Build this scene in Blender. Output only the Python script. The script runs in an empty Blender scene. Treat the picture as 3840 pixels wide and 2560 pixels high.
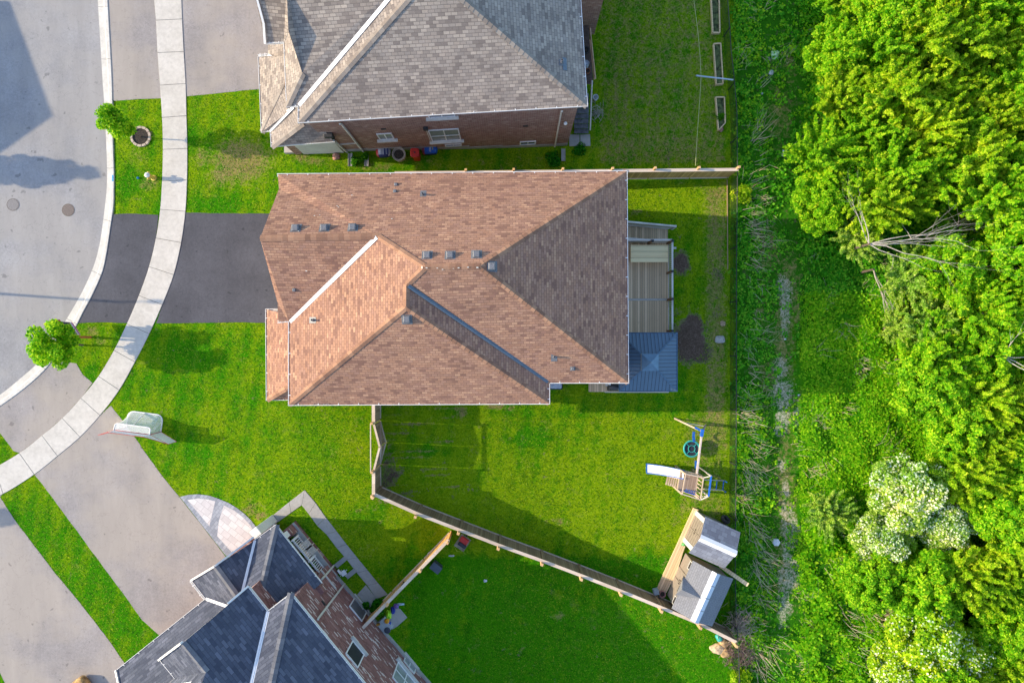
import bpy, math, random
import numpy as np
from mathutils import Vector, Matrix
random.seed(7)
R = math.radians
sc = bpy.context.scene

# ------------------------------------------------------------------ camera
H = 40.0                        # drone height above the street
F = 2560.0                      # focal length in photo pixels (24 mm on 36 mm)
cd = bpy.data.cameras.new("camera"); cam = bpy.data.objects.new("camera", cd)
sc.collection.objects.link(cam); cam.location = (0, 0, H); cam.rotation_euler = (0, 0, 0)
cd.sensor_fit = 'HORIZONTAL'; cd.sensor_width = 36; cd.lens = 24
cd.clip_start = 0.1; cd.clip_end = 3000
sc.camera = cam
# ------------------------------------------------------------------ light
SUN_EL, SUN_AZ = 25.0, 4.0      # shadows run east, 4 degrees to the south
sun_to = Vector((-math.cos(R(SUN_AZ))*math.cos(R(SUN_EL)), math.sin(R(SUN_AZ))*math.cos(R(SUN_EL)), math.sin(R(SUN_EL))))
w = bpy.data.worlds.new("World"); sc.world = w; w.use_nodes = True
wn = w.node_tree.nodes; bg = wn["Background"]
sky = wn.new("ShaderNodeTexSky"); sky.sky_type = 'NISHITA'; sky.sun_disc = False
sky.sun_elevation = R(SUN_EL); sky.sun_rotation = R(-90+SUN_AZ); sky.air_density = 1.0; sky.dust_density = 1.0; sky.ozone_density = 2.0
w.node_tree.links.new(sky.outputs[0], bg.inputs[0]); bg.inputs[1].default_value = 0.15
sl = bpy.data.lights.new("sun", 'SUN'); sl.energy = 2.55; sl.angle = R(0.5); sl.color = (1.0, 0.83, 0.58)
so = bpy.data.objects.new("sun", sl); sc.collection.objects.link(so); so.location = (-30, 0, 40)
so.rotation_euler = (-sun_to).to_track_quat('-Z', 'Y').to_euler()
sc.view_settings.view_transform = 'Standard'; sc.view_settings.look = 'None'
sc.view_settings.exposure = 1.33; sc.view_settings.gamma = 1.0
sc.cycles.max_bounces = 6; sc.cycles.transparent_max_bounces = 12
sc.cycles.use_denoising = True

# ------------------------------------------------------------------ terrain
def sstep(t):
    t = max(0.0, min(1.0, t)); return t*t*(3-2*t)
CURB = [((362,-400),(398,-400)),((366,-60),(402,-60)),((368,0),(405,0)),((378,165),(414,165)),((386,300),(421,300)),((393,400),(423,400)),
 ((399,521),(424,521)),((403,631),(428,631)),((402,702),(428,705)),((396,765),(426,776)),((384,860),(413,868)),((372,930),(402,942)),
 ((352,1000),(386,1016)),((318,1078),(352,1096)),((280,1148),(314,1168)),((244,1208),(283,1228)),((196,1284),(232,1307)),
 ((143,1359),(172,1383)),((82,1415),(108,1443)),((0,1481),(22,1508)),((-100,1545),(-85,1575)),((-300,1640),(-290,1675)),((-700,1760),(-700,1800))]
_cy = [(1280-(a[1]+b[1])/2)*H/F for a, b in CURB]; _cx = [((a[0]+b[0])/2-1920)*H/F for a, b in CURB]
def curbx(Y): return float(np.interp(-Y, [-y for y in _cy], _cx))
def g(X, Y=0.0):
    z = -1.5*sstep((X+12.5)/16.5)
    if X < -10:
        cx = curbx(Y)
        if -38 < X < cx: z -= 0.14
    return z
def W(px, py, z=None):
    """photo position + real height -> world point"""
    if z is not None:
        return Vector(((px-1920)*(H-z)/F, (1280-py)*(H-z)/F, z))
    z = 0.0
    for _ in range(12):
        X = (px-1920)*(H-z)/F; Y = (1280-py)*(H-z)/F; z = g(X, Y)
    return Vector((X, Y, z))
def G(px, py, dz=0.0):
    p = W(px, py); return Vector((p.x, p.y, p.z+dz))
def plane_hit(px, py, p0, n):
    d = Vector(((px-1920)/F, (1280-py)/F, -1)); o = Vector((0, 0, H))
    return o + d*((Vector(p0)-o).dot(n)/d.dot(n))

# ------------------------------------------------------------------ mesh helpers
class MB:
    def __init__(s): s.v = []; s.f = []; s.m = []
    def face(s, pts, m=0):
        i = len(s.v); s.v += [tuple(p) for p in pts]; s.f.append(tuple(range(i, i+len(pts)))); s.m.append(m); return s
    def quad_box(s, c, m=0):      # c: 8 corners, bottom 4 ccw then top 4
        i = len(s.v); s.v += [tuple(p) for p in c]
        for f in ((3,2,1,0),(4,5,6,7),(0,1,5,4),(1,2,6,5),(2,3,7,6),(3,0,4,7)):
            s.f.append(tuple(i+k for k in f)); s.m.append(m)
        return s
    def box(s, c, sz, rz=0, m=0, axes=None):
        if axes is None:
            ax = Vector((math.cos(rz), math.sin(rz), 0)); ay = Vector((-ax.y, ax.x, 0)); az = Vector((0,0,1))
        else: ax, ay, az = axes
        c = Vector(c); hx, hy, hz = ax*sz[0]/2, ay*sz[1]/2, az*sz[2]/2
        return s.quad_box([c-hx-hy-hz, c+hx-hy-hz, c+hx+hy-hz, c-hx+hy-hz, c-hx-hy+hz, c+hx-hy+hz, c+hx+hy+hz, c-hx+hy+hz], m)
    def beam(s, a, b, wd, ht, m=0, up=Vector((0,0,1)), ext=0):
        a, b = Vector(a), Vector(b); d = (b-a)
        if d.length < 1e-6: return s
        dn = d.normalized(); side = up.cross(dn)
        if side.length < 1e-4: side = Vector((1,0,0)).cross(dn)
        side.normalize(); u2 = dn.cross(side)
        return s.box((a+b)/2, (d.length+2*ext, wd, ht), m=m, axes=(dn, side, u2))
    def tube(s, pts, r, n=8, m=0, cap=True):
        pts = [Vector(p) for p in pts]; rr = r if isinstance(r, (list, tuple)) else [r]*len(pts)
        base = len(s.v); prev = None
        for k, p in enumerate(pts):
            t = (pts[min(k+1, len(pts)-1)]-pts[max(k-1, 0)]).normalized()
            if prev is None: a = t.orthogonal().normalized()
            else:
                a = prev - t*prev.dot(t); a = a.normalized() if a.length > 1e-5 else t.orthogonal().normalized()
            prev = a; b = t.cross(a)
            for j in range(n):
                q = 2*math.pi*j/n; s.v.append(tuple(p+(a*math.cos(q)+b*math.sin(q))*rr[k]))
        for k in range(len(pts)-1):
            for j in range(n):
                s.f.append((base+k*n+j, base+k*n+(j+1)%n, base+(k+1)*n+(j+1)%n, base+(k+1)*n+j)); s.m.append(m)
        if cap:
            s.f.append(tuple(base+j for j in range(n))[::-1]); s.m.append(m)
            s.f.append(tuple(base+(len(pts)-1)*n+j for j in range(n))); s.m.append(m)
        return s
    def lathe(s, c, prof, n=20, m=0, axis=None):
        c = Vector(c); base = len(s.v)
        if axis is None: ax, ay, az = Vector((1,0,0)), Vector((0,1,0)), Vector((0,0,1))
        else: az = Vector(axis).normalized(); ax = az.orthogonal().normalized(); ay = az.cross(ax)
        for (r, z) in prof:
            for j in range(n):
                q = 2*math.pi*j/n; s.v.append(tuple(c+ax*r*math.cos(q)+ay*r*math.sin(q)+az*z))
        for k in range(len(prof)-1):
            for j in range(n):
                s.f.append((base+k*n+j, base+k*n+(j+1)%n, base+(k+1)*n+(j+1)%n, base+(k+1)*n+j)); s.m.append(m)
        s.f.append(tuple(base+j for j in range(n))[::-1]); s.m.append(m)
        s.f.append(tuple(base+(len(prof)-1)*n+j for j in range(n))); s.m.append(m)
        return s
    def prism(s, poly, z0, z1, m=0, mt=None):   # poly: world xy list (ccw)
        poly = [(p[0], p[1]) for p in poly]
        A = sum(poly[i][0]*poly[(i+1)%len(poly)][1]-poly[(i+1)%len(poly)][0]*poly[i][1] for i in range(len(poly)))
        if A < 0: poly = poly[::-1]
        i = len(s.v); n = len(poly)
        f0 = z0 if callable(z0) else (lambda x, y: z0); f1 = z1 if callable(z1) else (lambda x, y: z1)
        s.v += [(x, y, f0(x, y)) for x, y in poly]+[(x, y, f1(x, y)) for x, y in poly]
        s.f.append(tuple(i+k for k in range(n))[::-1]); s.m.append(m)
        s.f.append(tuple(i+n+k for k in range(n))); s.m.append(m if mt is None else mt)
        for k in range(n):
            s.f.append((i+k, i+(k+1)%n, i+n+(k+1)%n, i+n+k)); s.m.append(m)
        return s
ORG = {}
def root_org(p): return ORG.get(p.name, Vector((0,0,0))) if p else Vector((0,0,0))
def obj(name, mb, mats, parent=None, smooth=False, origin=None, bevel=0, uvdir=None, seg=2):
    """link a mesh; vertices are given in world space"""
    o_off = root_org(parent)
    base = Vector(origin) if (origin is not None and parent is None) else Vector((0,0,0))
    me = bpy.data.meshes.new(name)
    off = o_off if parent else base
    vs = [(x-off.x, y-off.y, z-off.z) for x, y, z in mb.v]
    me.from_pydata(vs, [], mb.f)
    mats = mats if isinstance(mats, (list, tuple)) else [mats]
    for m in mats: me.materials.append(m)
    me.polygons.foreach_set('material_index', mb.m)
    if smooth: me.polygons.foreach_set('use_smooth', [True]*len(mb.f))
    uv = me.uv_layers.new(name="UVMap").data
    Z = Vector((0,0,1))
    for p in me.polygons:
        n = p.normal
        if uvdir is not None:
            u = Vector(uvdir); u = u-n*u.dot(n)
            u = u.normalized() if u.length > 1e-3 else n.orthogonal().normalized()
            v = n.cross(u)
        elif abs(n.z) > 0.985: u, v = Vector((1,0,0)), Vector((0,1,0))
        else: u = Z.cross(n).normalized(); v = n.cross(u)
        for li in p.loop_indices:
            c = Vector(mb.v[me.loops[li].vertex_index]); uv[li].uv = (c.dot(u), c.dot(v))
    me.validate()
    o = bpy.data.objects.new(name, me); sc.collection.objects.link(o)
    o.location = base
    if parent: o.parent = parent; ORG[o.name] = o_off
    else: ORG[o.name] = base
    if bevel:
        b = o.modifiers.new("bevel", 'BEVEL'); b.width = bevel; b.segments = seg; b.limit_method = 'ANGLE'; b.angle_limit = R(40)
        b.harden_normals = False
    return o
def thing(name, label, cat, loc=(0,0,0), group=None):
    o = bpy.data.objects.new(name, None); sc.collection.objects.link(o); o.location = loc
    o.empty_display_size = 0.3; ORG[o.name] = Vector(loc)
    o['label'] = label; o['category'] = cat
    if group: o['group'] = group
    return o
def tag(o, label, cat, group=None, kind=None):
    o['label'] = label; o['category'] = cat
    if group: o['group'] = group
    if kind: o['kind'] = kind
    return o
def struct(o): o['kind'] = 'structure'; return o
def copy_tree(o, parent=None):
    c = o.copy(); sc.collection.objects.link(c); c.parent = parent; ORG[c.name] = ORG.get(o.name, Vector())
    for ch in list(o.children): copy_tree(ch, c)
    return c
def mesh_np(name, V, Q, mat, parent=None, smooth=False):
    V = np.asarray(V, dtype=np.float32); Q = np.asarray(Q, dtype=np.int32)
    me = bpy.data.meshes.new(name)
    k = Q.shape[1]
    me.vertices.add(len(V)); me.vertices.foreach_set('co', V.ravel())
    me.loops.add(Q.size); me.loops.foreach_set('vertex_index', Q.ravel())
    me.polygons.add(len(Q)); me.polygons.foreach_set('loop_start', np.arange(0, Q.size, k, dtype=np.int32))
    me.update(calc_edges=True); me.validate()
    me.materials.append(mat)
    if smooth: me.polygons.foreach_set('use_smooth', [True]*len(Q))
    o = bpy.data.objects.new(name, me); sc.collection.objects.link(o)
    if parent: o.parent = parent
    return o

# ------------------------------------------------------------------ material helpers
class NM:
    def __init__(s, name, rough=0.85, spec=0.3):
        s.mat = bpy.data.materials.new(name); s.mat.use_nodes = True
        s.t = s.mat.node_tree; s.b = s.t.nodes["Principled BSDF"]
        s.b.inputs['Roughness'].default_value = rough; s.b.inputs['Specular IOR Level'].default_value = spec
        s._tc = None
    def n(s, ty, **kw):
        nd = s.t.nodes.new(ty)
        for k, v in kw.items(): setattr(nd, k, v)
        return nd
    def l(s, a, b): s.t.links.new(a, b)
    def co(s, which='Object'):
        if which == 'World': return s.n("ShaderNodeNewGeometry").outputs['Position']
        if s._tc is None: s._tc = s.n("ShaderNodeTexCoord")
        return s._tc.outputs[which]
    def mapc(s, c, scale=(1,1,1), rot=(0,0,0)):
        m = s.n("ShaderNodeMapping"); s.l(c, m.inputs[0]); m.inputs['Scale'].default_value = scale; m.inputs['Rotation'].default_value = rot
        return m.outputs[0]
    def noise(s, scale, detail=3, rough=0.6, c=None, dist=0):
        x = s.n("ShaderNodeTexNoise"); x.inputs['Scale'].default_value = scale; x.inputs['Detail'].default_value = detail
        x.inputs['Roughness'].default_value = rough; x.inputs['Distortion'].default_value = dist
        s.l(c if c is not None else s.co('World'), x.inputs['Vector']); return x.outputs[0]
    def ramp(s, f, stops, interp='LINEAR'):
        r = s.n("ShaderNodeValToRGB"); r.color_ramp.interpolation = interp; e = r.color_ramp.elements
        while len(e) < len(stops): e.new(0.5)
        for i, (p, c) in enumerate(stops):
            e[i].position = p; c = (c, c, c) if isinstance(c, (int, float)) else c; e[i].color = (c[0], c[1], c[2], 1)
        s.l(f, r.inputs[0]); return r.outputs[0]
    def mix(s, f, a, b, mode='MIX'):
        m = s.n("ShaderNodeMix", data_type='RGBA', blend_type=mode); m.clamp_factor = True
        for i, x in ((0, f), (6, a), (7, b)):
            if hasattr(x, 'is_linked'): s.l(x, m.inputs[i])
            elif i == 0: m.inputs[0].default_value = x
            else: m.inputs[i].default_value = (x, x, x, 1) if isinstance(x, (int, float)) else (x[0], x[1], x[2], 1)
        return m.outputs[2]
    def math(s, op, a, b=0.0, clamp=False):
        m = s.n("ShaderNodeMath", operation=op, use_clamp=clamp)
        for i, x in enumerate((a, b)):
            if hasattr(x, 'is_linked'): s.l(x, m.inputs[i])
            else: m.inputs[i].default_value = x
        return m.outputs[0]
    def col(s, c):
        if hasattr(c, 'is_linked'): s.l(c, s.b.inputs['Base Color'])
        else: s.b.inputs['Base Color'].default_value = (c[0], c[1], c[2], 1)
        return s
    def bump(s, h, strength=0.5, dist=0.02):
        b = s.n("ShaderNodeBump"); b.inputs['Strength'].default_value = strength; b.inputs['Distance'].default_value = dist
        s.l(h, b.inputs['Height']); s.l(b.outputs[0], s.b.inputs['Normal']); return s
def plain(name, c, rough=0.6, var=0.12, sc_=6.0, metal=0.0, spec=0.4):
    m = NM(name, rough, spec); m.b.inputs['Metallic'].default_value = metal
    f = m.noise(sc_, 4)
    lo = [x*(1-var*1.6) for x in c]; hi = [min(1, x*(1+var)) for x in c]
    m.col(m.ramp(f, [(0.3, lo), (0.7, hi)])); return m.mat
def shingle(name, cols, mortar, bw=0.30, rh=0.145, big=0.12):
    m = NM(name, 0.95, 0.15); uv = m.co('UV')
    b = m.n("ShaderNodeTexBrick"); m.l(uv, b.inputs['Vector']); b.inputs['Scale'].default_value = 1.0
    b.inputs['Brick Width'].default_value = bw; b.inputs['Row Height'].default_value = rh; b.inputs['Mortar Size'].default_value = 0.011
    b.inputs['Mortar Smooth'].default_value = 0.3; b.inputs['Bias'].default_value = 0.0
    b.inputs['Color1'].default_value = (0,0,0,1); b.inputs['Color2'].default_value = (1,1,1,1); b.inputs['Mortar'].default_value = (0.5,0.5,0.5,1)
    b.offset = 0.5; b.squash = 1
    n = len(cols); c = m.ramp(b.outputs['Color'], [((i+0.5)/n, x) for i, x in enumerate(cols)])
    big_n = m.noise(0.9, 5, 0.65); c = m.mix(1.0, c, m.ramp(big_n, [(0.3, 1-big), (0.7, 1+big)]), 'MULTIPLY')
    sp = m.noise(28, 4, 0.8); c = m.mix(1.0, c, m.ramp(sp, [(0.3, 0.84), (0.7, 1.14)]), 'MULTIPLY')
    c = m.mix(m.math('MULTIPLY', b.outputs['Fac'], 0.62), c, mortar)
    m.col(c)
    hgt = m.math('SUBTRACT', m.math('MULTIPLY', sp, 0.3), b.outputs['Fac']); m.bump(hgt, 0.6, 0.012)
    return m.mat
def brickm(name, cols, mortar, bw=0.24, rh=0.08, ms=0.010):
    m = NM(name, 0.9, 0.2); uv = m.co('UV')
    b = m.n("ShaderNodeTexBrick"); m.l(uv, b.inputs['Vector']); b.inputs['Scale'].default_value = 1.0
    b.inputs['Brick Width'].default_value = bw; b.inputs['Row Height'].default_value = rh; b.inputs['Mortar Size'].default_value = ms
    b.inputs['Color1'].default_value = (0,0,0,1); b.inputs['Color2'].default_value = (1,1,1,1); b.inputs['Mortar'].default_value = (0.5,0.5,0.5,1)
    c = m.ramp(b.outputs['Color'], cols)
    bn = m.noise(1.2, 4); c = m.mix(1.0, c, m.ramp(bn, [(0.3, 0.85), (0.7, 1.12)]), 'MULTIPLY')
    c = m.mix(b.outputs['Fac'], c, mortar); m.col(c)
    m.bump(m.math('SUBTRACT', 0.5, b.outputs['Fac']), 0.5, 0.01); return m.mat
def wood(name, c1, c2, plank=0.14, rough=0.8, gap=0.35, axis='V'):
    """planks run along U"""
    m = NM(name, rough, 0.25); uv = m.co('UV')
    sp = m.n("ShaderNodeSeparateXYZ"); m.l(uv, sp.inputs[0])
    long_, cross = (sp.outputs[0], sp.outputs[1]) if axis == 'V' else (sp.outputs[1], sp.outputs[0])
    q = m.math('DIVIDE', cross, plank); fl = m.math('FLOOR', q); fr = m.math('FRACT', q)
    wn_ = m.n("ShaderNodeTexWhiteNoise", noise_dimensions='1D'); m.l(fl, wn_.inputs['W'])
    st = m.mapc(uv, (1.2, 22, 1) if axis == 'V' else (22, 1.2, 1)); gr = m.noise(1.6, 5, 0.7, st, 0.6)
    f = m.math('ADD', m.math('MULTIPLY', wn_.outputs[0], 0.6), m.math('MULTIPLY', gr, 0.55), True)
    c = m.mix(f, c1, c2)
    e = m.math('ABSOLUTE', m.math('SUBTRACT', fr, 0.5)); e = m.math('GREATER_THAN', e, 0.455)
    c = m.mix(m.math('MULTIPLY', e, 1-gap), c, (0.02, 0.018, 0.015))
    kn = m.noise(2.2, 2, 0.5, m.mapc(uv, (1, 4, 1))); c = m.mix(m.ramp(kn, [(0.66, 0.0), (0.74, 0.35)]), c, [x*0.45 for x in c1])
    m.col(c); m.bump(m.math('SUBTRACT', gr, m.math('MULTIPLY', e, 2)), 0.4, 0.006); return m.mat
def leafm(name, cols, trans=0.45, rough=0.55):
    m = NM(name, rough, 0.10)
    gi = m.n("ShaderNodeNewGeometry"); n = len(cols)
    c = m.ramp(gi.outputs['Random Per Island'], [(i/(n-1), x) for i, x in enumerate(cols)])
    big = m.noise(0.55, 3); c = m.mix(1.0, c, m.ramp(big, [(0.35, (0.72, 0.85, 0.8)), (0.65, (1.22, 1.08, 1.0))]), 'MULTIPLY')
    m.col(c)
    tr = m.n("ShaderNodeBsdfTranslucent"); m.l(m.mix(1.0, c, (1.3, 1.25, 0.6), 'MULTIPLY'), tr.inputs[0])
    mx = m.n("ShaderNodeMixShader"); mx.inputs[0].default_value = trans
    out = m.t.nodes["Material Output"]; m.l(m.b.outputs[0], mx.inputs[1]); m.l(tr.outputs[0], mx.inputs[2]); m.l(mx.outputs[0], out.inputs[0])
    return m.mat

# ------------------------------------------------------------------ materials
def asphalt(name, a, b, tint=None, fine=90, big=(0.86, 1.12), crack=True):
    m = NM(name, 0.93, 0.2)
    f = m.noise(fine, 4, 0.8); c = m.ramp(f, [(0.28, a), (0.72, b)])
    ft = m.noise(7, 6, 0.9); c = m.mix(1.0, c, m.ramp(ft, [(0.38, 0.86), (0.62, 1.12)]), 'MULTIPLY')
    bn = m.noise(0.35, 5, 0.62); c = m.mix(1.0, c, m.ramp(bn, [(0.32, big[0]), (0.68, big[1])]), 'MULTIPLY')
    if tint is not None:
        c = m.mix(m.ramp(m.noise(0.18, 4, 0.6, m.mapc(m.co('World'), (1, 1.3, 1))), [(0.40, 0.0), (0.56, 0.85)]), c, tint)
    if crack:
        vo = m.n("ShaderNodeTexNoise"); vo.inputs['Scale'].default_value = 1.1; vo.inputs['Detail'].default_value = 8; m.l(m.co('World'), vo.inputs['Vector'])
        e = m.math('ABSOLUTE', m.math('SUBTRACT', vo.outputs[0], 0.47)); c = m.mix(m.ramp(e, [(0.0, 0.34), (0.005, 0.0)]), c, [x*0.4 for x in a])
        st = m.noise(0.7, 5, 0.75, m.mapc(m.co('World'), (1.0, 0.22, 1), (0, 0, R(52)))); c = m.mix(1.0, c, m.ramp(st, [(0.36, 0.93), (0.64, 1.06)]), 'MULTIPLY')
        sp = m.noise(2.2, 2, 0.5); c = m.mix(m.ramp(sp, [(0.69, 0.0), (0.73, 0.5)]), c, [x*0.45 for x in a])
    m.col(c); m.bump(f, 0.35, 0.008); return m.mat
M_road = asphalt("road_asphalt", (0.24, 0.235, 0.24), (0.36, 0.35, 0.345), (0.34, 0.32, 0.30))
M_drive = asphalt("driveway_asphalt", (0.255, 0.225, 0.22), (0.37, 0.348, 0.328), (0.375, 0.330, 0.285))
M_black = asphalt("sealed_asphalt", (0.070, 0.070, 0.080), (0.105, 0.105, 0.118), None, 90, (0.85, 1.2))
def concrete(name, c, joint=None):
    m = NM(name, 0.9, 0.2); f = m.noise(60, 4, 0.8); big = m.noise(0.9, 6, 0.7); st = m.noise(5, 4, 0.7)
    k = m.ramp(f, [(0.3, [x*0.9 for x in c]), (0.7, [min(1, x*1.08) for x in c])])
    k = m.mix(1.0, k, m.ramp(big, [(0.3, (0.84, 0.83, 0.80)), (0.7, (1.06, 1.06, 1.05))]), 'MULTIPLY')
    k = m.mix(1.0, k, m.ramp(st, [(0.32, 0.90), (0.6, 1.04)]), 'MULTIPLY')
    m.col(k); m.bump(f, 0.25, 0.004); return m.mat
M_conc = concrete("pavement_concrete", (0.60, 0.565, 0.515))
M_curb = concrete("kerb_concrete", (0.64, 0.61, 0.56))
M_found = concrete("foundation_concrete", (0.42, 0.41, 0.39))
M_slab = concrete("slab_concrete", (0.42, 0.40, 0.37))
M_joint = plain("joint_dark", (0.09, 0.085, 0.075), 0.95)
M_white = plain("white_aluminium", (0.80, 0.79, 0.77), 0.45, 0.05)
M_offw = plain("offwhite_metal", (0.62, 0.58, 0.50), 0.5, 0.06)
M_dark = plain("dark_plastic", (0.03, 0.032, 0.036), 0.55, 0.2)
M_vent = plain("vent_metal", (0.16, 0.165, 0.18), 0.5, 0.25, 20)
M_brown = shingle("brown_shingles", [(0.232,0.125,0.093), (0.313,0.172,0.117), (0.355,0.191,0.125), (0.400,0.222,0.144), (0.328,0.185,0.135), (0.467,0.270,0.172), (0.284,0.153,0.112), (0.372,0.210,0.140)], (0.114,0.068,0.051), 0.28, 0.135)
M_taupe = shingle("taupe_shingles", [(0.208,0.173,0.152), (0.289,0.243,0.207), (0.350,0.291,0.242), (0.269,0.230,0.201), (0.418,0.352,0.291), (0.323,0.275,0.237)], (0.081,0.070,0.063), 0.30, 0.16)
M_navy = shingle("charcoal_shingles", [(0.060,0.068,0.095), (0.078,0.088,0.119), (0.095,0.105,0.137), (0.072,0.082,0.112), (0.140,0.151,0.194), (0.100,0.111,0.142), (0.068,0.078,0.106), (0.111,0.121,0.155)], (0.030,0.034,0.047), 0.44, 0.17, 0.12)
def capm(name, a, b):
    m = NM(name, 0.95, 0.15); gi = m.n("ShaderNodeNewGeometry")
    c = m.mix(gi.outputs['Random Per Island'], a, b); sp = m.noise(28, 4, 0.8)
    m.col(m.mix(1.0, c, m.ramp(sp, [(0.3, 0.82), (0.7, 1.12)]), 'MULTIPLY')); m.bump(sp, 0.4, 0.008); return m.mat
M_brown_cap = capm("brown_cap_shingles", (0.232,0.125,0.083), (0.422,0.237,0.148))
M_taupe_cap = capm("taupe_cap_shingles", (0.216,0.180,0.153), (0.342,0.297,0.252))
M_navy_cap = capm("charcoal_cap_shingles", (0.11,0.115,0.135), (0.19,0.195,0.215))
M_brick = brickm("red_brown_brick", [(0.05,(0.210,0.101,0.072)), (0.35,(0.322,0.155,0.111)), (0.6,(0.280,0.135,0.101)), (0.85,(0.378,0.196,0.143)), (0.97,(0.504,0.338,0.260))], (0.448,0.338,0.273))
M_brick2 = brickm("mixed_red_brick", [(0.05,(0.180,0.081,0.069)), (0.3,(0.276,0.127,0.109)), (0.55,(0.228,0.109,0.098)), (0.74,(0.324,0.155,0.138)), (0.85,(0.300,0.149,0.132)), (0.90,(0.600,0.483,0.448)), (1.0,(0.696,0.598,0.552))], (0.240,0.149,0.138), 0.34, 0.085, 0.007)
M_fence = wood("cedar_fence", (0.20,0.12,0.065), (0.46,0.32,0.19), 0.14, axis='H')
M_fenceor = wood("sunlit_cedar", (0.345,0.165,0.050), (0.759,0.462,0.170), 0.14, axis='H')  # same cedar with direct sunlight put into a brighter orange
M_fencecap = wood("cedar_cap", (0.504,0.386,0.280), (0.744,0.608,0.482), 0.5, gap=1.0)
M_post = wood("cedar_post", (0.486,0.286,0.127), (0.810,0.520,0.253), 0.5, gap=1.0)
M_deck = wood("weathered_deck", (0.374,0.252,0.145), (0.871,0.635,0.398), 0.14, gap=0.15)
M_deckrail = wood("weathered_rail", (0.432,0.388,0.340), (0.648,0.602,0.543), 0.5, gap=1)
M_newwood = wood("new_wood", (0.816,0.576,0.295), (0.900,0.744,0.419), 0.34, gap=0.5)
M_board = wood("pine_boards", (0.650,0.461,0.240), (0.900,0.691,0.408), 0.14)
M_brownpost = plain("brown_post", (0.22,0.115,0.05), 0.8, 0.2)
M_glass = plain("window_glass", (0.03,0.035,0.04), 0.08, 0.1, 1, spec=0.8)
M_glass2 = plain("blind_glass", (0.30,0.33,0.33), 0.12, 0.15, 2, spec=0.7)
M_flash_w = plain("white_flashing", (0.74,0.74,0.76), 0.4, 0.05)
M_flash_b = plain("blue_grey_flashing", (0.12,0.16,0.20), 0.5, 0.12)
M_bark = plain("bark", (0.16,0.12,0.09), 0.95, 0.35, 12)
M_deadbark = plain("pale_dead_bark", (0.46,0.41,0.34), 0.9, 0.2, 10)
M_blue = plain("blue_plastic", (0.02,0.13,0.50), 0.4, 0.1)
M_red = plain("red_plastic", (0.50,0.03,0.02), 0.4, 0.12)
M_teal = plain("teal_plastic", (0.04,0.38,0.34), 0.45, 0.12)
M_net = plain("white_cord", (0.72,0.75,0.72), 0.8, 0.06)
M_tan = plain("tan_resin", (0.30,0.25,0.205), 0.6, 0.1)
M_cream = plain("cream_trim", (0.74,0.72,0.68), 0.5, 0.05)
M_slate = shingle("slate_resin", [(0.17,0.18,0.22), (0.22,0.235,0.28), (0.27,0.29,0.335), (0.20,0.215,0.26)], (0.09,0.095,0.12), 0.34, 0.26, 0.1)
M_greyroof = shingle("grey_resin", [(0.22,0.225,0.24), (0.25,0.255,0.27), (0.235,0.24,0.26)], (0.13,0.135,0.15), 0.26, 0.12, 0.05)
def metalroof():
    m = NM("blue_steel_roof", 0.42, 0.5); m.b.inputs['Metallic'].default_value = 0.0
    uv = m.co('UV'); sp = m.n("ShaderNodeSeparateXYZ"); m.l(uv, sp.inputs[0]); q = m.math('FRACT', m.math('DIVIDE', sp.outputs[0], 0.2))
    e = m.math('LESS_THAN', q, 0.14); c = m.mix(m.noise(2, 3), (0.055,0.105,0.165), (0.080,0.145,0.215)); m.col(m.mix(e, c, (0.012,0.022,0.038)))
    m.bump(m.math('ABSOLUTE', m.math('SUBTRACT', q, 0.5)), 0.7, 0.03); return m.mat
M_steel = metalroof()
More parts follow.
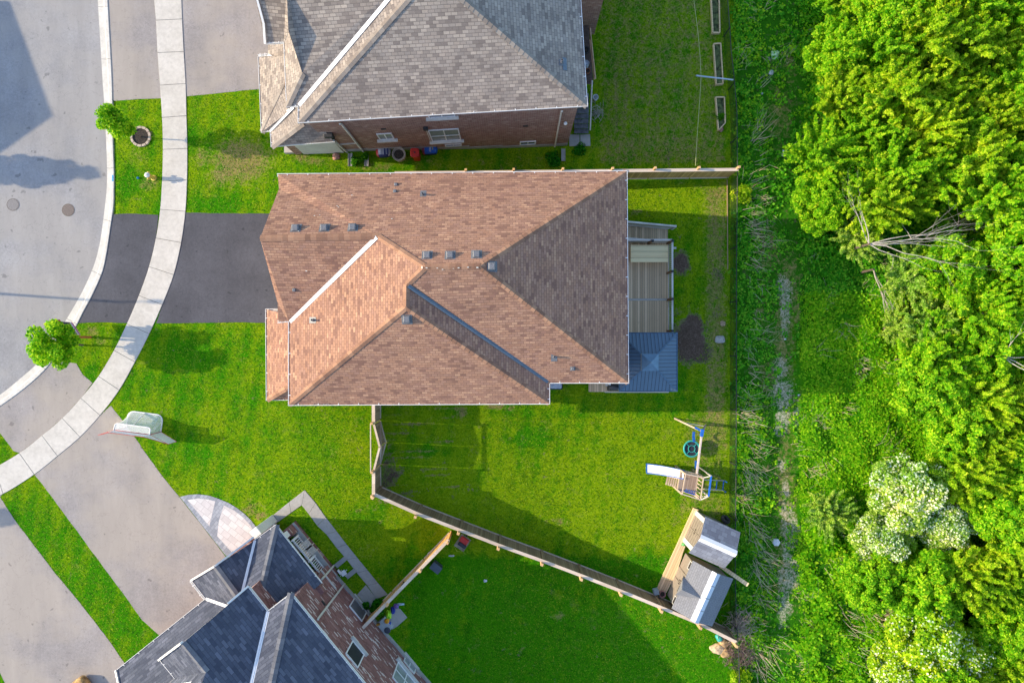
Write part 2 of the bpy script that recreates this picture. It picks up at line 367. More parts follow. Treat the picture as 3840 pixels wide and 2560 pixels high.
# ================================================================== SETTING
def ground_material():
    m = NM("lawn_and_soil", 1.0, 0.0)
    P = m.co('World')
    at = m.n("ShaderNodeAttribute", attribute_name="zones"); s1 = m.n("ShaderNodeSeparateColor"); m.l(at.outputs['Color'], s1.inputs[0])
    at2 = m.n("ShaderNodeAttribute", attribute_name="zones2"); s2 = m.n("ShaderNodeSeparateColor"); m.l(at2.outputs['Color'], s2.inputs[0])
    dry, soil, lush_shade = s1.outputs[0], s1.outputs[1], s1.outputs[2]; gravel, wild, yel = s2.outputs[0], s2.outputs[1], s2.outputs[2]
    nA = m.noise(0.55, 5, 0.65, P); nB = m.noise(3.2, 5, 0.72, P, 0.4); nC = m.noise(9, 5, 0.85, P, 0.6); nD = m.noise(45, 3, 0.8, P)
    fine = m.math('ADD', m.math('MULTIPLY', nC, 0.6), m.math('MULTIPLY', nD, 0.4))
    deep = m.ramp(fine, [(0.34, (0.010,0.085,0.001)), (0.5, (0.040,0.215,0.003)), (0.66, (0.13,0.370,0.008))])
    yell = m.ramp(fine, [(0.34, (0.055,0.135,0.001)), (0.5, (0.185,0.305,0.004)), (0.66, (0.40,0.50,0.02))])
    tan = m.ramp(fine, [(0.34, (0.10,0.10,0.02)), (0.5, (0.26,0.215,0.07)), (0.66, (0.46,0.38,0.17))])
    srt = m.ramp(fine, [(0.28, (0.050,0.030,0.020)), (0.5, (0.125,0.080,0.055)), (0.66, (0.28,0.20,0.15))])
    grv = m.ramp(fine, [(0.28, (0.22,0.19,0.12)), (0.5, (0.50,0.44,0.34)), (0.66, (0.80,0.73,0.62))])
    wld = m.ramp(fine, [(0.28, (0.006,0.055,0.003)), (0.5, (0.030,0.155,0.006)), (0.72, (0.09,0.28,0.014))])
    def thr(w, n, amp=0.9, lo=0.30, hi=0.62):   # patchy blend driven by painted weight and noise
        nn = m.math('ADD', m.math('MULTIPLY', m.math('SUBTRACT', n, 0.5), amp*2.4), m.math('MULTIPLY', m.math('SUBTRACT', nC, 0.5), 1.5))
        return m.math('MULTIPLY', m.ramp(m.math('ADD', w, nn), [(lo+0.12, 0.0), (hi+0.32, 1.0)]), m.ramp(w, [(0.05, 0.0), (0.35, 1.0)]))
    mixn = m.math('ADD', m.math('MULTIPLY', nA, 0.55), m.math('MULTIPLY', nB, 0.45))
    # base choice between deep green and yellow green
    yv = m.math('ADD', m.math('MULTIPLY', m.math('SUBTRACT', mixn, 0.5), 2.6), m.math('SUBTRACT', yel, m.math('MULTIPLY', lush_shade, 0.6)))
    yv = m.math('ADD', yv, m.math('MULTIPLY', m.math('SUBTRACT', nC, 0.5), 0.7)); c = m.mix(m.ramp(yv, [(0.0, 0.0), (0.62, 1.0)]), deep, yell)
    c = m.mix(m.ramp(m.noise(1.1, 6, 0.75, P, 0.8), [(0.58, 0.0), (0.74, 0.42)]), c, tan); c = m.mix(m.ramp(m.noise(0.9, 5, 0.7, m.mapc(P, (1,1,1), (0,0,1.0)), 0.5), [(0.30, 0.55), (0.44, 0.0)]), c, (0.006,0.085,0.002))
    c = m.mix(wild, c, wld)
    c = m.mix(m.math('MULTIPLY', wild, m.ramp(nB, [(0.56, 0.0), (0.70, 0.8)])), c, srt)
    c = m.mix(thr(dry, nB), c, tan)
    c = m.mix(m.math('MULTIPLY', thr(gravel, nB, 1.1), m.ramp(nC, [(0.43, 0.05), (0.60, 0.95)])), c, grv)
    sv = m.math('ADD', soil, m.math('ADD', m.math('ADD', m.math('MULTIPLY', m.math('SUBTRACT', nB, 0.5), 2.0), m.math('MULTIPLY', m.math('SUBTRACT', m.noise(1.3, 3, 0.5, P), 0.5), 1.6)), m.math('MULTIPLY', m.math('SUBTRACT', nC, 0.5), 1.0)))
    c = m.mix(m.ramp(sv, [(0.42, 0.0), (0.56, 0.8)]), c, m.ramp(fine, [(0.35, (0.12,0.10,0.045)), (0.65, (0.27,0.22,0.13))]))
    c = m.mix(m.ramp(sv, [(0.74, 0.0), (0.86, 1.0)]), c, srt)
    m.col(c); m.bump(fine, 0.9, 0.05); return m.mat
M_lawn = ground_material()
def build_ground():
    xs = np.concatenate([[-900,-400,-150,-80,-50,-38.01,-37.99,-34], np.arange(-32, 30.01, 0.18), [33,36,45,80,150,400,900]])
    ys = np.concatenate([[-900,-400,-120,-60,-40,-30,-25], np.arange(-22, 22.01, 0.18), [25,30,40,60,120,400,900]])
    X, Y = np.meshgrid(xs, ys); t = np.clip((X+12.5)/16.5, 0, 1); Z = -1.5*t*t*(3-2*t)
    cx = np.interp(-Y, [-y for y in _cy], _cx); Z = np.where((X > -38) & (X < cx+0.02), Z-0.14, Z); Z = np.where((X >= cx+0.02) & (X < cx+0.28), Z-0.10, Z)
    rs = np.random.RandomState(3)
    und = 0.05*np.sin(X*0.9+1.3)*np.sin(Y*0.7)*(X > 13.6)
    Z = Z+und
    n, mcols = X.shape
    V = np.stack([X.ravel(), Y.ravel(), Z.ravel()], 1)
    idx = np.arange(n*mcols).reshape(n, mcols)
    Q = np.stack([idx[:-1,:-1].ravel(), idx[:-1,1:].ravel(), idx[1:,1:].ravel(), idx[1:,:-1].ravel()], 1)
    o = mesh_np("lawn", V, Q, M_lawn, smooth=True); struct(o)
    px = 1920+X*F/(H-Z); py = 1280-Y*F/(H-Z)
    def blob(lst):
        a = np.zeros_like(px)
        for (cx_, cy_, rx, ry, s) in lst:
            d = ((px-cx_)/rx)**2+((py-cy_)/ry)**2; a = np.maximum(a, s*np.exp(-1.1*d))
        return a
    def rect(x0, x1, y0, y1, s, f=25):
        return s*np.clip((px-x0)/f+.5,0,1)*np.clip((x1-px)/f+.5,0,1)*np.clip((py-y0)/f+.5,0,1)*np.clip((y1-py)/f+.5,0,1)
    dry = blob([(905,600,120,90,1.35),(840,650,70,60,1.0),(760,590,50,60,.7),(560,690,55,30,.8),(520,580,60,60,.5),(1180,605,70,16,1),(1130,590,35,25,1),(1420,625,90,25,.7),
      (345,1240,30,26,.9),(380,1280,35,20,.7),(1735,1545,28,28,1),(1860,1523,60,12,1.1),(1910,1530,30,14,.9),(1345,1570,30,18,.6),(1343,1915,14,10,1),(1425,1955,14,8,1),
      (2705,740,40,90,.8),(2690,830,32,80,.9),(2640,700,60,30,.5),(2560,680,50,20,.45),(2385,795,35,14,.9),(2640,1600,60,60,.5),(2720,1560,30,70,.6),(2580,1590,50,26,.45),
      (2690,1700,50,40,.55),(2540,1940,40,40,.6),(2450,2000,60,40,.3),(2560,1900,30,60,.6),(2500,2120,30,50,.5),(680,1865,25,10,.9),(940,1905,45,40,.8),(975,1930,40,30,.9),
      (2095,2310,30,26,.7),(1960,2430,12,14,.8),(2080,1950,60,14,.6),(1970,1740,60,60,.35),(2300,1800,70,80,.35),(2110,1962,40,10,.8),(2330,2340,60,30,.35),
      (1250,1700,60,90,.35),(1230,1560,40,60,.35),(1400,1900,60,40,.35),(1380,2060,50,40,.4),(620,1700,50,30,.3),(1135,1990,20,20,.6),(1500,2320,30,60,.3),
      (2500,560,160,60,.45),(2380,100,60,60,.35),(2520,260,60,140,.3),(1780,2420,60,40,.4)])
    # brownish worn strips of the shaded neighbour yard
    dry = np.maximum(dry, rect(2240,2720,-50,620,.56,60)); dry = np.maximum(dry, rect(2240,2720,500,620,.66)); dry = np.maximum(dry, rect(1500,2100,580,640,.35))
    for k in range(11):
        x0 = 2295+k*17; dry = np.maximum(dry, 0.9*np.exp(-((px-x0)/4)**2)*(py > 250+20*math.sin(k*2.1))*(py < 520+20*math.cos(k*3)))
    for k in range(10):
        y0 = 1525+k*32+6*math.sin(k*3); dry = np.maximum(dry, 0.8*np.exp(-((py-y0-(px-1430)*0.02)/4)**2)*(px > 1435)*(px < 1720-12*(k%3)))
    soil = blob([(2585,1270,58,80,2.2),(2622,1318,44,48,1.7),(2596,1212,34,36,2.0),(2552,985,34,38,1.8),(2730,0,1,1,0),(2700,1030,26,26,.8),(2690,1180,34,22,.6),(1460,1790,50,120,.75),(1450,1700,50,60,.55),
      (1500,1860,60,40,.55),(2700,1130,14,40,.4),(1500,600,60,20,.5),(2800,2440,60,70,1),(2780,2340,40,40,.7),(530,512,28,28,.7),(2700,430,22,60,.5),(2690,240,16,80,.6)])
    lush_shade = blob([(700,1330,170,90,.9),(560,1600,120,90,.5),(760,1430,200,90,.6),(480,700,90,80,.8),(650,760,110,50,.8),(860,770,160,40,.8),(2000,1640,200,110,.7),(1600,1690,120,60,.7),
      (1980,2450,500,220,.9),(2250,2250,250,120,.6),(1700,2200,150,120,.6),(250,2100,200,300,.6),(420,2350,140,160,.6),(330,1400,40,50,.8),(720,520,100,40,.6),(2450,950,60,130,.5),
      (2480,1460,120,60,.3),(700,1700,120,90,.5),(1050,1450,200,160,.4)])
    lush_shade = np.maximum(lush_shade, rect(-50,700,1900,2560,.55,80)); lush_shade = np.maximum(lush_shade, rect(1500,2760,2060,2700,.75,120)); lush_shade = np.maximum(lush_shade, rect(440,1000,1210,1500,.35,120))  # lower yard carries its shade in this deeper green
    gravel = blob([(2940,1080,34,50,.8),(2945,1150,20,90,.9),(2942,1240,16,40,.8),(2925,1380,30,50,.8),(2935,1480,42,60,1),(2940,1560,28,50,1),(2925,1610,24,26,.9),(2990,1560,16,50,.8),
      (2935,1745,18,24,.9),(2945,1840,18,60,.7),(2950,1920,28,40,.9),(2965,1990,34,50,1.2),(2950,2070,16,60,.9),(2965,2110,30,24,.9),(2960,2170,44,50,.85),(2940,2270,28,60,.9),(2935,2330,18,30,.8),(2960,2010,40,160,.45)])
    wdry = blob([(2940,1250,52,330,.75),(2945,1900,55,480,.75),(2890,930,80,110,.75),(2960,1050,60,140,.75),(2990,1150,34,140,.7),(2860,1130,40,300,.5),(2880,1500,60,700,.45),(2990,1700,30,500,.4),(2960,250,34,120,.65),(2925,420,70,150,.7),(2900,260,50,60,.5),(2930,560,60,60,.55),
      (2900,1400,80,140,.6),(2960,1560,60,120,.6),(2910,1800,60,150,.6),(2950,2100,90,300,.6),(2890,2200,50,200,.5),(3000,1500,30,60,.6),(2890,690,40,60,.5)])
    lot = (px > 2757) | (py < -900)
    wild = np.clip((px-2748)/14, 0, 1)*1.0
    meadow = rect(2990,3400,1180,1960,.75,70)
    yel = 0.43+0*px+0.10*np.sin(px/61.+py/83.)*np.sin(py/47.-px/113.)
    yel = np.maximum(yel, rect(1430,2780,1530,2120,.66,120)); yel = np.maximum(yel, rect(2350,2740,680,830,.66,14)); yel = np.maximum(yel, blob([(2560,1620,180,80,.72),(2500,1850,160,160,.5),(2680,1880,90,60,.7),(1310,1860,90,60,.6),(1250,1620,90,60,.5),(1190,1960,90,90,.5),(900,560,120,60,.6),(800,400,140,60,.55),(560,450,70,60,.5),(560,620,70,70,.62)]))  # sunlit lawn outside the house shadow painted a yellower green
    yel = np.where(lush_shade > 0.6, np.minimum(yel, 0.28), yel)
    wild = np.maximum(wild-1.3*meadow, 0); lush_shade = np.maximum(lush_shade, .8*(meadow > .3))
    dry = np.maximum(dry, wdry*(px > 2757)); soil = np.maximum(soil, 0.0)
    dry = np.where(px > 3020, 0, dry); 
    gravel = gravel*1.6
    dry = np.maximum(dry, rect(2640,2728,700,1700,.78,40)); dry = np.maximum(dry, rect(2560,2728,1540,1960,.58,60))
    # mower passes
    yel = yel+0.16*np.sin(px/11.0+py/60.0)*((px < 1000) | (px > 1430))+0.06*np.sin(py/8.0)*(px > 1430)
    A = np.stack([dry, soil, lush_shade, np.ones_like(px)], -1).astype(np.float32); B = np.stack([gravel, wild, yel, np.ones_like(px)], -1).astype(np.float32)
    for nm, arr in (("zones", A), ("zones2", B)):
        at = o.data.attributes.new(nm, 'FLOAT_COLOR', 'POINT'); at.data.foreach_set('color', arr.reshape(-1, 4).ravel())
    return o
lawn = build_ground()

def gz(dz): return lambda x, y: g(x, y)+dz
def densify(poly, step=0.25, jit=0.0, closed=True, seed=1):
    rs = random.Random(seed); out = []
    n = len(poly)
    for i in range(n if closed else n-1):
        a = Vector(poly[i][:2]); b = Vector(poly[(i+1)%n][:2]); k = max(1, int((b-a).length/step))
        nn = (b-a).normalized(); nn = Vector((-nn.y, nn.x))
        for j in range(k):
            p = a+(b-a)*(j/k)
            if j: p = p+nn*rs.uniform(-jit, jit)
            out.append((p.x, p.y))
    if not closed: out.append(tuple(poly[-1][:2]))
    return out
def Wl(pts): return [tuple(W(x, y)[:2]) for x, y in pts]
def sheet(name, pts_px, dz, mat, depth=0.12, jit=0.0, step=0.3, seed=1):
    poly = Wl(pts_px)
    if jit: poly = densify(poly, step, jit, True, seed)
    zf = lambda x, y: -1.5*sstep((x+12.5)/16.5)+dz
    o = obj(name, MB().prism(poly, lambda x, y: zf(x, y)-depth, zf), mat); return struct(o)
# road: slab following the kerb
rd = [c[0] for c in CURB]
road_poly = [(c[0]+4, c[1]) for c in rd]+[(-700, 1900), (-700, -400)]
sheet("road", road_poly, -0.115, M_road, 0.05)
# kerb with gutter pan, split at its joints
def kerb():
    mb = MB(); L = [W(*a) for a, b in CURB]; Rr = [W(*b) for a, b in CURB]
    def cr(P, t):
        i = int(t); f = t-i; i = min(i, len(P)-2) if t < len(P)-1 else len(P)-2
        f = t-i; a, b, c, d = P[max(i-1,0)], P[i], P[i+1], P[min(i+2, len(P)-1)]
        return 0.5*((2*b)+(c-a)*f+(2*a-5*b+4*c-d)*f*f+(3*b-a-3*c+d)*f**3)
    ts = [i*0.2 for i in range(int((len(CURB)-1)*5)+1)]
    prof = [(-0.02, -0.14), (0.0, -0.100), (0.52, -0.085), (0.60, -0.01), (0.68, 0.040), (0.97, 0.050), (1.0, 0.030), (1.0, -0.2)]
    rows = []
    for t in ts:
        a, b = cr(L, t), cr(Rr, t); rows.append([(a.x+(b.x-a.x)*u, a.y+(b.y-a.y)*u, h) for u, h in prof])
    for i in range(len(rows)-1):
        for j in range(len(prof)-1):
            mb.face([rows[i][j], rows[i+1][j], rows[i+1][j+1], rows[i][j+1]])
    o = obj("kerb", mb, M_curb); struct(o)
    jb = MB(); acc = 0; last = 0
    for i in range(1, len(rows)):
        acc += math.dist(rows[i][3][:2], rows[i-1][3][:2])
        if acc-last > 3.05:
            last = acc
            for j in range(len(prof)-2):
                p, q = Vector(rows[i][j]), Vector(rows[i][j+1]); u = (Vector(rows[i][j])-Vector(rows[i-1][j])).normalized()*0.008; z = Vector((0,0,0.004))
                jb.face([p-u+z, p+u+z, q+u+z, q-u+z])
    struct(obj("kerb_joints", jb, M_joint))
kerb()
# sidewalk slabs
SW = [((560,-290),(660,-296)),((567,-168),(670,-172)),((575,-45),(679,-48)),((586,78),(684,73)),((592,199),(690,195)),((601,321),(697,315)),((609,442),(700,435)),((612,561),(703,558)),
 ((609,679),(702,676)),((602,786),(696,793)),((586,893),(680,910)),((560,1000),(652,1030)),((522,1108),(609,1142)),((477,1214),(560,1251)),((429,1313),(507,1356)),
 ((371,1410),(448,1461)),((305,1492),(376,1556)),((235,1567),(301,1637)),((159,1632),(217,1708)),((74,1698),(130,1777)),((-18,1752),(13,1850)),((-110,1795),(-95,1890)),((-300,1850),(-290,1950))]
def sidewalk():
    L = [W(*a) for a, b in SW]; Rr = [W(*b) for a, b in SW]; mb = MB(); jb = MB()
    def cr(P, i, f):
        a, b, c, d = P[max(i-1,0)], P[i], P[i+1], P[min(i+2, len(P)-1)]
        return 0.5*((2*b)+(c-a)*f+(2*a-5*b+4*c-d)*f*f+(3*b-a-3*c+d)*f**3)
    rs = random.Random(5)
    for i in range(len(SW)-1):
        fs = [0.006, 0.2, 0.4, 0.6, 0.8, 0.994]; l = [cr(L, i, f) for f in fs]; r = [cr(Rr, i, f) for f in fs]
        h = 0.040+rs.uniform(-0.003, 0.003)
        mb.prism([(p.x, p.y) for p in l]+[(p.x, p.y) for p in r[::-1]], -0.1, h)
    jb.prism([(p.x, p.y) for p in L]+[(p.x, p.y) for p in Rr[::-1]], -0.09, 0.022)
    o = obj("sidewalk", mb, M_conc, bevel=0.008, seg=1); struct(o); struct(obj("sidewalk_joints", jb, M_joint))
sidewalk()
sheet("upper_driveway_apron", [(400,-300),(405,0),(414,165),(421,300),(424,376),(430,379),(520,372),(606,369),(600,320),(592,199),(586,78),(575,-45),(565,-300)], 0.012, M_drive, jit=0.012)
sheet("upper_driveway", [(670,-300),(679,-48),(684,73),(690,195),(697,315),(700,362),(780,354),(900,341),(975,335),(1100,322),(1100,-300)], 0.012, M_drive, jit=0.012)
sheet("sealed_driveway_apron", [(423,803),(500,801),(594,806),(586,893),(560,1000),(522,1108),(480,1211),(380,1208),(290,1212),(316,1166),(352,1096),(386,1016),(402,942),(413,868)], 0.014, M_black, jit=0.012)
sheet("sealed_driveway", [(694,797),(800,800),(1060,801),(1060,1212),(900,1208),(700,1211),(586,1212),(609,1142),(652,1030),(680,910),(692,830)], 0.014, M_black, jit=0.012)
sheet("lower_driveway_apron", [(22,1508),(108,1443),(172,1383),(196,1352),(286,1362),(311,1405),(347,1435),(305,1492),(235,1567),(159,1632),(74,1698),(51,1690),(10,1635),(-20,1600),(-110,1578),(-80,1575)], 0.012, M_drive, jit=0.012)
sheet("lower_driveway", [(130,1779),(217,1709),(301,1638),(376,1557),(416,1520),(467,1586),(510,1645),(566,1726),(612,1788),(668,1856),(760,1972),(839,2076),(880,2130),(800,2250),(620,2400),(594,2377),(533,2323),(465,2227),(388,2125),(310,2018),(228,1907),(160,1815)], 0.012, M_drive, jit=0.014)
sheet("corner_driveway", [(-95,1890),(-300,1950),(-300,2900),(560,2900),(520,2560),(465,2481),(402,2391),(339,2309),(281,2236),(208,2149),(126,2042),(53,1945),(0,1862),(10,1852)], 0.012, M_drive, jit=0.012)
sheet("grass_patch_at_frame_edge", [(-60,2460),(0,2520),(24,2570),(40,2640),(-80,2700)], 0.02, M_lawn, jit=0.02)
# weed and tan edging strip along asphalt edges is part of the lawn (dry blades built below)

# interlocking patio
def pavers(name, cols, mortar, bw, rh, rot):
    m = NM(name, 0.85, 0.2); c0 = m.mapc(m.co('World'), rot=(0,0,rot))
    b = m.n("ShaderNodeTexBrick"); m.l(c0, b.inputs['Vector']); b.inputs['Scale'].default_value = 1.0
    b.inputs['Brick Width'].default_value = bw; b.inputs['Row Height'].default_value = rh; b.inputs['Mortar Size'].default_value = 0.008
    b.inputs['Color1'].default_value = (0,0,0,1); b.inputs['Color2'].default_value = (1,1,1,1); b.inputs['Mortar'].default_value = (0.5,0.5,0.5,1)
    c = m.ramp(b.outputs['Color'], [((i+.5)/len(cols), x) for i, x in enumerate(cols)])
    c = m.mix(1.0, c, m.ramp(m.noise(2.0, 5, 0.7), [(0.3, 0.88), (0.7, 1.06)]), 'MULTIPLY')
    m.col(m.mix(b.outputs['Fac'], c, mortar)); m.bump(m.math('SUBTRACT', 0.5, b.outputs['Fac']), 0.4, 0.006); return m.mat
M_paver = pavers("pale_pavers", [(0.58,0.54,0.53), (0.64,0.61,0.60), (0.68,0.65,0.63), (0.60,0.56,0.55)], (0.36,0.33,0.32), 0.5, 0.34, R(38))
M_paverb = pavers("grey_border_pavers", [(0.27,0.29,0.33), (0.33,0.35,0.39), (0.38,0.40,0.44)], (0.2,0.2,0.22), 0.3, 0.18, R(-52))
arc = [(676,1862),(708,1854),(745,1852),(783,1857),(818,1868),(856,1884),(891,1905),(918,1926),(942,1950),(965,1980),(985,2003)]
sheet("patio_border", arc+[(960,2060),(900,2110),(847,2081),(760,1970)], 0.026, M_paverb)
sheet("patio_field", [(703,1873),(745,1867),(780,1871),(808,1878),(800,1912),(786,1972),(755,1934)], 0.030, M_paver, 0.02)
sheet("patio_field", [(840,1893),(880,1913),(912,1938),(938,1966),(952,1988),(930,2050),(868,2066),(815,2008),(822,1950)], 0.030, M_paver, 0.02)
# footpath round the neighbour's house
def fpath():
    mb = MB(); jb = MB(); base = MB()
    O = [(968,1973),(1027,1928),(1085,1881),(1143,1836),(1184,1884),(1222,1938),(1262,1990),(1300,2040),(1340,2090),(1379,2137),(1417,2184),(1455,2228)]
    I = [(990,2003),(1042,1957),(1092,1921),(1132,1893),(1158,1926),(1190,1970),(1224,2002),(1262,2052),(1300,2096),(1338,2146),(1378,2194),(1412,2244)]
    z = lambda x, y: g(x, y)+0.03
    for i in range(len(O)-1):
        q = [W(*O[i]), W(*O[i+1]), W(*I[i+1]), W(*I[i])]; c = sum(q, Vector())/4
        q = [c+(p-c)*0.985 for p in q]; mb.prism([(p.x, p.y) for p in q], lambda x, y: g(x, y)-0.08, z)
    for quad in ([(1339,2228),(1372,2192),(1410,2240),(1388,2277),(1362,2254)], ):
        mb.prism(Wl(quad), lambda x, y: g(x, y)-0.08, z)
    base.prism(Wl(O+I[::-1]), lambda x, y: g(x, y)-0.08, lambda x, y: g(x, y)+0.012)
    o = obj("footpath", mb, M_slab, bevel=0.01, seg=1); struct(o); struct(obj("footpath_joints", base, M_joint))
fpath()
sheet("garden_slabs", [(1447,2312),(1478,2270),(1502,2283),(1527,2313),(1490,2346),(1470,2358)], 0.05, M_slab, 0.1)
# ================================================================== HOUSES
from mathutils.geometry import tessellate_polygon
E = 5.75                          # two-storey eave height
def roof_mb(faces, thick=0.14, fasc=1):
    """faces: lists of (px,py,z) seen from above; closed shell with white fascia edge"""
    key = {}; V = []; Fc = []
    def vid(p):
        k = (round(p[0], 1), round(p[1], 1), round(p[2], 2))
        if k not in key: key[k] = len(V); V.append(W(*p))
        return key[k]
    for f in faces:
        ids = [vid(p) for p in f]
        n = Vector((0,0,0))
        for i in range(len(ids)):
            a, b = V[ids[i]], V[ids[(i+1)%len(ids)]]; n += a.cross(b)
        if n.z < 0: ids = ids[::-1]
        Fc.append(ids)
    mb = MB(); N = len(V); mb.v = [tuple(v) for v in V]+[(v.x, v.y, v.z-thick) for v in V]
    ed = {}
    for f in Fc:
        mb.f.append(tuple(f)); mb.m.append(0); mb.f.append(tuple(i+N for i in f[::-1])); mb.m.append(fasc)
        for i in range(len(f)):
            a, b = f[i], f[(i+1)%len(f)]; ed[(a, b)] = ed.get((a, b), 0)+1
    for (a, b) in ed:
        if (b, a) not in ed: mb.f.append((b, a, a+N, b+N)); mb.m.append(fasc)
    return mb
def on_roof(px, py, faces):
    best = None
    for f in faces:
        P = [W(*p) for p in f]; inside = False; n = len(f); j = n-1
        for i in range(n):
            xi, yi = f[i][:2]; xj, yj = f[j][:2]
            if (yi > py) != (yj > py) and px < (xj-xi)*(py-yi)/(yj-yi)+xi: inside = not inside
            j = i
        nn = Vector((0,0,0))
        for i in range(n): nn += P[i].cross(P[(i+1)%n])
        nn -= Vector((0,0,0))
        c = sum(P, Vector())/n; nn = sum(((P[i]-c).cross(P[(i+1)%n]-c) for i in range(n)), Vector()).normalized()
        if nn.z < 0: nn = -nn
        if inside: return plane_hit(px, py, c, nn), nn
        best = (plane_hit(px, py, c, nn), nn) if best is None else best
    return best
def gutter(parent, pts, name="gutter", wd=0.13, hang=1.05, mat=None):
    """open U gutter outside an eave; pts (px,py,z) of its outer lip"""
    mat = mat or M_white; mb = MB(); P = [W(*p) for p in pts]
    for i in range(len(P)-1):
        a, b = P[i], P[i+1]; d = (b-a).normalized(); side = Vector((0,0,1)).cross(d); side.normalize()
        c = sum(P, Vector())/len(P)
        for s in (1,):
            pass
        inn = side if (parent_c-a).dot(side) > 0 else -side
        mb.beam(a+inn*0.012, b+inn*0.012, 0.024, 0.12, ext=0.01)
        mb.beam(a+inn*(wd-0.01), b+inn*(wd-0.01), 0.02, 0.10)
        mb.beam(a+inn*wd*0.5-Vector((0,0,0.055)), b+inn*wd*0.5-Vector((0,0,0.055)), wd-0.03, 0.012)
        L = (b-a).length; k = max(1, int(L/hang))
        for j in range(k+1):
            q = a+(b-a)*((j+0.5)/(k+1)); mb.beam(q+inn*0.01+Vector((0,0,0.055)), q+inn*(wd+0.05)+Vector((0,0,0.055)), 0.035, 0.012)
    return obj(name, mb, mat, parent)
parent_c = Vector((0,0,0))
def caps(parent, lines, mat, drop=0.075, wd=0.15, step=0.26):
    import bmesh
    for a, b in lines:
        mb = MB(); A, B = W(*a), W(*b)
        if A.z > B.z: A, B = B, A
        d = B-A; L = d.length; n = max(1, int(L/step)); h = Vector((d.x, d.y, 0)).normalized(); s = Vector((-h.y, h.x, 0))*wd
        for k in range(n):
            p = A+d*(k/n); q = A+d*((k+1.12)/n); u0 = Vector((0,0,0.045)); u1 = Vector((0,0,0.026)); dr = Vector((0,0,drop))
            mb.face([p+s+u0-dr, p+u0, q+u1, q+s+u1-dr]); mb.face([p+u0, p-s+u0-dr, q-s+u1-dr, q+u1])
            mb.face([p+s+u0-dr, p+s-dr-u1, p-u1, p+u0]); mb.face([p+u0, p-u1, p-s-dr-u1, p-s+u0-dr])
        o = obj("ridge_cap", mb, mat, parent)
        bm = bmesh.new(); bm.from_mesh(o.data); bmesh.ops.remove_doubles(bm, verts=bm.verts, dist=0.0008); bm.to_mesh(o.data); bm.free()
    return o
def flash(parent, a, b, mat, wd=0.17, lift=0.05, name="valley_flashing"):
    A, B = W(*a)+Vector((0,0,lift)), W(*b)+Vector((0,0,lift)); mb = MB()
    mb.beam(A, B, wd, 0.015); d = (B-A).normalized(); s = Vector((0,0,1)).cross(d).normalized()
    mb.beam(A+Vector((0,0,0.012)), B+Vector((0,0,0.012)), 0.02, 0.03)
    return obj(name, mb, mat, parent)
def vent(parent, px, py, faces, s=0.34, h=0.2, name="roof_vent", yaw=0.0):
    p, n = on_roof(px, py, faces); u = Vector((0,0,1)).cross(n)
    u = u.normalized(); v = n.cross(u)
    mb = MB(); mb.box(p+n*0.012, (s*1.45, s*1.5, 0.02), axes=(u, v, n))
    ax, ay, az = u, Vector((0,0,1)).cross(u).normalized(), Vector((0,0,1))
    b = p+Vector((0,0,h*0.25))
    r = s/2
    def ring(rr, z): return [b+ax*rr*sx+ay*rr*sy+az*z for sx, sy in ((-1,-1),(1,-1),(1,1),(-1,1))]
    r0, r1, r2 = ring(r, -h*0.6), ring(r, h*0.45), ring(r*0.72, h*0.75)
    mb.quad_box(r0+r1); mb.quad_box([x+Vector((0,0,0.002)) for x in r1]+r2)
    return obj(name, mb, M_vent, parent, bevel=0.012)
def stack(parent, px, py, faces, h=0.35, r=0.05, name="vent_pipe"):
    p, n = on_roof(px, py, faces); mb = MB(); u = Vector((0,0,1)).cross(n).normalized(); v = n.cross(u)
    mb.box(p+n*0.012-v*0.05, (0.3, 0.42, 0.016), axes=(u, v, n))
    mb.lathe(p-Vector((0,0,0.02)), [(r*1.8, 0), (r*1.1, 0.12), (r, 0.13), (r, h), (r*0.7, h), (r*0.7, h-0.1)], 12)
    return obj(name, mb, M_vent, parent)
def walls(parent, poly, z1, mat, found=0.5, z0=-1.7, name="wall"):
    poly = [tuple(p) for p in poly]
    o = obj(name, MB().prism(poly, lambda x, y: g(x, y)*0+z0+found, z1), mat, parent)
    if found:
        c = Vector((sum(p[0] for p in poly)/len(poly), sum(p[1] for p in poly)/len(poly)))
        q = [tuple(Vector(p)+(Vector(p)-c).normalized()*0.05) for p in poly]
        obj("foundation", MB().prism(q, z0-0.3, z0+found), M_found, parent)
    return o
def window(parent, p, u, n, wd, ht, mull=1, pane=None, sill=True, name="window", hor=None, inset=0.05):
    """p: lower left corner on the wall, u: along the wall, n: outward"""
    p, u, n = Vector(p), Vector(u).normalized(), Vector(n).normalized(); Z = Vector((0,0,1)); mb = MB(); t = 0.06
    def bar(c, sx, sz, dep=0.07): mb.box(c+n*(dep/2-0.01), (sx, dep, sz), axes=(u, n, Z))
    bar(p+u*wd/2+Z*t/2, wd, t); bar(p+u*wd/2+Z*(ht-t/2), wd, t); bar(p+u*t/2+Z*ht/2, t, ht-2*t); bar(p+u*(wd-t/2)+Z*ht/2, t, ht-2*t)
    for k in range(1, mull+1): bar(p+u*wd*k/(mull+1)+Z*ht/2, t, ht-2*t, 0.06)
    if hor: bar(p+u*wd/2+Z*ht*hor, wd-2*t, t, 0.055)
    fr = obj(name, mb, M_white, parent)
    pb = MB().box(p+u*wd/2+Z*ht/2+n*0.012, (wd-t, 0.02, ht-t), axes=(u, n, Z)); po = obj("pane", pb, pane or M_glass, fr)
    if sill:
        sb = MB().box(p+u*wd/2-Z*0.07+n*0.08, (wd+0.3, 0.2, 0.10), axes=(u, n, Z)); obj("sill", sb, M_curb, fr)
    return fr
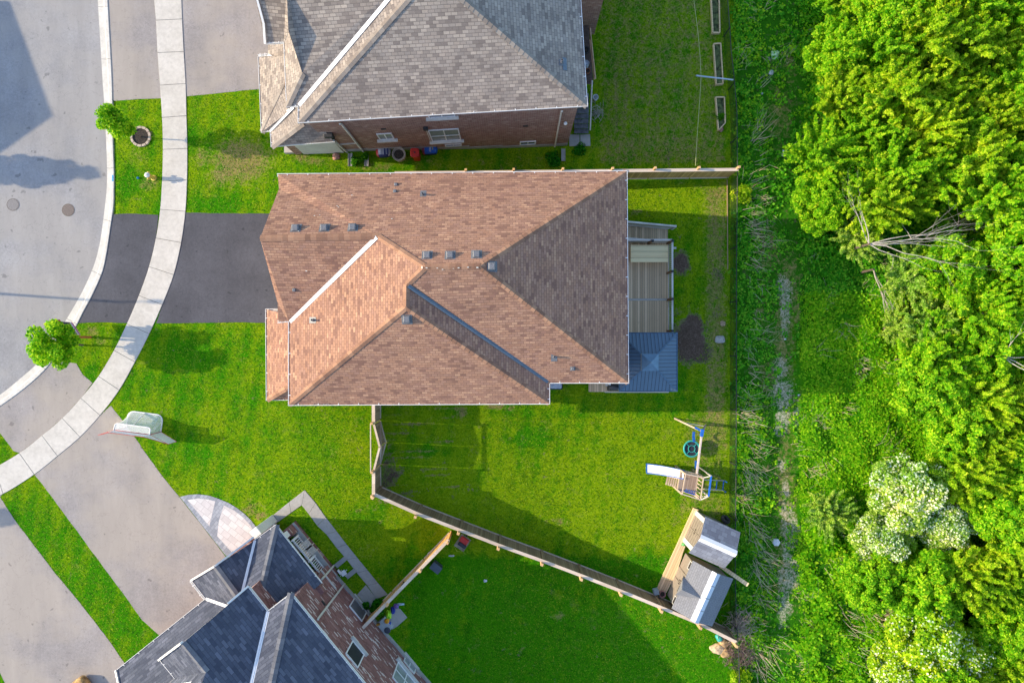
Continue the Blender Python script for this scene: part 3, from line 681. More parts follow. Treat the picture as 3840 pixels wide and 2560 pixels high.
def downspout(parent, pts, mat=None, r=0.045, name="downspout"):
    mb = MB()
    for a, b in zip(pts[:-1], pts[1:]): mb.beam(a, b, 0.085, 0.085, up=Vector((0.3,1,0.2)), ext=0.03)
    return obj(name, mb, mat or M_offw, parent)

# ---------------------------------------------------------------- main house
Z0 = 8.17; ZR = 9.25; ZW = 8.86; ZM = 3.0
NW=(1042,654,E); NE=(2350,643,E); SE=(2356,1434,E); PE=(1799,998,ZR); PW=(1594,1001,ZR); GW=(975,893,Z0); GE=(1417,886,Z0)
NWi=(1046,709,6.12); GS=(1041,1136,6.20); GS2=(1044,1210,E); VS=(1084,1209,E); SWc=(1084,1517,E); SEw=(2060,1512,E); VE=(2059,1434,E)
VT=(1524,1068,ZW); RS=(1523,1151,ZW)
mf = [[NW,NE,PE,PW,GE,GW,NWi],[GW,GE,VS,GS2,GS],[VS,GE,PW,VT,RS,SWc],[SWc,RS,SEw],[SEw,RS,VT,VE],[VT,PW,PE,SE,VE],[SE,PE,NE]]
pf = [[(999,1160,ZM),(1001,1499,ZM),(1092,1449,4.28),(1092,1180,4.28)],[(1001,1499,ZM),(1094,1498,ZM),(1092,1449,4.28)]]
parent_c = W(1650, 1050, E)
house = thing("brick_house", "large brown shingled two storey house in the middle between two grey roofed neighbours", "house", (W(1650,1050,0).x, W(1650,1050,0).y, 0))
rf = obj("roof", roof_mb(mf), [M_brown, M_white], house)
obj("porch_roof", roof_mb(pf), [M_brown, M_white], house)
caps(rf, [(NE,PE),(SE,PE),(PW,PE),(GW,GE),(PW,GE),(VT,PW),(RS,VT),(SWc,RS),(SEw,RS)], M_brown_cap)
caps(rf, [((1001,1499,ZM),(1080,1451,4.1))], M_brown_cap)
flash(rf, (1088,1206,E), (1413,890,Z0-0.02), M_flash_w, 0.19); flash(rf, (2055,1431,E), (1532,1072,ZW), M_flash_b, 0.17)
gutter(house, [(1040,652,E-.02),(2352,641,E-.02)]); gutter(house, [(2352,641,E-.02),(2358,1437,E-.02)]); gutter(house, [(2358,1437,E-.02),(2062,1437,E-.02)])
gutter(house, [(2062,1437,E-.02),(2062,1515,E-.02)]); gutter(house, [(2062,1515,E-.02),(1082,1520,E-.02)]); gutter(house, [(1082,1520,E-.02),(1082,1207,E-.02)])
gutter(house, [(1082,1207,E-.03),(1042,1211,E-.03)])
parent_c = W(1060, 1330, ZM)
gutter(house, [(996,1158,ZM-.02),(999,1501,ZM-.02)]); gutter(house, [(999,1501,ZM-.02),(1086,1500,ZM-.02)]); gutter(house, [(1040,1157,ZM-.02),(996,1158,ZM-.02)])
for (x, y) in ((1110,856),(1217,855),(1324,853),(1602,957),(1688,957),(1787,954),(1845,999),(1526,1197)): vent(rf, x, y, mf)
for (x, y) in ((1485,693),(1481,718),(1104,1087),(2147,1381)): vent(rf, x, y, mf, 0.17, 0.12, "bathroom_vent")
for (x, y) in ((1587,730),(1176,1200),(2078,1337)): stack(rf, x, y, mf)
ins = 0.38
def wp(px, py, dx, dy): p = W(px, py, E); return (p.x+dx*ins, p.y+dy*ins)
mw = [wp(1042,654,1,-1), wp(2350,643,-1,-1), wp(2356,1434,-1,1), wp(2060,1434,-1,1), wp(2060,1512,-1,1), wp(1084,1517,1,1), wp(1084,1209,1,1), wp(1042,1212,1,1)]
walls(house, mw, E-0.16, M_brick, 0.4, -1.5)
x1 = mw[0][0]; y1 = (W(975,893,Z0).y)
gb = MB(); gb.face([(x1, mw[0][1], E-.16), (x1, mw[7][1], E-.16), (x1, y1, Z0-.2)]); gb.face([(x1+.15, mw[7][1], E-.16), (x1+.15, mw[0][1], E-.16), (x1+.15, y1, Z0-.2)])
obj("gable_wall", gb, M_brick, house)
# side and rear openings (seen only from other positions)
ex = mw[1][0]
for (yy, zz, ww, hh) in ((6.0,3.4,1.2,1.3),(2.6,3.4,1.6,1.3),(-0.6,3.4,1.0,1.3),(-1.2,0.9,1.2,1.5)):
    window(house, (ex, yy, zz), (0,-1,0), (1,0,0), ww, hh)
window(house, (ex, 4.6, 0.45), (0,-1,0), (1,0,0), 1.9, 2.05, 1, sill=False, name="patio_door")
for (xx, zz, ww, hh) in ((-8.5,3.4,1.2,1.3),(-4.5,3.4,1.2,1.3),(-0.8,3.4,1.0,1.3),(-7.5,0.9,1.5,1.5),(-2.6,0.6,1.5,1.6)):
    window(house, (xx, mw[4][1], zz), (1,0,0), (0,-1,0), ww, hh)
gd = MB().box((mw[0][0]-0.03, 4.0, 1.1), (0.08, 4.8, 2.2)); obj("garage_door", gd, M_cream, house)
for yy in (W(999,1175,2.9).y, W(1001,1480,2.9).y): obj("porch_post", MB().box((W(1003,1300,2.9).x+0.12, yy, 1.45), (0.22, 0.22, 2.9)), M_white, house)
obj("porch_floor", MB().box((W(1003,1300,0.3).x+1.0, W(1003,1330,0.3).y, 0.12), (2.2, 4.4, 0.36)), M_slab, house)
# leaves caught in the south gutter
lt = MB(); rs = random.Random(2)
for k in range(26):
    p = W(rs.uniform(1175,1235), 1516, E+0.03); lt.box(p+Vector((0, rs.uniform(0,.08), 0)), (rs.uniform(.03,.08), rs.uniform(.03,.06), .02), rs.uniform(0,3))
obj("gutter_debris", lt, plain("pale_debris", (0.45,0.36,0.30), 0.9, 0.4, 40), house)["kind"] = "stuff"
pt = MB()
for (x, y, s) in ((1660,1008,3),(1640,1003,3),(1700,1005,2),(1720,1002,4),(1755,1000,4),(1790,1001,5),(1585,1003,5),(1600,1002,4),(1150,1014,4),(1320,735,3),(1180,812,3),(1120,870,3),(1265,775,3),(1270,780,3),(1470,823,3),(1200,809,2)):
    p, n = on_roof(x, y, mf); u = Vector((0,0,1)).cross(n).normalized(); pt.box(p+n*0.055, (s*0.02, s*0.012, 0.008), axes=(u, n.cross(u), n))
obj("bird_droppings", pt, M_curb, rf)["kind"] = "stuff"

# ---------------------------------------------------------------- upper (north) house
SWn=(1120,460,E); SEn=(2201,398,E); PKn=(1617,-105,9.25); NEn=(2155,-345,E); NWn=(1085,-280,E)
uvt=(1120,397,E); UVT=(1555,-118,9.0)
c_=(1134,276,6.66); d_=(1082,119,6.30); a_=(1066,161,E); b_=(1075,402,E)
RG=(1090,-190,9.0)
Vt2 = (1440,2,8.15)
uf0 = [[SWn,SEn,PKn],[SEn,NEn,PKn],[uvt,SWn,PKn,UVT],[b_,uvt,UVT,RG,(1074,-60,8.6),(1081,112,8.05),c_],[a_,b_,c_,d_],
      [(996,164,E),(1064,161,E),(1082,119,6.35),(1075,-60,7.3),(1068,-190,8.1),(915,-190,8.1)], [NEn,(1090,-380,E),RG,UVT,PKn],[(915,-190,8.1),(1068,-190,8.1),(1090,-380,E),(880,-380,E)]]
uf = [f for f in uf0 if f[0] is not a_]+[[a_,b_,d_],[b_,c_,d_]]
parent_c = W(1600, 0, E)
up = thing("brick_house", "grey brown shingled brick house at the top edge with its side wall showing", "house", (W(1600,100,0).x, W(1600,100,0).y, 0))
urf = obj("roof", roof_mb(uf), [M_taupe, M_white], up)
lf = [[(970,215,ZM),(982,496,ZM),(1066,323,4.25),(1072,210,4.25),(1005,210,3.15)],[(982,496,ZM),(1013,491,ZM),(1100,405,4.25),(1066,323,4.25)],
      [(1013,491,ZM),(1019,550,ZM),(1135,462,4.25),(1104,400,4.25)],[(1019,550,ZM),(1253,533,ZM),(1190,458,4.25),(1135,462,4.25)],[(1005,167,3.05),(1005,212,3.05),(1068,247,3.7),(1068,160,3.7)]]
obj("porch_roof", roof_mb([t_ for f_ in lf for t_ in ([f_] if len(f_) == 3 else [[f_[0], f_[k], f_[k+1]] for k in range(1, len(f_)-1)])]), [M_taupe, M_white], up)
caps(urf, [(SWn,PKn),(SEn,PKn),(b_,c_)], M_taupe_cap, 0.075, 0.17, 0.27); caps(urf, [((982,496,ZM),(1066,323,4.25)),((1019,550,ZM),(1135,462,4.25))], M_taupe_cap, 0.075, 0.17)
flash(urf, (1122,397,E), (1555,-118,9.0), M_flash_w, 0.2); flash(urf, (1013,491,ZM), (1100,402,4.25), M_flash_w, 0.2); flash(urf, (1005,210,3.12), (1066,243,3.75), M_flash_w, 0.2)
e2 = E-.02
for a, b in (((1118,463,e2),(2204,400,e2)),((2204,400,e2),(2157,-345,e2)),((1118,463,e2),(1118,399,e2)),((1075,404,e2),(1120,400,e2)),((1075,404,e2),(1064,161,e2)),((994,165,e2),(1064,161,e2)),
             ((968,215,ZM-.02),(980,498,ZM-.02)),((980,498,ZM-.02),(1013,493,ZM-.02)),((1013,491,ZM-.02),(1017,552,ZM-.02)),((1017,552,ZM-.02),(1255,534,ZM-.02)),((968,215,ZM-.02),(1005,212,ZM-.02))):
    gutter(up, [a, b])
for a_, b_ in (((991,91,E+.5),(996,164,E+.02)),((991,91,E+.5),(915,-190,8.1))): obj("rake_board", MB().beam(W(*a_), W(*b_), .1, .2), M_white, up)
# two shadowy piles of grit on the gutter
u0 = W(1120,460,E); u1 = W(2201,398,E); ud = (u1-u0); ud.z = 0; ud.normalize(); un = Vector((ud.y, -ud.x, 0))    # un points south (outward)
wl0 = Vector((u0.x, u0.y, 0))-un*0.14+ud*0.35; wlen = (u1-u0).length-0.75
nN = -un
wa = wl0; wb = wl0+ud*wlen
wc = wb+nN*10.2; wd_ = wa+nN*10.2
walls(up, [wa[:2], wb[:2], wc[:2], wd_[:2]], E-0.16, M_brick, 0.0, -1.9)
fb = MB()   # stepped concrete foundation band
nst = 7
for k in range(nst):
    a = wa+ud*wlen*k/nst; b = wa+ud*wlen*(k+1)/nst; top = 0.26-1.30*sstep((k+0.3)/(nst-0.4)); 
    q = [a+un*0.03, b+un*0.03, b-un*0.1, a-un*0.1]; fb.quad_box([(p.x, p.y, -2.1) for p in q]+[(p.x, p.y, top) for p in q])
obj("foundation", fb, M_found, up)
def wallpt(px, py): return plane_hit(px, py, wa, un)
def win_px(bl, br, tp, parent=up, **k):
    a, b = wallpt(*bl), wallpt(*br); z = (a.z+b.z)/2; t = wallpt(*tp); a = Vector((a.x, a.y, z))
    return window(parent, a+un*0.002, ud, un, (Vector((b.x, b.y, z))-a).dot(ud), t.z-z, **k)
win_px((1424,522),(1480,519),(1412,501), mull=1, pane=M_glass2)
win_px((1620,528),(1730,523),(1612,487), mull=1, hor=0.45, pane=M_glass2)
win_px((1608,440),(1708,433),(1604,429), mull=1)
win_px((1670,548),(1732,545),(1668,541), mull=1, sill=False)
win_px((1949,543),(2009,537),(1947,531), mull=1, sill=False)
obj("window_well", MB().tube([wallpt(1668,566)+un*0.05, wallpt(1672,572)+un*0.5+Vector((0,0,0.02)), wallpt(1705,572)+un*0.62, wallpt(1736,568)+un*0.5, wallpt(1738,562)+un*0.05], 0.045, 6), M_vent, up)
for x, y in ((1438,483),(1970,472)):
    p = wallpt(x, y); obj("wall_vent", MB().box(p+un*0.02, (0.26, 0.05, 0.12), axes=(ud, un, Vector((0,0,1)))), M_dark, up)
p = wallpt(1232, 500); obj("wall_box", MB().box(p+un*0.12, (0.45, 0.24, 0.3), axes=(ud, un, Vector((0,0,1)))).box(p+un*0.12+ud*.1-Vector((0,0,.35)), (0.2, 0.2, 0.4), axes=(ud, un, Vector((0,0,1)))), M_dark, up, bevel=.02)
p = wallpt(1596, 478); q = wallpt(1620, 541); mb = MB().box(p+un*0.08, (0.26, 0.16, 0.28), axes=(ud, un, Vector((0,0,1)))); obj("utility_meter", mb, M_dark, up, bevel=.02)
obj("cable_conduit", MB().tube([p+un*0.06, q+un*0.06], 0.022, 6), M_offw, up)
def dsp(pt, pb, par=up):
    a, b = wallpt(*pt), wallpt(*pb); downspout(par, [a+un*0.16+Vector((0,0,.1)), a+un*0.06-Vector((0,0,0.2)), b+un*0.06, b+un*0.22-Vector((0,0,0.06))])
dsp((1276,456),(1368,572)); dsp((1254,523),(1305,571)); dsp((2106,408),(2079,552))
p, q = wallpt(1092,574), wallpt(1190,566)
# projecting low wall with parged base below the porch roof
x0_, x1_, yf = W(1110,580).x, W(1290,570).x, W(1200,579).y
fb_ = lambda xa, xb, ya, yb2, z0_, z1_: MB().quad_box([(xa,ya,z0_),(xb,ya+.1,z0_),(xb,yb2,z0_),(xa,yb2,z0_),(xa,ya,z1_),(xb,ya+.1,z1_),(xb,yb2,z1_),(xa,yb2,z1_)])
obj("porch_wall", fb_(x0_+.45, x1_, yf, yf+1.2, -.4, 2.85), M_curb, up); obj("porch_pier", fb_(x0_, x0_+.44, yf-.04, yf+.5, -.4, 2.8), M_brick, up)
obj("porch_floor", fb_(x0_-.6, x0_+1.0, yf, yf+3.6, -.4, .3), M_slab, up)
# brick stringcourse and small white bits
a, b = wallpt(1262, 541), wallpt(1335, 536); obj("stone_band", MB().beam(a+un*0.03, b+un*0.03, 0.06, 0.07), M_curb, up)
# rear bump-out
bx = W(2228,130); bo = [(bx.x-3.2, bx.y), (bx.x, bx.y), (bx.x+0.2, bx.y+5), (bx.x-3.2, bx.y+5)]
obj("rear_wing_wall", MB().prism(bo, -1.8, E-.1), M_brick, up)
vents_up = stack(urf, 2106, 236, uf, 0.38, 0.06)
p, n = on_roof(2117, 241, uf); u = Vector((0,0,1)).cross(n).normalized(); obj("flashing_plate", MB().box(p+n*0.02, (0.62, 0.22, 0.02), axes=(u, n.cross(u), n)), M_flash_b, urf)
# security lamps on the SE corner
p = wallpt(2120, 455); obj("wall_lamp", MB().lathe(p+un*0.12, [(0.05,-.08),(0.1,0),(0.08,.08),(0.02,.1)], 12), M_white, up)

# ---------------------------------------------------------------- lower (south-west) house
parent_c = W(1000, 2500, E)
lo = thing("brick_house", "charcoal shingled brick house in the bottom left corner set at an angle to the others", "house", (W(1000,2450,0).x, W(1000,2450,0).y, 0))
d1 = Vector((0.634,-0.774,0)).normalized(); d2 = Vector((0.774,0.634,0)).normalized()      # d1 along long wall, d2 outward (up-right)
q1=(934,2199,E); q2=(1005,2288,E); q3=(1091,2222,E); q4=(1372,2565,E); gp=(674,2411,7.78); ge=(607,2455,6.1)
def off(p, a, b, z):   # world offset point as tuple(px,py,z)
    w_ = W(*p)+d1*a+d2*b; s = F/(H-z); return (1920+w_.x*s, 1280-w_.y*s, z)
q5 = off(q4, 3.0, 0, E)
PT = 0.6667
gp = off(q1, 0, -3.05, E+3.05*PT); E1 = off(q1, 1.75, -3.05, E+3.05*PT); T1 = off(q1, 4.6, -6.6, E+6.6*PT); T2 = off(q1, 12, -6.6, E+6.6*PT)
ge = off(gp, 0, -2.46, gp[2]-2.46*PT); gb_e = off(ge, 1.15, 0, ge[2])
vb = off(q2, 6.6, -6.6, E+6.6*PT); hb = off(q3, 7.4, -7.4, E+7.4*PT); q5 = off(q4, 3.0, 0, E); hq = off(q5, 3, -7.4, E+7.4*PT)  # ridge out of view raised to lengthen the shadow over the lower yard
W2 = off(T1, 0, -5.5, E+6.6*PT); W3 = off(gb_e, .2, -5, gb_e[2])
lfR = [[q1,q2,vb,T2,T1,E1,gp],[q2,q3,hb,vb],[q3,q4,q5,hq,hb],[gp,E1,gb_e,ge],[gb_e,E1,T1,W2,W3],[T1,T2,W2],[vb,hb,T2],[hb,hq,T2]]
lrf = obj("roof", roof_mb(lfR), [M_navy, M_white], lo)
caps(lrf, [(q3, hb)], M_navy_cap, 0.075, 0.18); flash(lrf, (1006,2290,E), vb, M_flash_w, 0.17)
caps(lrf, [(gp,E1)], M_navy_cap, 0.10, 0.16)
# one-storey roofs
Gl=(721,2173,ZM); Gp=(806,2122,4.36); Gr=(949,2014,ZM); El=(438,2512,ZM); Vm=(774,2243,ZM)
Er1=(957,2024,ZM); Er2=(1036,1967,ZM); Er3=(1206,2184,ZM); kv = 2.04
Gr = Er1
Vt = off(Vm, kv, kv, ZM+kv*PT); vE = off(Er1, kv, -kv, ZM+kv*PT); v3 = off(Er1, 3.2, -3.2, ZM+3.2*PT); h3 = off(Er2, 3.2, -3.2, ZM+3.2*PT)
lowf = [[Gl,Gp,Vt,Vm],[Gp,Gr,vE,Vt],[El,Vm,Vt,off(Vt,1.2,0,ZM+(kv+1.2)*PT),off(El,kv+1.2,0,ZM+(kv+1.2)*PT)],[Er1,Er2,h3,v3],[Er2,Er3,off(Er3,0,-3.2,ZM+3.2*PT),h3],
        [off(El,kv+1.2,0,ZM+(kv+1.2)*PT), off(Vt,1.2,0,ZM+(kv+1.2)*PT), off(Vt,4,0,5.1), off(El,6,0,5.1)]]
obj("lower_roof", roof_mb(lowf, 0.10), [M_navy, M_white], lo)
caps(lo, [(Er2,h3),(Gp,Vt)], M_navy_cap, 0.075, 0.17)
flash(lo, Vm, Vt, M_flash_w, 0.16, 0.05); flash(lo, Er1, off(Er1,1.75,-1.75,ZM+1.75*PT), M_flash_w, 0.14, 0.05)
for a, b in ((q1,q2),(q2,q3),(q3,q4),(q4,q5)): 
    gutter(lo, [(a[0],a[1],a[2]-.02),(b[0],b[1],b[2]-.02)])
obj('rake_board', MB().beam(W(*q1)-d1*.05, W(*off(q1,0,-1.0,E+1.0*PT))-d1*.05, .09, .14), M_cream, lo)
parent_c = W(800, 2300, ZM)
for a, b in (((719,2172,ZM),(772,2241,ZM)),((772,2241,ZM),(436,2510,ZM)),((1034,1965,ZM),(1208,2183,ZM)),((955,2022,ZM),(1034,1965,ZM)),(ge,gb_e)):
    gutter(lo, [(a[0],a[1],a[2]-.02),(b[0],b[1],b[2]-.02)])
for a_, b_ in (((719,2173,ZM),(806,2121,4.38)),((806,2121,4.38),(951,2013,ZM)),(off(ge,-.05,0,ge[2]+.02),off(gp,-.05,0,gp[2]+.02)),((436,2512,ZM),off(El,2.2,-.06,ZM+2.2*PT))):
    obj("rake_board", MB().beam(W(*a_), W(*b_), .09, .16), M_cream, lo)
# walls
we = W(1140,2283,E); w0 = W(1091,2222,E); e_in = 0.12
A = w0-d2*e_in+d1*0.3; A.z = 0; Bw = A+d1*16; 
walls(lo, [A[:2], Bw[:2], (Bw-d2*11)[:2], (A-d2*11)[:2]], E-.16, M_brick2, 0.0, -1.8)
A2 = W(934,2199,E)-d2*0.15+d1*0.15; A2.z = 0; B2 = W(1005,2288,E)-d2*0.15; B2.z = 0
walls(lo, [A2[:2], (B2+d1*3)[:2], (B2+d1*3-d2*5.2)[:2], (A2-d2*5.2)[:2]], E-.16, M_brick2, 0.0, -1.8)
# front-left ground floor block and porch block
A3 = W(721,2173,ZM)+d1*0.3+d2*0.1; A3.z = 0; walls(lo, [A3[:2], (A3+d1*9)[:2], (A3+d1*9+d2*3.6)[:2], (A3+d2*3.6)[:2]], 2.85, M_brick2, 0.0, -.5)
A4 = W(438,2512,ZM)+d1*0.35; A4.z = 0; walls(lo, [A4[:2], (A4+d1*8)[:2], (A4+d1*8+d2*6.2)[:2], (A4+d2*6.2)[:2]], 2.85, M_brick2, 0.0, -.5)
def nwall(px, py): return plane_hit(px, py, A, d2)
fb = MB()
for k in range(14):
    a = A-d1*2.9+d1*k*1.3; b = a+d1*1.3; q = [a+d2*0.10, b+d2*0.10, b-d2*0.1, a-d2*0.1]; fb.quad_box([(v.x, v.y, -2) for v in q]+[(v.x, v.y, max(g(a.x), -1.5)+0.22) for v in q])
obj("foundation", fb, M_found, lo)
# ground floor brick wing under the entry roof (long side wall, x beyond the porch)
P1 = W(1109,1951); P1.z = 0
dn = (P1-A).dot(d2)
pf0 = A-d1*((A-P1).dot(d1)); pf0 = P1+d2*0.0
L = (A-P1).dot(d1)
pb_ = [P1, P1+d1*(L-3.1), P1+d1*(L-3.1)-d2*1.7, P1-d2*1.7]
P1m = P1+d1*0.0
obj("porch_base", MB().quad_box([(v.x, v.y, -.5) for v in [P1, P1+d1*3.95, P1+d1*3.95-d2*1.5, P1-d2*1.5]]+[(v.x, v.y, 0.42) for v in [P1, P1+d1*3.95, P1+d1*3.95-d2*1.5, P1-d2*1.5]]), M_brick2, lo)
obj("porch_floor", MB().quad_box([(v.x, v.y, .42) for v in [P1+d2*.04, P1+d1*3.95+d2*.04, P1+d1*3.95-d2*1.5, P1-d2*1.5]]+[(v.x, v.y, 0.50) for v in [P1+d2*.04, P1+d1*3.95+d2*.04, P1+d1*3.95-d2*1.5, P1-d2*1.5]]), M_found, lo)
Pw = P1+d1*3.97; La = (A-Pw).dot(d1)
walls(lo, [Pw[:2], (Pw+d1*(La+.2))[:2], (Pw+d1*(La+.2)-d2*1.3)[:2], (Pw-d2*1.3)[:2]], 3.05, M_brick2, 0.0, -1.2)
Pq = P1+d1*3.97-d2*1.3; walls(lo, [(P1-d2*1.3)[:2], Pq[:2], (Pq-d2*2.2)[:2], (P1-d2*3.5)[:2]], 3.0, M_brick2, 0, -1.0)
# porch column
c0 = P1-d2*0.35-d1*0.0+d1*0.28; mb = MB(); mb.box((c0.x, c0.y, 0.9), (0.55, 0.55, 0.9), math.atan2(d1.y, d1.x)); obj("porch_pier", mb, M_brick2, lo)
obj("porch_column", MB().box((c0.x, c0.y, 2.1), (0.34, 0.34, 1.5), math.atan2(d1.y, d1.x)), M_white, lo, bevel=.02)
# railing
rl = MB(); ra = P1+d1*0.75-d2*0.22; rb = P1+d1*3.75-d2*0.22
for z, ww in ((1.48,0.09),(0.62,0.07)): rl.beam(ra+Vector((0,0,z)), rb+Vector((0,0,z)), ww, 0.06)
rail = obj("porch_railing", rl, M_white, lo)
for k in range(27):
    pass
bl = MB()
for k in range(24):
    p = ra+(rb-ra)*((k+0.5)/24); bl.box((p.x, p.y, 1.05), (0.035, 0.035, 0.84), math.atan2(d1.y, d1.x))
obj("baluster", bl, M_white, rail)
for t in (0.0, 0.5, 1.0):
    p = ra+(rb-ra)*t; obj("post", MB().box((p.x, p.y, 1.05), (0.11, 0.11, 1.12), math.atan2(d1.y, d1.x)), M_white, rail, bevel=.008)
# windows of the long wall
def nwin(pp, wd, ht, dz=0, **k):
    p = nwall(*pp); return window(lo, p+d2*0.003+Vector((0,0,dz)), -d1, d2, wd, ht, **k)
def nrow(a, b, t, **k):   # a,b lower corners (px) b further along -d1; t a top corner pixel
    pa, pb2 = nwall(*a), nwall(*b); z = (pa.z+pb2.z)/2; pa = Vector((pa.x, pa.y, z)); tt = nwall(*t); return window(lo, pa+d2*0.003, -d1, d2, (pb2-pa).dot(-d1), tt.z-z, **k)
nrow((1371,2281),(1333,2247),(1341,2336), mull=0, pane=plain("door_screen", (0.10,0.11,0.12), 0.5, .1), sill=True) if False else None
def nbox(c, wd, ht, **k):    # centre pixel, size in metres
    p = nwall(*c); return window(lo, p+d1*wd/2-Vector((0,0,ht/2))+d2*0.003, -d1, d2, wd, ht, **k)
nbox((1342,2284), 1.15, 1.35, mull=0, pane=plain("grey_blind", (0.13,0.14,0.155), 0.4, .1))
nbox((1330,2452), 1.0, 1.5, mull=0, pane=M_dark)
nbox((1535,2493), 1.0, 0.6, mull=1, pane=M_glass2)
nbox((1516,2553), 1.7, 1.8, mull=1, hor=0.45, pane=M_glass2)
p = nwall(1212, 2260); obj("wall_vent", MB().box(p+d2*0.02, (0.3, 0.05, 0.15), axes=(d1, d2, Vector((0,0,1)))), M_dark, lo)
a, b = nwall(1184,2328), nwall(1303,2172); downspout(lo, [a+d2*.16, a+d2*.07-Vector((0,0,.2)), b+d2*.07, b+d2*.25-Vector((0,0,.1))], M_offw)
pp = Pw; a, b = plane_hit(1205,2172,pp,d2), plane_hit(1254,2117,pp,d2); downspout(lo, [a+d2*.05, b+d2*.06, b+d2*.22-Vector((0,0,.1))], M_offw)
a, b = plane_hit(1202,2137,pp,d2), plane_hit(1258,2207,pp,d2); obj("stone_band", MB().beam(a+d2*.03, b+d2*.03, .07, .08), M_curb, lo)
# white wooden garage surround hidden under the lower eave
p = W(968, 1990, 2.2); mb = MB()
mb.box((p.x, p.y, 1.3), (0.5, 0.5, 2.6), math.atan2(d1.y, d1.x)); obj("entry_column", mb, M_cream, lo, bevel=.03)
# ================================================================== FENCES
def fence(name, label, a, b, ph, posts, group=None, side=1, cap=True, gates=(), post_h=0.28, z_a=None, z_b=None, postside=1, mat=None):
    """a,b world base points; posts: fractions along"""
    a, b = Vector(a), Vector(b); t = thing(name, label, "fence", a, group); d = (b-a); d.z = 0; L = d.length; d.normalize(); n = Vector((-d.y, d.x, 0))*side
    zf = lambda f: (a+(b-a)*f).z
    mb = MB(); cb = MB(); bb = MB(); N = max(2, int(L/2.4)); fr = sorted(set([0.0, 1.0]+list(posts)))
    fr = [f for f in fr if 0 <= f <= 1]
    for f0, f1 in zip(fr[:-1], fr[1:]):
        p, q = a+(b-a)*f0, a+(b-a)*f1
        mb.quad_box([p+n*.012, q+n*.012, q-n*.012, p-n*.012]+[v+Vector((0,0,ph)) for v in (p+n*.012, q+n*.012, q-n*.012, p-n*.012)])
        cb.beam(p+Vector((0,0,ph+0.02)), q+Vector((0,0,ph+0.02)), 0.18, 0.04, ext=-0.004)
        bb.beam(p+Vector((0,0,0.03))-n*0.035, q+Vector((0,0,0.03))-n*0.035, 0.05, 0.14, ext=-0.05)
    if L > .5:
        obj("boards", mb, mat or M_fence, t); obj("cap_rail", cb, M_fencecap, t); obj("bottom_rail", bb, M_fencecap, t)
    for f in posts:
        p = a+(b-a)*f; obj("post", MB().box((p+n*0.06*postside+Vector((0,0,(ph+post_h)/2))), (0.13, 0.13, ph+post_h), math.atan2(d.y, d.x)), M_post, t, bevel=.006)
    return t, d, n
za = lambda px, py: W(px, py)
# north fence between the lots
a = W(1500, 672); b = W(2731, 668); a = Vector((a.x, 9.50, g(a.x))); b = Vector((b.x, 9.97, g(b.x)))
def fr_at(X): return (X-a.x)/(b.x-a.x)
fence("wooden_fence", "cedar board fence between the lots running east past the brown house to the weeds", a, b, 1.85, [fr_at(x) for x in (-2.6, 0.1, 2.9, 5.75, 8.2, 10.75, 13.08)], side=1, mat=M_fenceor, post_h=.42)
# gate fence west side of backyard
ga = W(1428, 1500); gb_ = W(1430, 1826)
gA = Vector((W(1425,1500).x, -3.0, -0.22)); gB = Vector((-7.78, W(1429,1826).y-0.05, -0.28))
def at(y): p = gA+(gB-gA)*((y-gA.y)/(gB.y-gA.y)); return Vector((p.x, p.y, g(p.x)))
yg0, yg1 = W(1428,1571).y, W(1428,1752).y*0.985
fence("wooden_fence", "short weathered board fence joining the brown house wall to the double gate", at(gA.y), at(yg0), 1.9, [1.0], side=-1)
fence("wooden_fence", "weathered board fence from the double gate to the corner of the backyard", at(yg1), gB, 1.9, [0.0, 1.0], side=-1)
gt = thing("gate", "weathered double gate standing ajar between two tall posts west of the backyard", "gate", at(yg0))
ym = (yg0+yg1)/2; hp0, hp1 = at(yg0-.1), at(yg1+.1); mid = at(ym)+Vector((0.32, 0, 0))
for p, q in ((hp0, mid+Vector((0,.02,0))), (hp1, mid-Vector((0,.02,0)))):
    d = (q-p); d.z = 0; d.normalize(); n = Vector((-d.y, d.x, 0)); mb = MB()
    mb.quad_box([p+n*.012, q+n*.012, q-n*.012, p-n*.012]+[v+Vector((0,0,1.78)) for v in (p+n*.012, q+n*.012, q-n*.012, p-n*.012)])
    lf_ = obj("gate_leaf", mb, M_fence, gt); cb = MB().beam(p+Vector((0,0,1.80)), q+Vector((0,0,1.80)), .11, .04)
    cb.beam(p+Vector((0.02,0,0.1)), q+Vector((0.02,0,0.1)), .09, .1); cb.beam(p+Vector((0.05,0,0.2)), q+Vector((0.05,0,1.7)), .03, .08, up=Vector((1,0,0)))
    obj("rail", cb, M_fencecap, lf_)
obj("header", MB().beam(at(yg0)+Vector((-.12,0,2.12)), at(yg1)+Vector((-.12,0,2.12)), .05, .09), M_fencecap, gt)
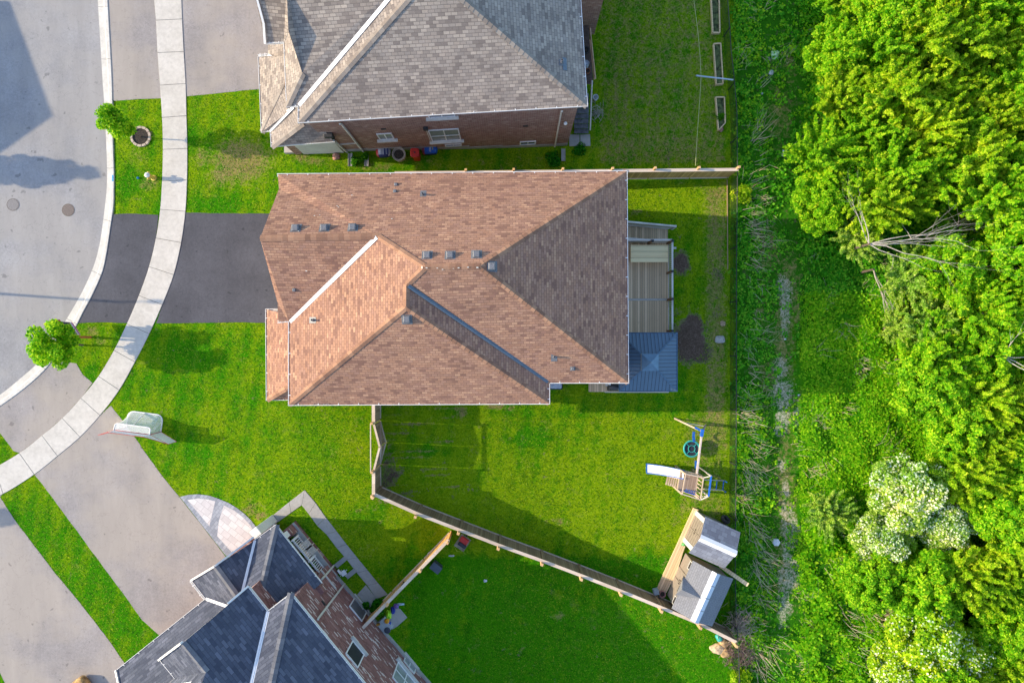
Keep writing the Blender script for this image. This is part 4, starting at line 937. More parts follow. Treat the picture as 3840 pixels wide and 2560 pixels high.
# long south fence
s0 = gB; s1 = W(1875,2008); s2 = W(2299,2168); s3 = Vector((13.0, -17.42, -1.5))
pts = [Vector((s0.x, s0.y, g(s0.x)))]; 
line = [W(1429,1826), W(1581,1894), W(1733,1953), W(1875,2008), W(2030,2064), W(2170,2117), W(2311,2172), W(2455,2231), W(2594,2290), s3]
SL = thing("wooden_fence", "long weathered board fence crossing the backyard diagonally down to the two sheds", "fence", line[0])
mb, cb, cb2 = MB(), MB(), MB()
for p, q in zip(line[:-1], line[1:]):
    d = (q-p); d.z = 0; d.normalize(); n = Vector((-d.y, d.x, 0)); Zv = Vector((0,0,1.9))
    mb.quad_box([p+n*.012, q+n*.012, q-n*.012, p-n*.012]+[v+Zv for v in (p+n*.012, q+n*.012, q-n*.012, p-n*.012)])
    cb.beam(p+Zv+Vector((0,0,.02)), q+Zv+Vector((0,0,.02)), .18, .04); cb2.beam(p+n*.035+Vector((0,0,.02)), q+n*.035+Vector((0,0,.02)), .06, .12, ext=-.04)
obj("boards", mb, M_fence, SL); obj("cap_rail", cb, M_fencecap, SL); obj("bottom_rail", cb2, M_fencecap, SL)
nb = MB(); rs = random.Random(4)
for p, q in zip(line[:-1], line[1:]):
    d = (q-p); L = d.length; n = Vector((-d.y, d.x, 0)).normalized(); k = int(L/0.15)
    for i in range(k):
        c = p+d*((i+.5)/k); 
        for zz in (1.55, 0.5): 
            if rs.random() < .6: nb.box(c+n*.016+Vector((0,0,zz+rs.uniform(-.02,.02))), (.02,.012,.03), math.atan2(d.y, d.x))
obj("nail_heads", nb, M_vent, SL)
for i, p in enumerate(line):
    d = (line[min(i+1, len(line)-1)]-line[max(i-1, 0)]).normalized(); n = Vector((-d.y, d.x, 0))
    obj("post", MB().box(p-n*.14+Vector((0,0,1.12)), (.15,.15,2.24), math.atan2(d.y, d.x)), M_post, SL, bevel=.006)
    obj("brace", MB().box(p+n*.05+Vector((0,0,.95)), (.14,.07,1.88), math.atan2(d.y, d.x)), M_brownpost if False else M_fence, SL)
# neighbour's diagonal fence with gate
ca = W(1694,1988); cb_ = Vector((-8.55,-16.25,g(-8.5)))
ca = Vector((ca.x, ca.y, g(ca.x)))
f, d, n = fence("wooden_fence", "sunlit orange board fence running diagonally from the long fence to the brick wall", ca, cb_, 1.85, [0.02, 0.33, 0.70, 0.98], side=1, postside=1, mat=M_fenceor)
p = ca+(cb_-ca)*0.52; hb_ = MB()
for zz in (1.45, 1.2): hb_.beam(p-n*.03+Vector((0,0,zz)), p-n*.03+d*.3+Vector((0,0,zz+.0)), .02, .05)
hb_.lathe(p-n*.08+Vector((0,0,1.3)), [(.02,-.08),(.04,0),(.02,.08)], 8); obj("gate_latch", hb_, M_dark, f)
# chain link fence on the east side
def chain():
    m = NM("chain_link", 0.5, 0.5); m.col((0.012, 0.02, 0.016)); uv = m.co('UV'); rot = m.mapc(uv, (1,1,1), (0,0,R(45)))
    sp = m.n("ShaderNodeSeparateXYZ"); m.l(rot, sp.inputs[0])
    e = []
    for k in (0, 1):
        q = m.math('FRACT', m.math('DIVIDE', sp.outputs[k], 0.05)); e.append(m.math('LESS_THAN', q, 0.22))
    a = m.math('MAXIMUM', e[0], e[1]); m.l(a, m.b.inputs['Alpha']); return m.mat
M_chain = chain()
cl = [(2697,-120),(2703,0),(2719,230),(2727,299),(2739,439),(2741,661),(2739,860),(2737,1090),(2737,1330),(2737,1518),(2736,1700),(2735,1850),(2733,2118),(2736,2271),(2744,2400),(2752,2600),(2756,2800)]
CL = [W(*p) for p in cl]
cf = thing("chain_link_fence", "low black chain link fence along the edge of the thicket", "fence", CL[7]); mb, rb = MB(), MB()
for p, q in zip(CL[:-1], CL[1:]):
    mb.face([p, q, q+Vector((0,0,1.2)), p+Vector((0,0,1.2))])
rb.tube([p+Vector((0,0,1.21)) for p in CL], .024, 6)
obj("mesh", mb, M_chain, cf); obj("top_rail", rb, M_dark, cf)
yy = 60
tot = []
for i in range(14):
    py = -60+i*199; p = None
    for (x0, y0), (x1, y1) in zip(cl[:-1], cl[1:]):
        if y0 <= py <= y1: p = W(x0+(x1-x0)*(py-y0)/(y1-y0), py)
    if p: obj("post", MB().tube([p, p+Vector((0,0,1.28))], .032, 8), M_dark, cf)
ed = MB(); 
for (y0, y1) in ((676,1010),):
    a_, b_ = W(2726,y0), W(2728,y1); ed.beam(a_+Vector((0,0,.03)), b_+Vector((0,0,.03)), .04, .10)
tag(obj("edging_board", ed, M_fence), "thin pale timber edging board lying along the foot of the chain link fence", "edging")
# ================================================================== DECK AND GAZEBO
ZD = 0.40
deck = thing("deck", "raised weathered grey timber deck with railing behind the brown shingled house", "deck", (7.5, 1.4, -1.5))
dx0, dx1, dy0, dy1 = 5.45, 9.05, -2.92, 5.72
def dboards(y0, y1): 
    return MB().box(((dx0+dx1)/2, (y0+y1)/2, ZD-0.02), (dx1-dx0, y1-y0, .04))
yb = W(2400,1123,ZD).y
obj("floor_boards", dboards(yb+.06, dy1), M_deck, deck, uvdir=(0,1,0)); obj("floor_boards", dboards(dy0, yb-.06), M_deck, deck, uvdir=(0,1,0))
obj("divider_board", MB().box(((dx0+dx1)/2, yb, ZD-.015), (dx1-dx0, .11, .05)), M_deckrail, deck, uvdir=(1,0,0))
sk = MB(); sk.box(((dx0+dx1)/2, dy0-.02, ZD-.14), (dx1-dx0+.1, .05, .26)); sk.box((dx1+.03, (dy0+dy1)/2, ZD-.14), (.05, dy1-dy0, .26)); obj("skirt", sk, M_deckrail, deck, uvdir=(1,0,0))
ps = MB()
for x in (6.0, 8.95):
    for y in (dy0+.1, 0, 2.8, dy1-.1): ps.box((x, y, -.6), (.14, .14, 1.8))
obj("support_post", ps, M_deckrail, deck)
fbx = (4.2, dy0)      # west extension below the house corner
obj("floor_boards", MB().box((4.95, -2.55, ZD-.03), (1.0, .74, .04)), M_deck, deck, uvdir=(0,1,0))
rl = MB(); pr = MB()
def railing(a, b, z=ZD, h=1.0, bal=0.115):
    a, b = Vector(a), Vector(b); d = (b-a); L = d.length
    rl.beam(a+Vector((0,0,h)), b+Vector((0,0,h)), .10, .04); rl.beam(a+Vector((0,0,h-.08)), b+Vector((0,0,h-.08)), .04, .07); rl.beam(a+Vector((0,0,.1)), b+Vector((0,0,.1)), .04, .07)
    k = int(L/bal)
    for i in range(k): pr.box(a+d*((i+.5)/k)+Vector((0,0,h/2)), (.038,.038,h-.1), math.atan2(d.y, d.x))
railing((dx1+.02, dy1, ZD), (dx1+.02, 0.45, ZD)); railing((dx0+.3, dy1+.02, ZD), (dx1, dy1+.02, ZD))
# stairs
n_st = 11; sx0, sx1 = 5.9, 9.42; ys0, ys1 = 5.95, 6.78
st = MB()
for i in range(n_st):
    x = sx0+(sx1-sx0)*(i+.5)/n_st; z = ZD-(i+1)*(ZD+1.42)/(n_st+.5); st.box((x, (ys0+ys1)/2, z), ((sx1-sx0)/n_st+.02, ys1-ys0, .045))
    
obj("stair_treads", st, M_deck, deck, uvdir=(0,1,0))
sg = MB(); 
for y in (ys0-.03, ys1+.03): sg.beam((sx0, y, ZD-.15), (sx1, y, -1.4), .05, .28)
obj("stringer", sg, M_deckrail, deck)
railing((sx0, ys1+.05, ZD+.02), (9.68, ys1+.05, -1.42), h=.95); railing((sx0, ys0-.06, ZD), (7.9, ys0-.06, -.62), h=.95)
obj("railing", rl, M_deckrail, deck); obj("balusters", pr, M_deckrail, deck)
for (x, y) in ((dx1-.02, 3.95), (dx1-.02, 2.4), (dx1-.02, .6), (dx1-.02, dy1-.05), (7.9, dy1-.05)):
    obj("post", MB().box((x, y, ZD+.52), (.12,.12,1.14)), M_brownpost, deck); obj("post_cap", MB().box((x+.03, y, ZD+1.1), (.13,.13,.06)), M_dark, deck)
obj("post", MB().box((9.7, ys1+.05, -.98), (.12,.12,1.0)), M_deckrail, deck); obj("post", MB().box((9.7, 5.6, -.98), (.3,.12,.1)), M_deckrail, deck)
# timber box on the deck
bxo = thing("storage_bench", "long new pale wood lidded box on the grey deck by the stairs", "storage box", (W(2435,951,.9).x, W(2435,951,.9).y, ZD))
p0, p1 = W(2365,918,1.0), W(2506,983,1.0); c = (p0+p1)/2
obj("box_body", MB().box((c.x, c.y, ZD+.26), (abs(p1.x-p0.x)-.14, abs(p1.y-p0.y)-.14, .50)), M_newwood, bxo, uvdir=(1,0,0))
lid = MB(); hh = (p0.y-p1.y)/3
for k in range(3): lid.box((c.x, p1.y+hh*(k+.5), .97), (abs(p1.x-p0.x), hh-.012, .05))
obj("lid", lid, M_newwood, bxo, uvdir=(1,0,0), bevel=.006)
# gazebo
gzx0, gzx1, gzy0, gzy1 = 5.88, 9.06, -2.73, 0.48; ze = 2.55
gz_ = thing("gazebo", "square gazebo with dark blue ribbed metal roof standing on the grey deck", "gazebo", ((gzx0+gzx1)/2, (gzy0+gzy1)/2, ZD))
cx_, cy_ = (gzx0+gzx1)/2-.05, (gzy0+gzy1)/2; zc = 3.15; hs = .46
C4 = [(gzx0,gzy0),(gzx1,gzy0),(gzx1,gzy1),(gzx0,gzy1)]; T4 = [(cx_-hs,cy_-hs),(cx_+hs,cy_-hs),(cx_+hs,cy_+hs),(cx_-hs,cy_+hs)]
mb = MB()
for i in range(4):
    j = (i+1)%4; mb.face([(*C4[i],ze),(*C4[j],ze),(*T4[j],zc),(*T4[i],zc)]); mb.face([(*C4[i],ze-.08),(*C4[j],ze-.08),(*C4[j],ze),(*C4[i],ze)])
    mb.face([(*T4[i],zc-.06),(*T4[j],zc-.06),(*C4[j],ze-.08),(*C4[i],ze-.08)])
grf = obj("roof", mb, M_steel, gz_); mb = MB()
M_steel2 = plain("blue_steel_trim", (0.085,0.15,0.22), 0.4, .15, 4, .3)
for i in range(4): mb.beam((*C4[i],ze+.02), (*T4[i],zc+.02), .07, .035)
for i in range(4): mb.beam((*C4[i],ze-.03), (*C4[(i+1)%4],ze-.03), .04, .12)
obj("hip_trim", mb, M_steel2, grf)
mb = MB(); q = [(cx_+sx*hs*1.0, cy_+sy*hs*1.0) for sx, sy in ((-1,-1),(1,-1),(1,1),(-1,1))]
for i in range(4): j = (i+1)%4; mb.face([(*q[i],zc+.16),(*q[j],zc+.16),(cx_,cy_,zc+.42)]); mb.face([(*q[i],zc+.10),(*q[j],zc+.10),(*q[j],zc+.16),(*q[i],zc+.16)])
mb.lathe((cx_,cy_,zc+.38), [(.05,0),(.05,.06),(.0,.1)], 10); obj("cupola", mb, plain("blue_steel_light", (.11,.19,.27), .4, .1, 4, .3), grf)
for i in range(4):
    x = C4[i][0]+(.2 if C4[i][0] < cx_ else -.2); y = C4[i][1]+(.2 if C4[i][1] < cy_ else -.2); obj("leg", MB().box((x, y, (ZD+ze)/2), (.11,.11,ze-ZD)), M_dark, gz_)
# grill under the gazebo corner and items seen at the deck corner
gr = thing("grill", "black covered grill half hidden by the gazebo roof at the deck corner", "grill", (W(2308,1452,.9).x, W(2308,1452,.9).y, ZD))
p = W(2308,1450,1.2); obj("cart", MB().box((p.x, p.y, .8), (.75,.5,.75)), M_dark, gr, bevel=.03)
obj("lid", MB().lathe((p.x-.35, p.y, 1.2), [(.2,0),(.24,.02),(.24,.68),(.2,.7)], 16, axis=(1,0,0)), plain("grill_lid", (.05,.05,.055), .35, .2), gr, smooth=True)
p = W(2285,1442); bd = MB(); bd.box(W(2236,1440,-1.2), (.9,.12,.3), .1); bd.box(W(2230,1433,-1.3), (.7,.5,.08), .05); tag(obj("plank_stack", bd, M_newwood), "small stack of pale planks beside the deck steps under the brown roof edge", "planks")
# hot water / pool tub at the house notch
p = W(2086,1447,-.6); tb = thing("storage_tub", "grey plastic tub with dark rim tucked in the corner of the brown house wall", "tub", (p.x, p.y, g(p.x)))
def rrect(cx0, cy0, sx, sy, r, n=5):
    o = []
    for (qx, qy, a0) in ((1,1,0),(-1,1,90),(-1,-1,180),(1,-1,270)):
        for k in range(n+1):
            a = R(a0+90*k/n); o.append((cx0+qx*(sx/2-r)+r*math.cos(a), cy0+qy*(sy/2-r)+r*math.sin(a)))
    return o
zg = g(p.x)
obj("shell", MB().prism(rrect(p.x,p.y,.80,.46,.1), zg, zg+.62), M_dark, tb); obj("lid", MB().prism(rrect(p.x,p.y,.68,.34,.08), zg+.625, zg+.66), plain("pale_blue_lid", (.45,.50,.56), .4, .1), tb, bevel=.015)
# ================================================================== UPPER HOUSE DECK
zu = 0.45
ud_ = thing("deck", "narrow dark timber deck with stairs behind the upper grey roofed house", "deck", (4.2, 14.5, -1.5))
ua, ub = W(2214,40,1.5), W(2226,296,1.5); 
obj("floor_boards", MB().quad_box([(3.4,ub.y+.1,zu-.05),(4.72,ub.y+.1,zu-.05),(4.45,18.3,zu-.05),(3.2,18.3,zu-.05),(3.4,ub.y+.1,zu),(4.72,ub.y+.1,zu),(4.45,18.3,zu),(3.2,18.3,zu)]), plain("dark_deck", (.10,.065,.05), .85, .3, 8), ud_)
obj("privacy_rail", MB().beam(W(2215,150,1.35), W(2231,296,1.35), .14, .05).beam(W(2213,110,1.35), W(2231,296,1.35), .04, .0+.3), M_deck, ud_, uvdir=(0,1,0))
obj("handrail", MB().tube([W(2220,302,1.4), W(2213,488,.0)], .045, 8).tube([W(2213,488,0), W(2210,486,-1.4)], .03, 6), M_deckrail, ud_)
tr = MB(); yt0, yt1 = 350, 505
for i in range(8):
    z = zu-.22-(i)*.21; y0 = W(2180, 352+i*19, z).y; tr.box((W(2180,360,z).x, y0-.12, z), (.86, .27, .05))
obj("stair_treads", tr, plain("grey_tread", (.15,.15,.165), .8, .3, 6), ud_)
sheet("stair_pad", [(2134,506),(2173,506),(2173,549),(2135,549)], .05, M_slab); sheet("stair_pad", [(2176,506),(2212,505),(2214,548),(2176,549)], .05, M_slab)
M_cobble = plain("garden_soil", (.045,.035,.028), .95, .5, 18)
def pot(name, label, cat, px, py, z, r, h, mat, inner=None, taper=.8):
    p = W(px, py, z); base = z-h; t = thing(name, label, cat, (p.x, p.y, base))
    mb = MB().lathe((p.x, p.y, base), [(r*taper, 0), (r, h), (r*.86, h), (r*.84, h-.06), (.01, h-.07)], 20); obj("tub", mb, mat, t, smooth=False)
    if inner: obj("contents", MB().lathe((p.x, p.y, base+h-.09), [(r*.85, 0), (r*.6, .05), (.02, .07)], 16), inner, t)
    return t
pot("lidded_bin", "round bin with pale blue lid on the deck by the upper house", "bin", 2200,236,1.1,.16,.6, plain("pale_lid", (.48,.55,.62), .4, .05), plain("pale_lid2", (.52,.60,.68), .4, .05), .85)
pot("flower_pot", "brown clay pot beside the pale lidded bin on the narrow deck", "pot", 2205,265,.75,.15,.28, plain("terracotta", (.26,.11,.06), .8, .2), M_cobble)
pot("flower_pot", "black pot with pale twigs on the narrow deck of the upper house", "pot", 2197,186,.85,.19,.36, M_dark, M_cobble)
pot("bucket", "white bucket standing on the lawn beside the handrail of the upper deck", "bucket", 2234,364,-1.05,.17,.38, plain("white_pail", (.62,.64,.64), .5, .05), plain("pail_inside", (.30,.32,.30), .7, .3))
# ================================================================== ALONG THE UPPER HOUSE WALL
def lumpy_bag(name, label, px, py, sx, sy, h, mats, rot=0.05, z=None):
    p = W(px, py); z0 = g(p.x) if z is None else z; t = thing(name, label, "bag", (p.x, p.y, z0)); rs_ = random.Random(int(px))
    import bmesh
    bm = bmesh.new(); bmesh.ops.create_cube(bm, size=1); bmesh.ops.subdivide_edges(bm, edges=bm.edges[:], cuts=5, use_grid_fill=True)
    for v in bm.verts:
        x, y, zz = v.co*2
        r = 1-.16*abs(x)**4*abs(y)**2; puff = (1-abs(x)**3)*(1-abs(y)**3)
        v.co = Vector((x*sx/2*r, y*sy/2*r, (zz*.5*(.55+.45*puff)+.5)*h))+Vector((rs_.uniform(-1,1)*.012, rs_.uniform(-1,1)*.012, rs_.uniform(-1,1)*.01))
    mb = MB(); c, s = math.cos(rot), math.sin(rot)
    bm.faces.ensure_lookup_table()
    base = 0; mb.v = [(p.x+v.co.x*c-v.co.y*s, p.y+v.co.x*s+v.co.y*c, z0+v.co.z) for v in bm.verts]
    for f in bm.faces:
        mb.f.append(tuple(v.index for v in f.verts)); cen = f.calc_center_median(); mb.m.append(mats[1](cen.x/sx, cen.y/sy, cen.z/h) if f.normal.z > .3 or True else 0)
    bm.free(); obj("sack", mb, mats[0], t, smooth=True); return t, p
M_bw = plain("bag_white", (.55,.58,.62), .5, .15, 14); M_bb = plain("bag_blue", (.015,.12,.50), .35, .15, 8); M_bn = plain("bag_navy", (.03,.04,.13), .4, .2, 9); M_br = plain("bag_red", (.42,.03,.03), .4, .15, 9)
M_pink = plain("bag_pink", (.40,.10,.16), .4, .4, 22)
t, p = lumpy_bag("soil_bag", "full soil bag with white striped top and red ends leaning by the brick wall", 1441,574,.86,.60,.42, ([M_bw, M_br, M_bn], lambda x, y, z: (1 if x < -.30 else (2 if y < -.40 or x > .46 else 0))))
mk = MB()
for k, (x, w_) in enumerate(((-.10,.03),(-.02,.015),(.10,.10),(.19,.015),(.28,.09))):
    for j in range(5 if w_ < .05 else 1):
        hgt = .07 if w_ < .05 else .42
        mk.box((p.x+x, p.y+.16-(j*.085 if w_ < .05 else .16), g(p.x)+.432), (w_, hgt, .008), .05)
obj("printed_lines", mk, M_bn, t)
t, p = lumpy_bag("soil_bag", "bright blue soil bag with red end next to the red lid", 1613,565,.90,.62,.50, ([M_bb, M_pink, M_bn], lambda x, y, z: (1 if x < -.27 else (2 if y < -.42 else 0))), .08)
mk = MB(); rs = random.Random(3)
for j in range(6): mk.box((p.x+.06, p.y+.2-j*.075, g(p.x)+.512), (.12, .05, .008), rs.uniform(-.2,.2)); 
obj("printed_lines", mk, M_bw, t); obj("yellow_mark", MB().box((p.x+.20, p.y+.02, g(p.x)+.511), (.04,.22,.008), .1), plain("bag_yellow", (.55,.50,.04), .5, .05), t)
pot("planter", "round whisky barrel planter full of dark soil between the soil bag and the red lid", "planter", 1495,578,.42,.40,.5, plain("barrel_wood", (.38,.33,.26), .85, .3, 14), M_cobble, .85)
p = W(1555,572,.6); t = thing("propane_cooker", "red rounded square lid with a black knob between planter and blue bag", "cooker", (p.x, p.y, g(p.x)))
obj("body", MB().prism(rrect(p.x,p.y,.40,.42,.10), g(p.x)+.05, .5), M_red, t, bevel=.04, seg=3); obj("lid", MB().prism(rrect(p.x,p.y,.52,.54,.14), .5, .62), M_red, t, bevel=.05, seg=3)
obj("knob", MB().lathe((p.x,p.y,.615), [(.05,0),(.05,.02),(.035,.04)], 12), M_dark, t)
for sx_, sy_ in ((-1,-1),(1,-1),(1,1),(-1,1)): obj("leg", MB().box((p.x+sx_*.15, p.y+sy_*.16, g(p.x)+.04), (.04,.04,.12)), M_dark, t)
p = W(1262,588); tb_ = MB(); import bmesh as _bm
def rock(name, label, cat, px, py, r, mat, sq=.7, seed=1, z=None, group=None, sx=1.0, rot=0.0):
    p = W(px, py); z0 = g(p.x) if z is None else z; bm = _bm.new(); _bm.ops.create_icosphere(bm, subdivisions=3, radius=1); rs_ = random.Random(seed); ph = [rs_.uniform(0,6) for _ in range(6)]
    mb = MB(); c, s = math.cos(rot), math.sin(rot)
    for v in bm.verts:
        q = v.co; k = 1+.14*math.sin(q.x*3+ph[0])*math.sin(q.y*4+ph[1])+.10*math.sin(q.z*5+ph[2]+q.x*3)
        x, y = q.x*k*r*sx, q.y*k*r; mb.v.append((p.x+x*c-y*s, p.y+x*s+y*c, z0+max(q.z*k, -.4)*r*sq+.3*r*sq))
    for f in bm.faces: mb.f.append(tuple(v.index for v in f.verts)); mb.m.append(0)
    bm.free(); o = obj(name, mb, mat, smooth=True, origin=(p.x, p.y, z0)); tag(o, label, cat, group); return o
M_brickrock = plain("broken_brick", (.50,.26,.19), .9, .5, 14); M_stone = plain("pale_stone", (.48,.45,.40), .9, .25, 14)
rock("rock", "pinkish rock by the porch wall of the upper house", "rock", 1262,588,.22, M_brickrock, .8, 5)
rock("rock", "tan rock at the bare soil patch near the edging board", "rock", 2710,1213,.17, plain("tan_rock", (.48,.33,.20), .9, .3, 12), .7, 6); rock("rock", "large grey white rock on the lawn east of the gazebo", "rock", 2699,1272,.25, M_stone, .5, 7, sx=1.2)
rock("rock", "round orange brown rock at the end of the short garden bed", "rock", 2702,484,.17, M_brickrock, .7, 8)
def trough(label, px, py, L=.75, wd_=.24, rot=R(-90), g_="downspout extensions beside the houses"):
    p = W(px, py); u = Vector((math.cos(rot), math.sin(rot), 0)); v = Vector((-u.y, u.x, 0)); z = g(p.x); mb = MB()
    mb.box(p+Vector((0,0,.04)), (L, wd_, .03), rot); mb.box(p+v*(wd_/2-.015)+Vector((0,0,.08)), (L, .03, .06), rot); mb.box(p-v*(wd_/2-.015)+Vector((0,0,.08)), (L, .03, .06), rot)
    tag(obj("splash_block", mb, M_found, origin=(p.x,p.y,z)), label, "splash block", g_)
trough("grey splash trough nearest the porch below the first downspout of the upper house", 1314,600); trough("grey splash trough below the long middle downspout of the upper house", 1375,600)
trough("grey splash trough below the downspout at the back corner of the upper house", 2112,582); trough("wide splash trough crossing the grass by the porch of the charcoal roofed house", 1278,2106,.75,.26, math.atan2(.634,.774)); trough("splash trough next to the white chair below the long downspout", 1317,2148,.70,.26, math.atan2(.634,.774))
# ================================================================== GARDEN BEDS, LINE, LITTER
def bed(label, c4):
    P = [W(*c) for c in c4]; t = thing("garden_bed", label, "garden bed", P[0], "raised garden beds along the chain fence"); mb = MB(); c = sum(P, Vector())/4
    for i in range(4): mb.beam(P[i]+Vector((0,0,.10)), P[(i+1)%4]+Vector((0,0,.10)), .06, .24, ext=.0)
    obj("frame", mb, M_board, t); obj("soil", MB().prism([(c+(p-c)*.97)[:2] for p in P], -1.55, -1.36), plain("bed_soil", (.10,.13,.045), .95, .6, 5), t)
bed("long narrow timber garden bed crossed by the blue pole", [(2673,170),(2699,168),(2708,319),(2683,321)])
bed("short timber garden bed with a rock at its end", [(2681,369),(2713,369),(2716,465),(2691,492)])
bed("timber garden bed cut by the top edge of the picture", [(2661,-60),(2692,-60),(2696,128),(2670,128)])
pl = MB().tube([W(2611,284,.35), W(2749,300,-.25)], .045, 8); o = obj("clothesline_pole", pl, plain("blue_white_metal", (.42,.50,.58), .4, .1)); tag(o, "thin blue white metal pole reaching from the chain fence over the garden bed", "pole")
pts = [W(2588,-90,.2), W(2602,0,.25), W(2617,120,.3), W(2625,210,.35), W(2629,285,.42), W(2626,340,.4), W(2620,430,.35), W(2613,530,.3), W(2608,622,.35)]
tag(obj("clothesline", MB().tube(pts, .014, 5), plain("yellow_string", (.50,.50,.22), .8, .1)), "slack yellow string running from the fence post across the shaded upper lawn", "string")
def litter(name, label, cat, px, py, sx, sy, mat, seed=1, h=.12, z=None, cat2=None):
    p = W(px, py); rs_ = random.Random(seed); z0 = (g(p.x) if z is None else z)+.02; mb = MB(); n = 7
    gr_ = [[Vector((p.x+(i/n-.5)*sx+rs_.uniform(-1,1)*sx*.07, p.y+(j/n-.5)*sy+rs_.uniform(-1,1)*sy*.07, z0+h*(.4+.6*rs_.random())*(math.sin(math.pi*(i+.5)/(n+1))*math.sin(math.pi*(j+.5)/(n+1))))) for j in range(n+1)] for i in range(n+1)]
    for i in range(n):
        for j in range(n):
            if (i in (0,n-1) and j in (0,n-1)): continue
            mb.face([gr_[i][j], gr_[i+1][j], gr_[i+1][j+1], gr_[i][j+1]])
    tag(obj(name, mb, mat, origin=(p.x,p.y,z0)), label, cat); 
M_plastic = plain("white_film", (.66,.68,.70), .4, .15, 9)
litter("plastic_bag", "crumpled white and lime green plastic bag in the weeds near the top", "litter", 2905,208,.5,.55, plain("lime_film", (.45,.72,.38), .4, .5, 5), 2, .3)
litter("plastic_bag", "grey plastic scrap left below the lime green bag", "litter", 2880,222,.3,.3, plain("grey_film", (.20,.21,.24), .5, .3, 5), 3, .2)
litter("plastic_cup", "small white wrapper with red mark in the weeds below the green bag", "litter", 2890,273,.28,.28, M_plastic, 4, .2)
litter("paper_scrap", "tiny white scrap in the weeds west of the thicket edge near the top", "litter", 2857,352,.12,.12, M_plastic, 5, .08)
litter("plastic_bag", "torn pale grey plastic in the weeds level with the end of the cedar fence", "litter", 2942,575,.4,.4, M_plastic, 6, .2)
litter("paper_scrap", "white scrap on the gravel track level with the gazebo", "litter", 2944,1271,.12,.12, M_plastic, 7, .1); litter("paper_scrap", "white scrap beside the track south of the shade edge", "litter", 2995,1480,.18,.12, M_plastic, 8, .1)
litter("paper_scrap", "white scrap on the dark lawn right of the diagonal fence", "litter", 1820,2176,.2,.16, M_plastic, 9, .1); litter("paper_scrap", "thin pale scrap on the dark lawn by the fence junction", "litter", 1693,2082,.34,.10, M_plastic, 10, .1)
p = W(2904,2027); mb = MB().lathe((p.x,p.y,g(p.x)), [(.19,0),(.23,.34),(.20,.34),(.18,.28)], 6); tag(obj("bucket", mb, M_plastic, origin=p), "white container lying by the gravel track across from the sheds", "container")
# ================================================================== STREET SIDE
def disc(name, label, cat, px, py, r, cols, group=None):
    p = W(px, py); t = thing(name, label, cat, (p.x, p.y, -.115), group); z = -.113
    obj("frame", MB().lathe((p.x,p.y,z), [(r,0),(r,.012),(r*.88,.012)], 28), plain(name+"_rim", cols[0], .8, .3, 30), t)
    mb = MB(); k = 9; s = r*.8/k*2
    for i in range(-k, k+1):
        for j in range(-k, k+1):
            x, y = i*s*.5, j*s*.5
            if x*x+y*y < (r*.83)**2 and (i+j)%2 == 0: mb.box((p.x+x, p.y+y, z+.012), (s*.36, s*.36, .012))
    obj("lid", MB().lathe((p.x,p.y,z), [(r*.87,0),(r*.87,.008)], 28), plain(name+"_lid", cols[1], .8, .3, 30), t); obj("tread_pattern", mb, plain(name+"_tread", cols[2], .7, .2, 30), t)
disc("manhole_cover", "pale grey round manhole cover on the road, the left one of two", "manhole cover", 50,768,.37, ((.20,.18,.17),(.30,.28,.27),(.46,.44,.43)), "manhole covers in the road")
disc("manhole_cover", "brownish round manhole cover on the road closer to the kerb", "manhole cover", 257,788,.37, ((.17,.14,.12),(.22,.17,.15),(.33,.26,.23)), "manhole covers in the road")
# hydrant
p = W(577,668); hy = thing("fire_hydrant", "yellow fire hydrant with a white top on the grass strip", "fire hydrant", (p.x, p.y, 0))
M_yel = plain("hydrant_yellow", (.62,.46,.08), .55, .15, 9); M_wht = plain("hydrant_white", (.78,.77,.70), .5, .05)
obj("barrel", MB().lathe((p.x,p.y,0), [(.17,0),(.17,.05),(.11,.07),(.105,.48),(.14,.50),(.14,.55),(.11,.57),(.11,.72)], 20), M_yel, hy, smooth=False)
for q in (Vector((.0,1,0)), Vector((0,-1,0)), Vector((-1,0,0))): obj("nozzle", MB().lathe((p.x,p.y,.60), [(.06,.05),(.06,.17),(.075,.17),(.075,.22),(.03,.23)], 12, axis=q), M_yel, hy)
obj("bonnet", MB().lathe((p.x,p.y,.72), [(.15,0),(.15,.04),(.12,.09),(.07,.13),(.03,.14),(.03,.19),(.0,.19)], 20), M_wht, hy)
p = W(519,668); obj_ = MB().lathe((p.x,p.y,-.01), [(.05,0),(.07,.06),(.05,.12),(.0,.15)], 12); tag(obj("valve_cap", obj_, plain("blue_cap", (.02,.22,.55), .5, .2), origin=p), "small blue cap in the grass left of the hydrant", "valve cap")
mb = MB(); a_, b_ = W(425,658), W(426,680); mb.box(((a_.x+b_.x)/2-.02, (a_.y+b_.y)/2, .052), (.10, .36, .006)); struct(obj("kerb_paint_mark", mb, plain("blue_paint", (.12,.40,.65), .8, .3, 20)))
# tree ring
p = W(529,513); ring = thing("tree_ring", "ring of pale stone blocks around the young tree by the upper driveway", "edging", (p.x, p.y, 0))
for k in range(13):
    a0, a1 = 2*math.pi*k/13+.03, 2*math.pi*(k+1)/13-.03; poly = [(p.x+r*math.cos(a), p.y+r*math.sin(a)) for r, a in ((.47,a0),(.47,(a0+a1)/2),(.47,a1),(.60,a1),(.61,(a0+a1)/2),(.60,a0))]
    obj("block", MB().prism(poly, -.05, .10), plain("ring_stone", (.52,.42,.33), .9, .25, 12) if k == 0 else bpy.data.materials["ring_stone"], ring, bevel=.012)
obj("soil", MB().lathe((p.x,p.y,0), [(.47,0),(.47,.03)], 20), M_cobble, ring)
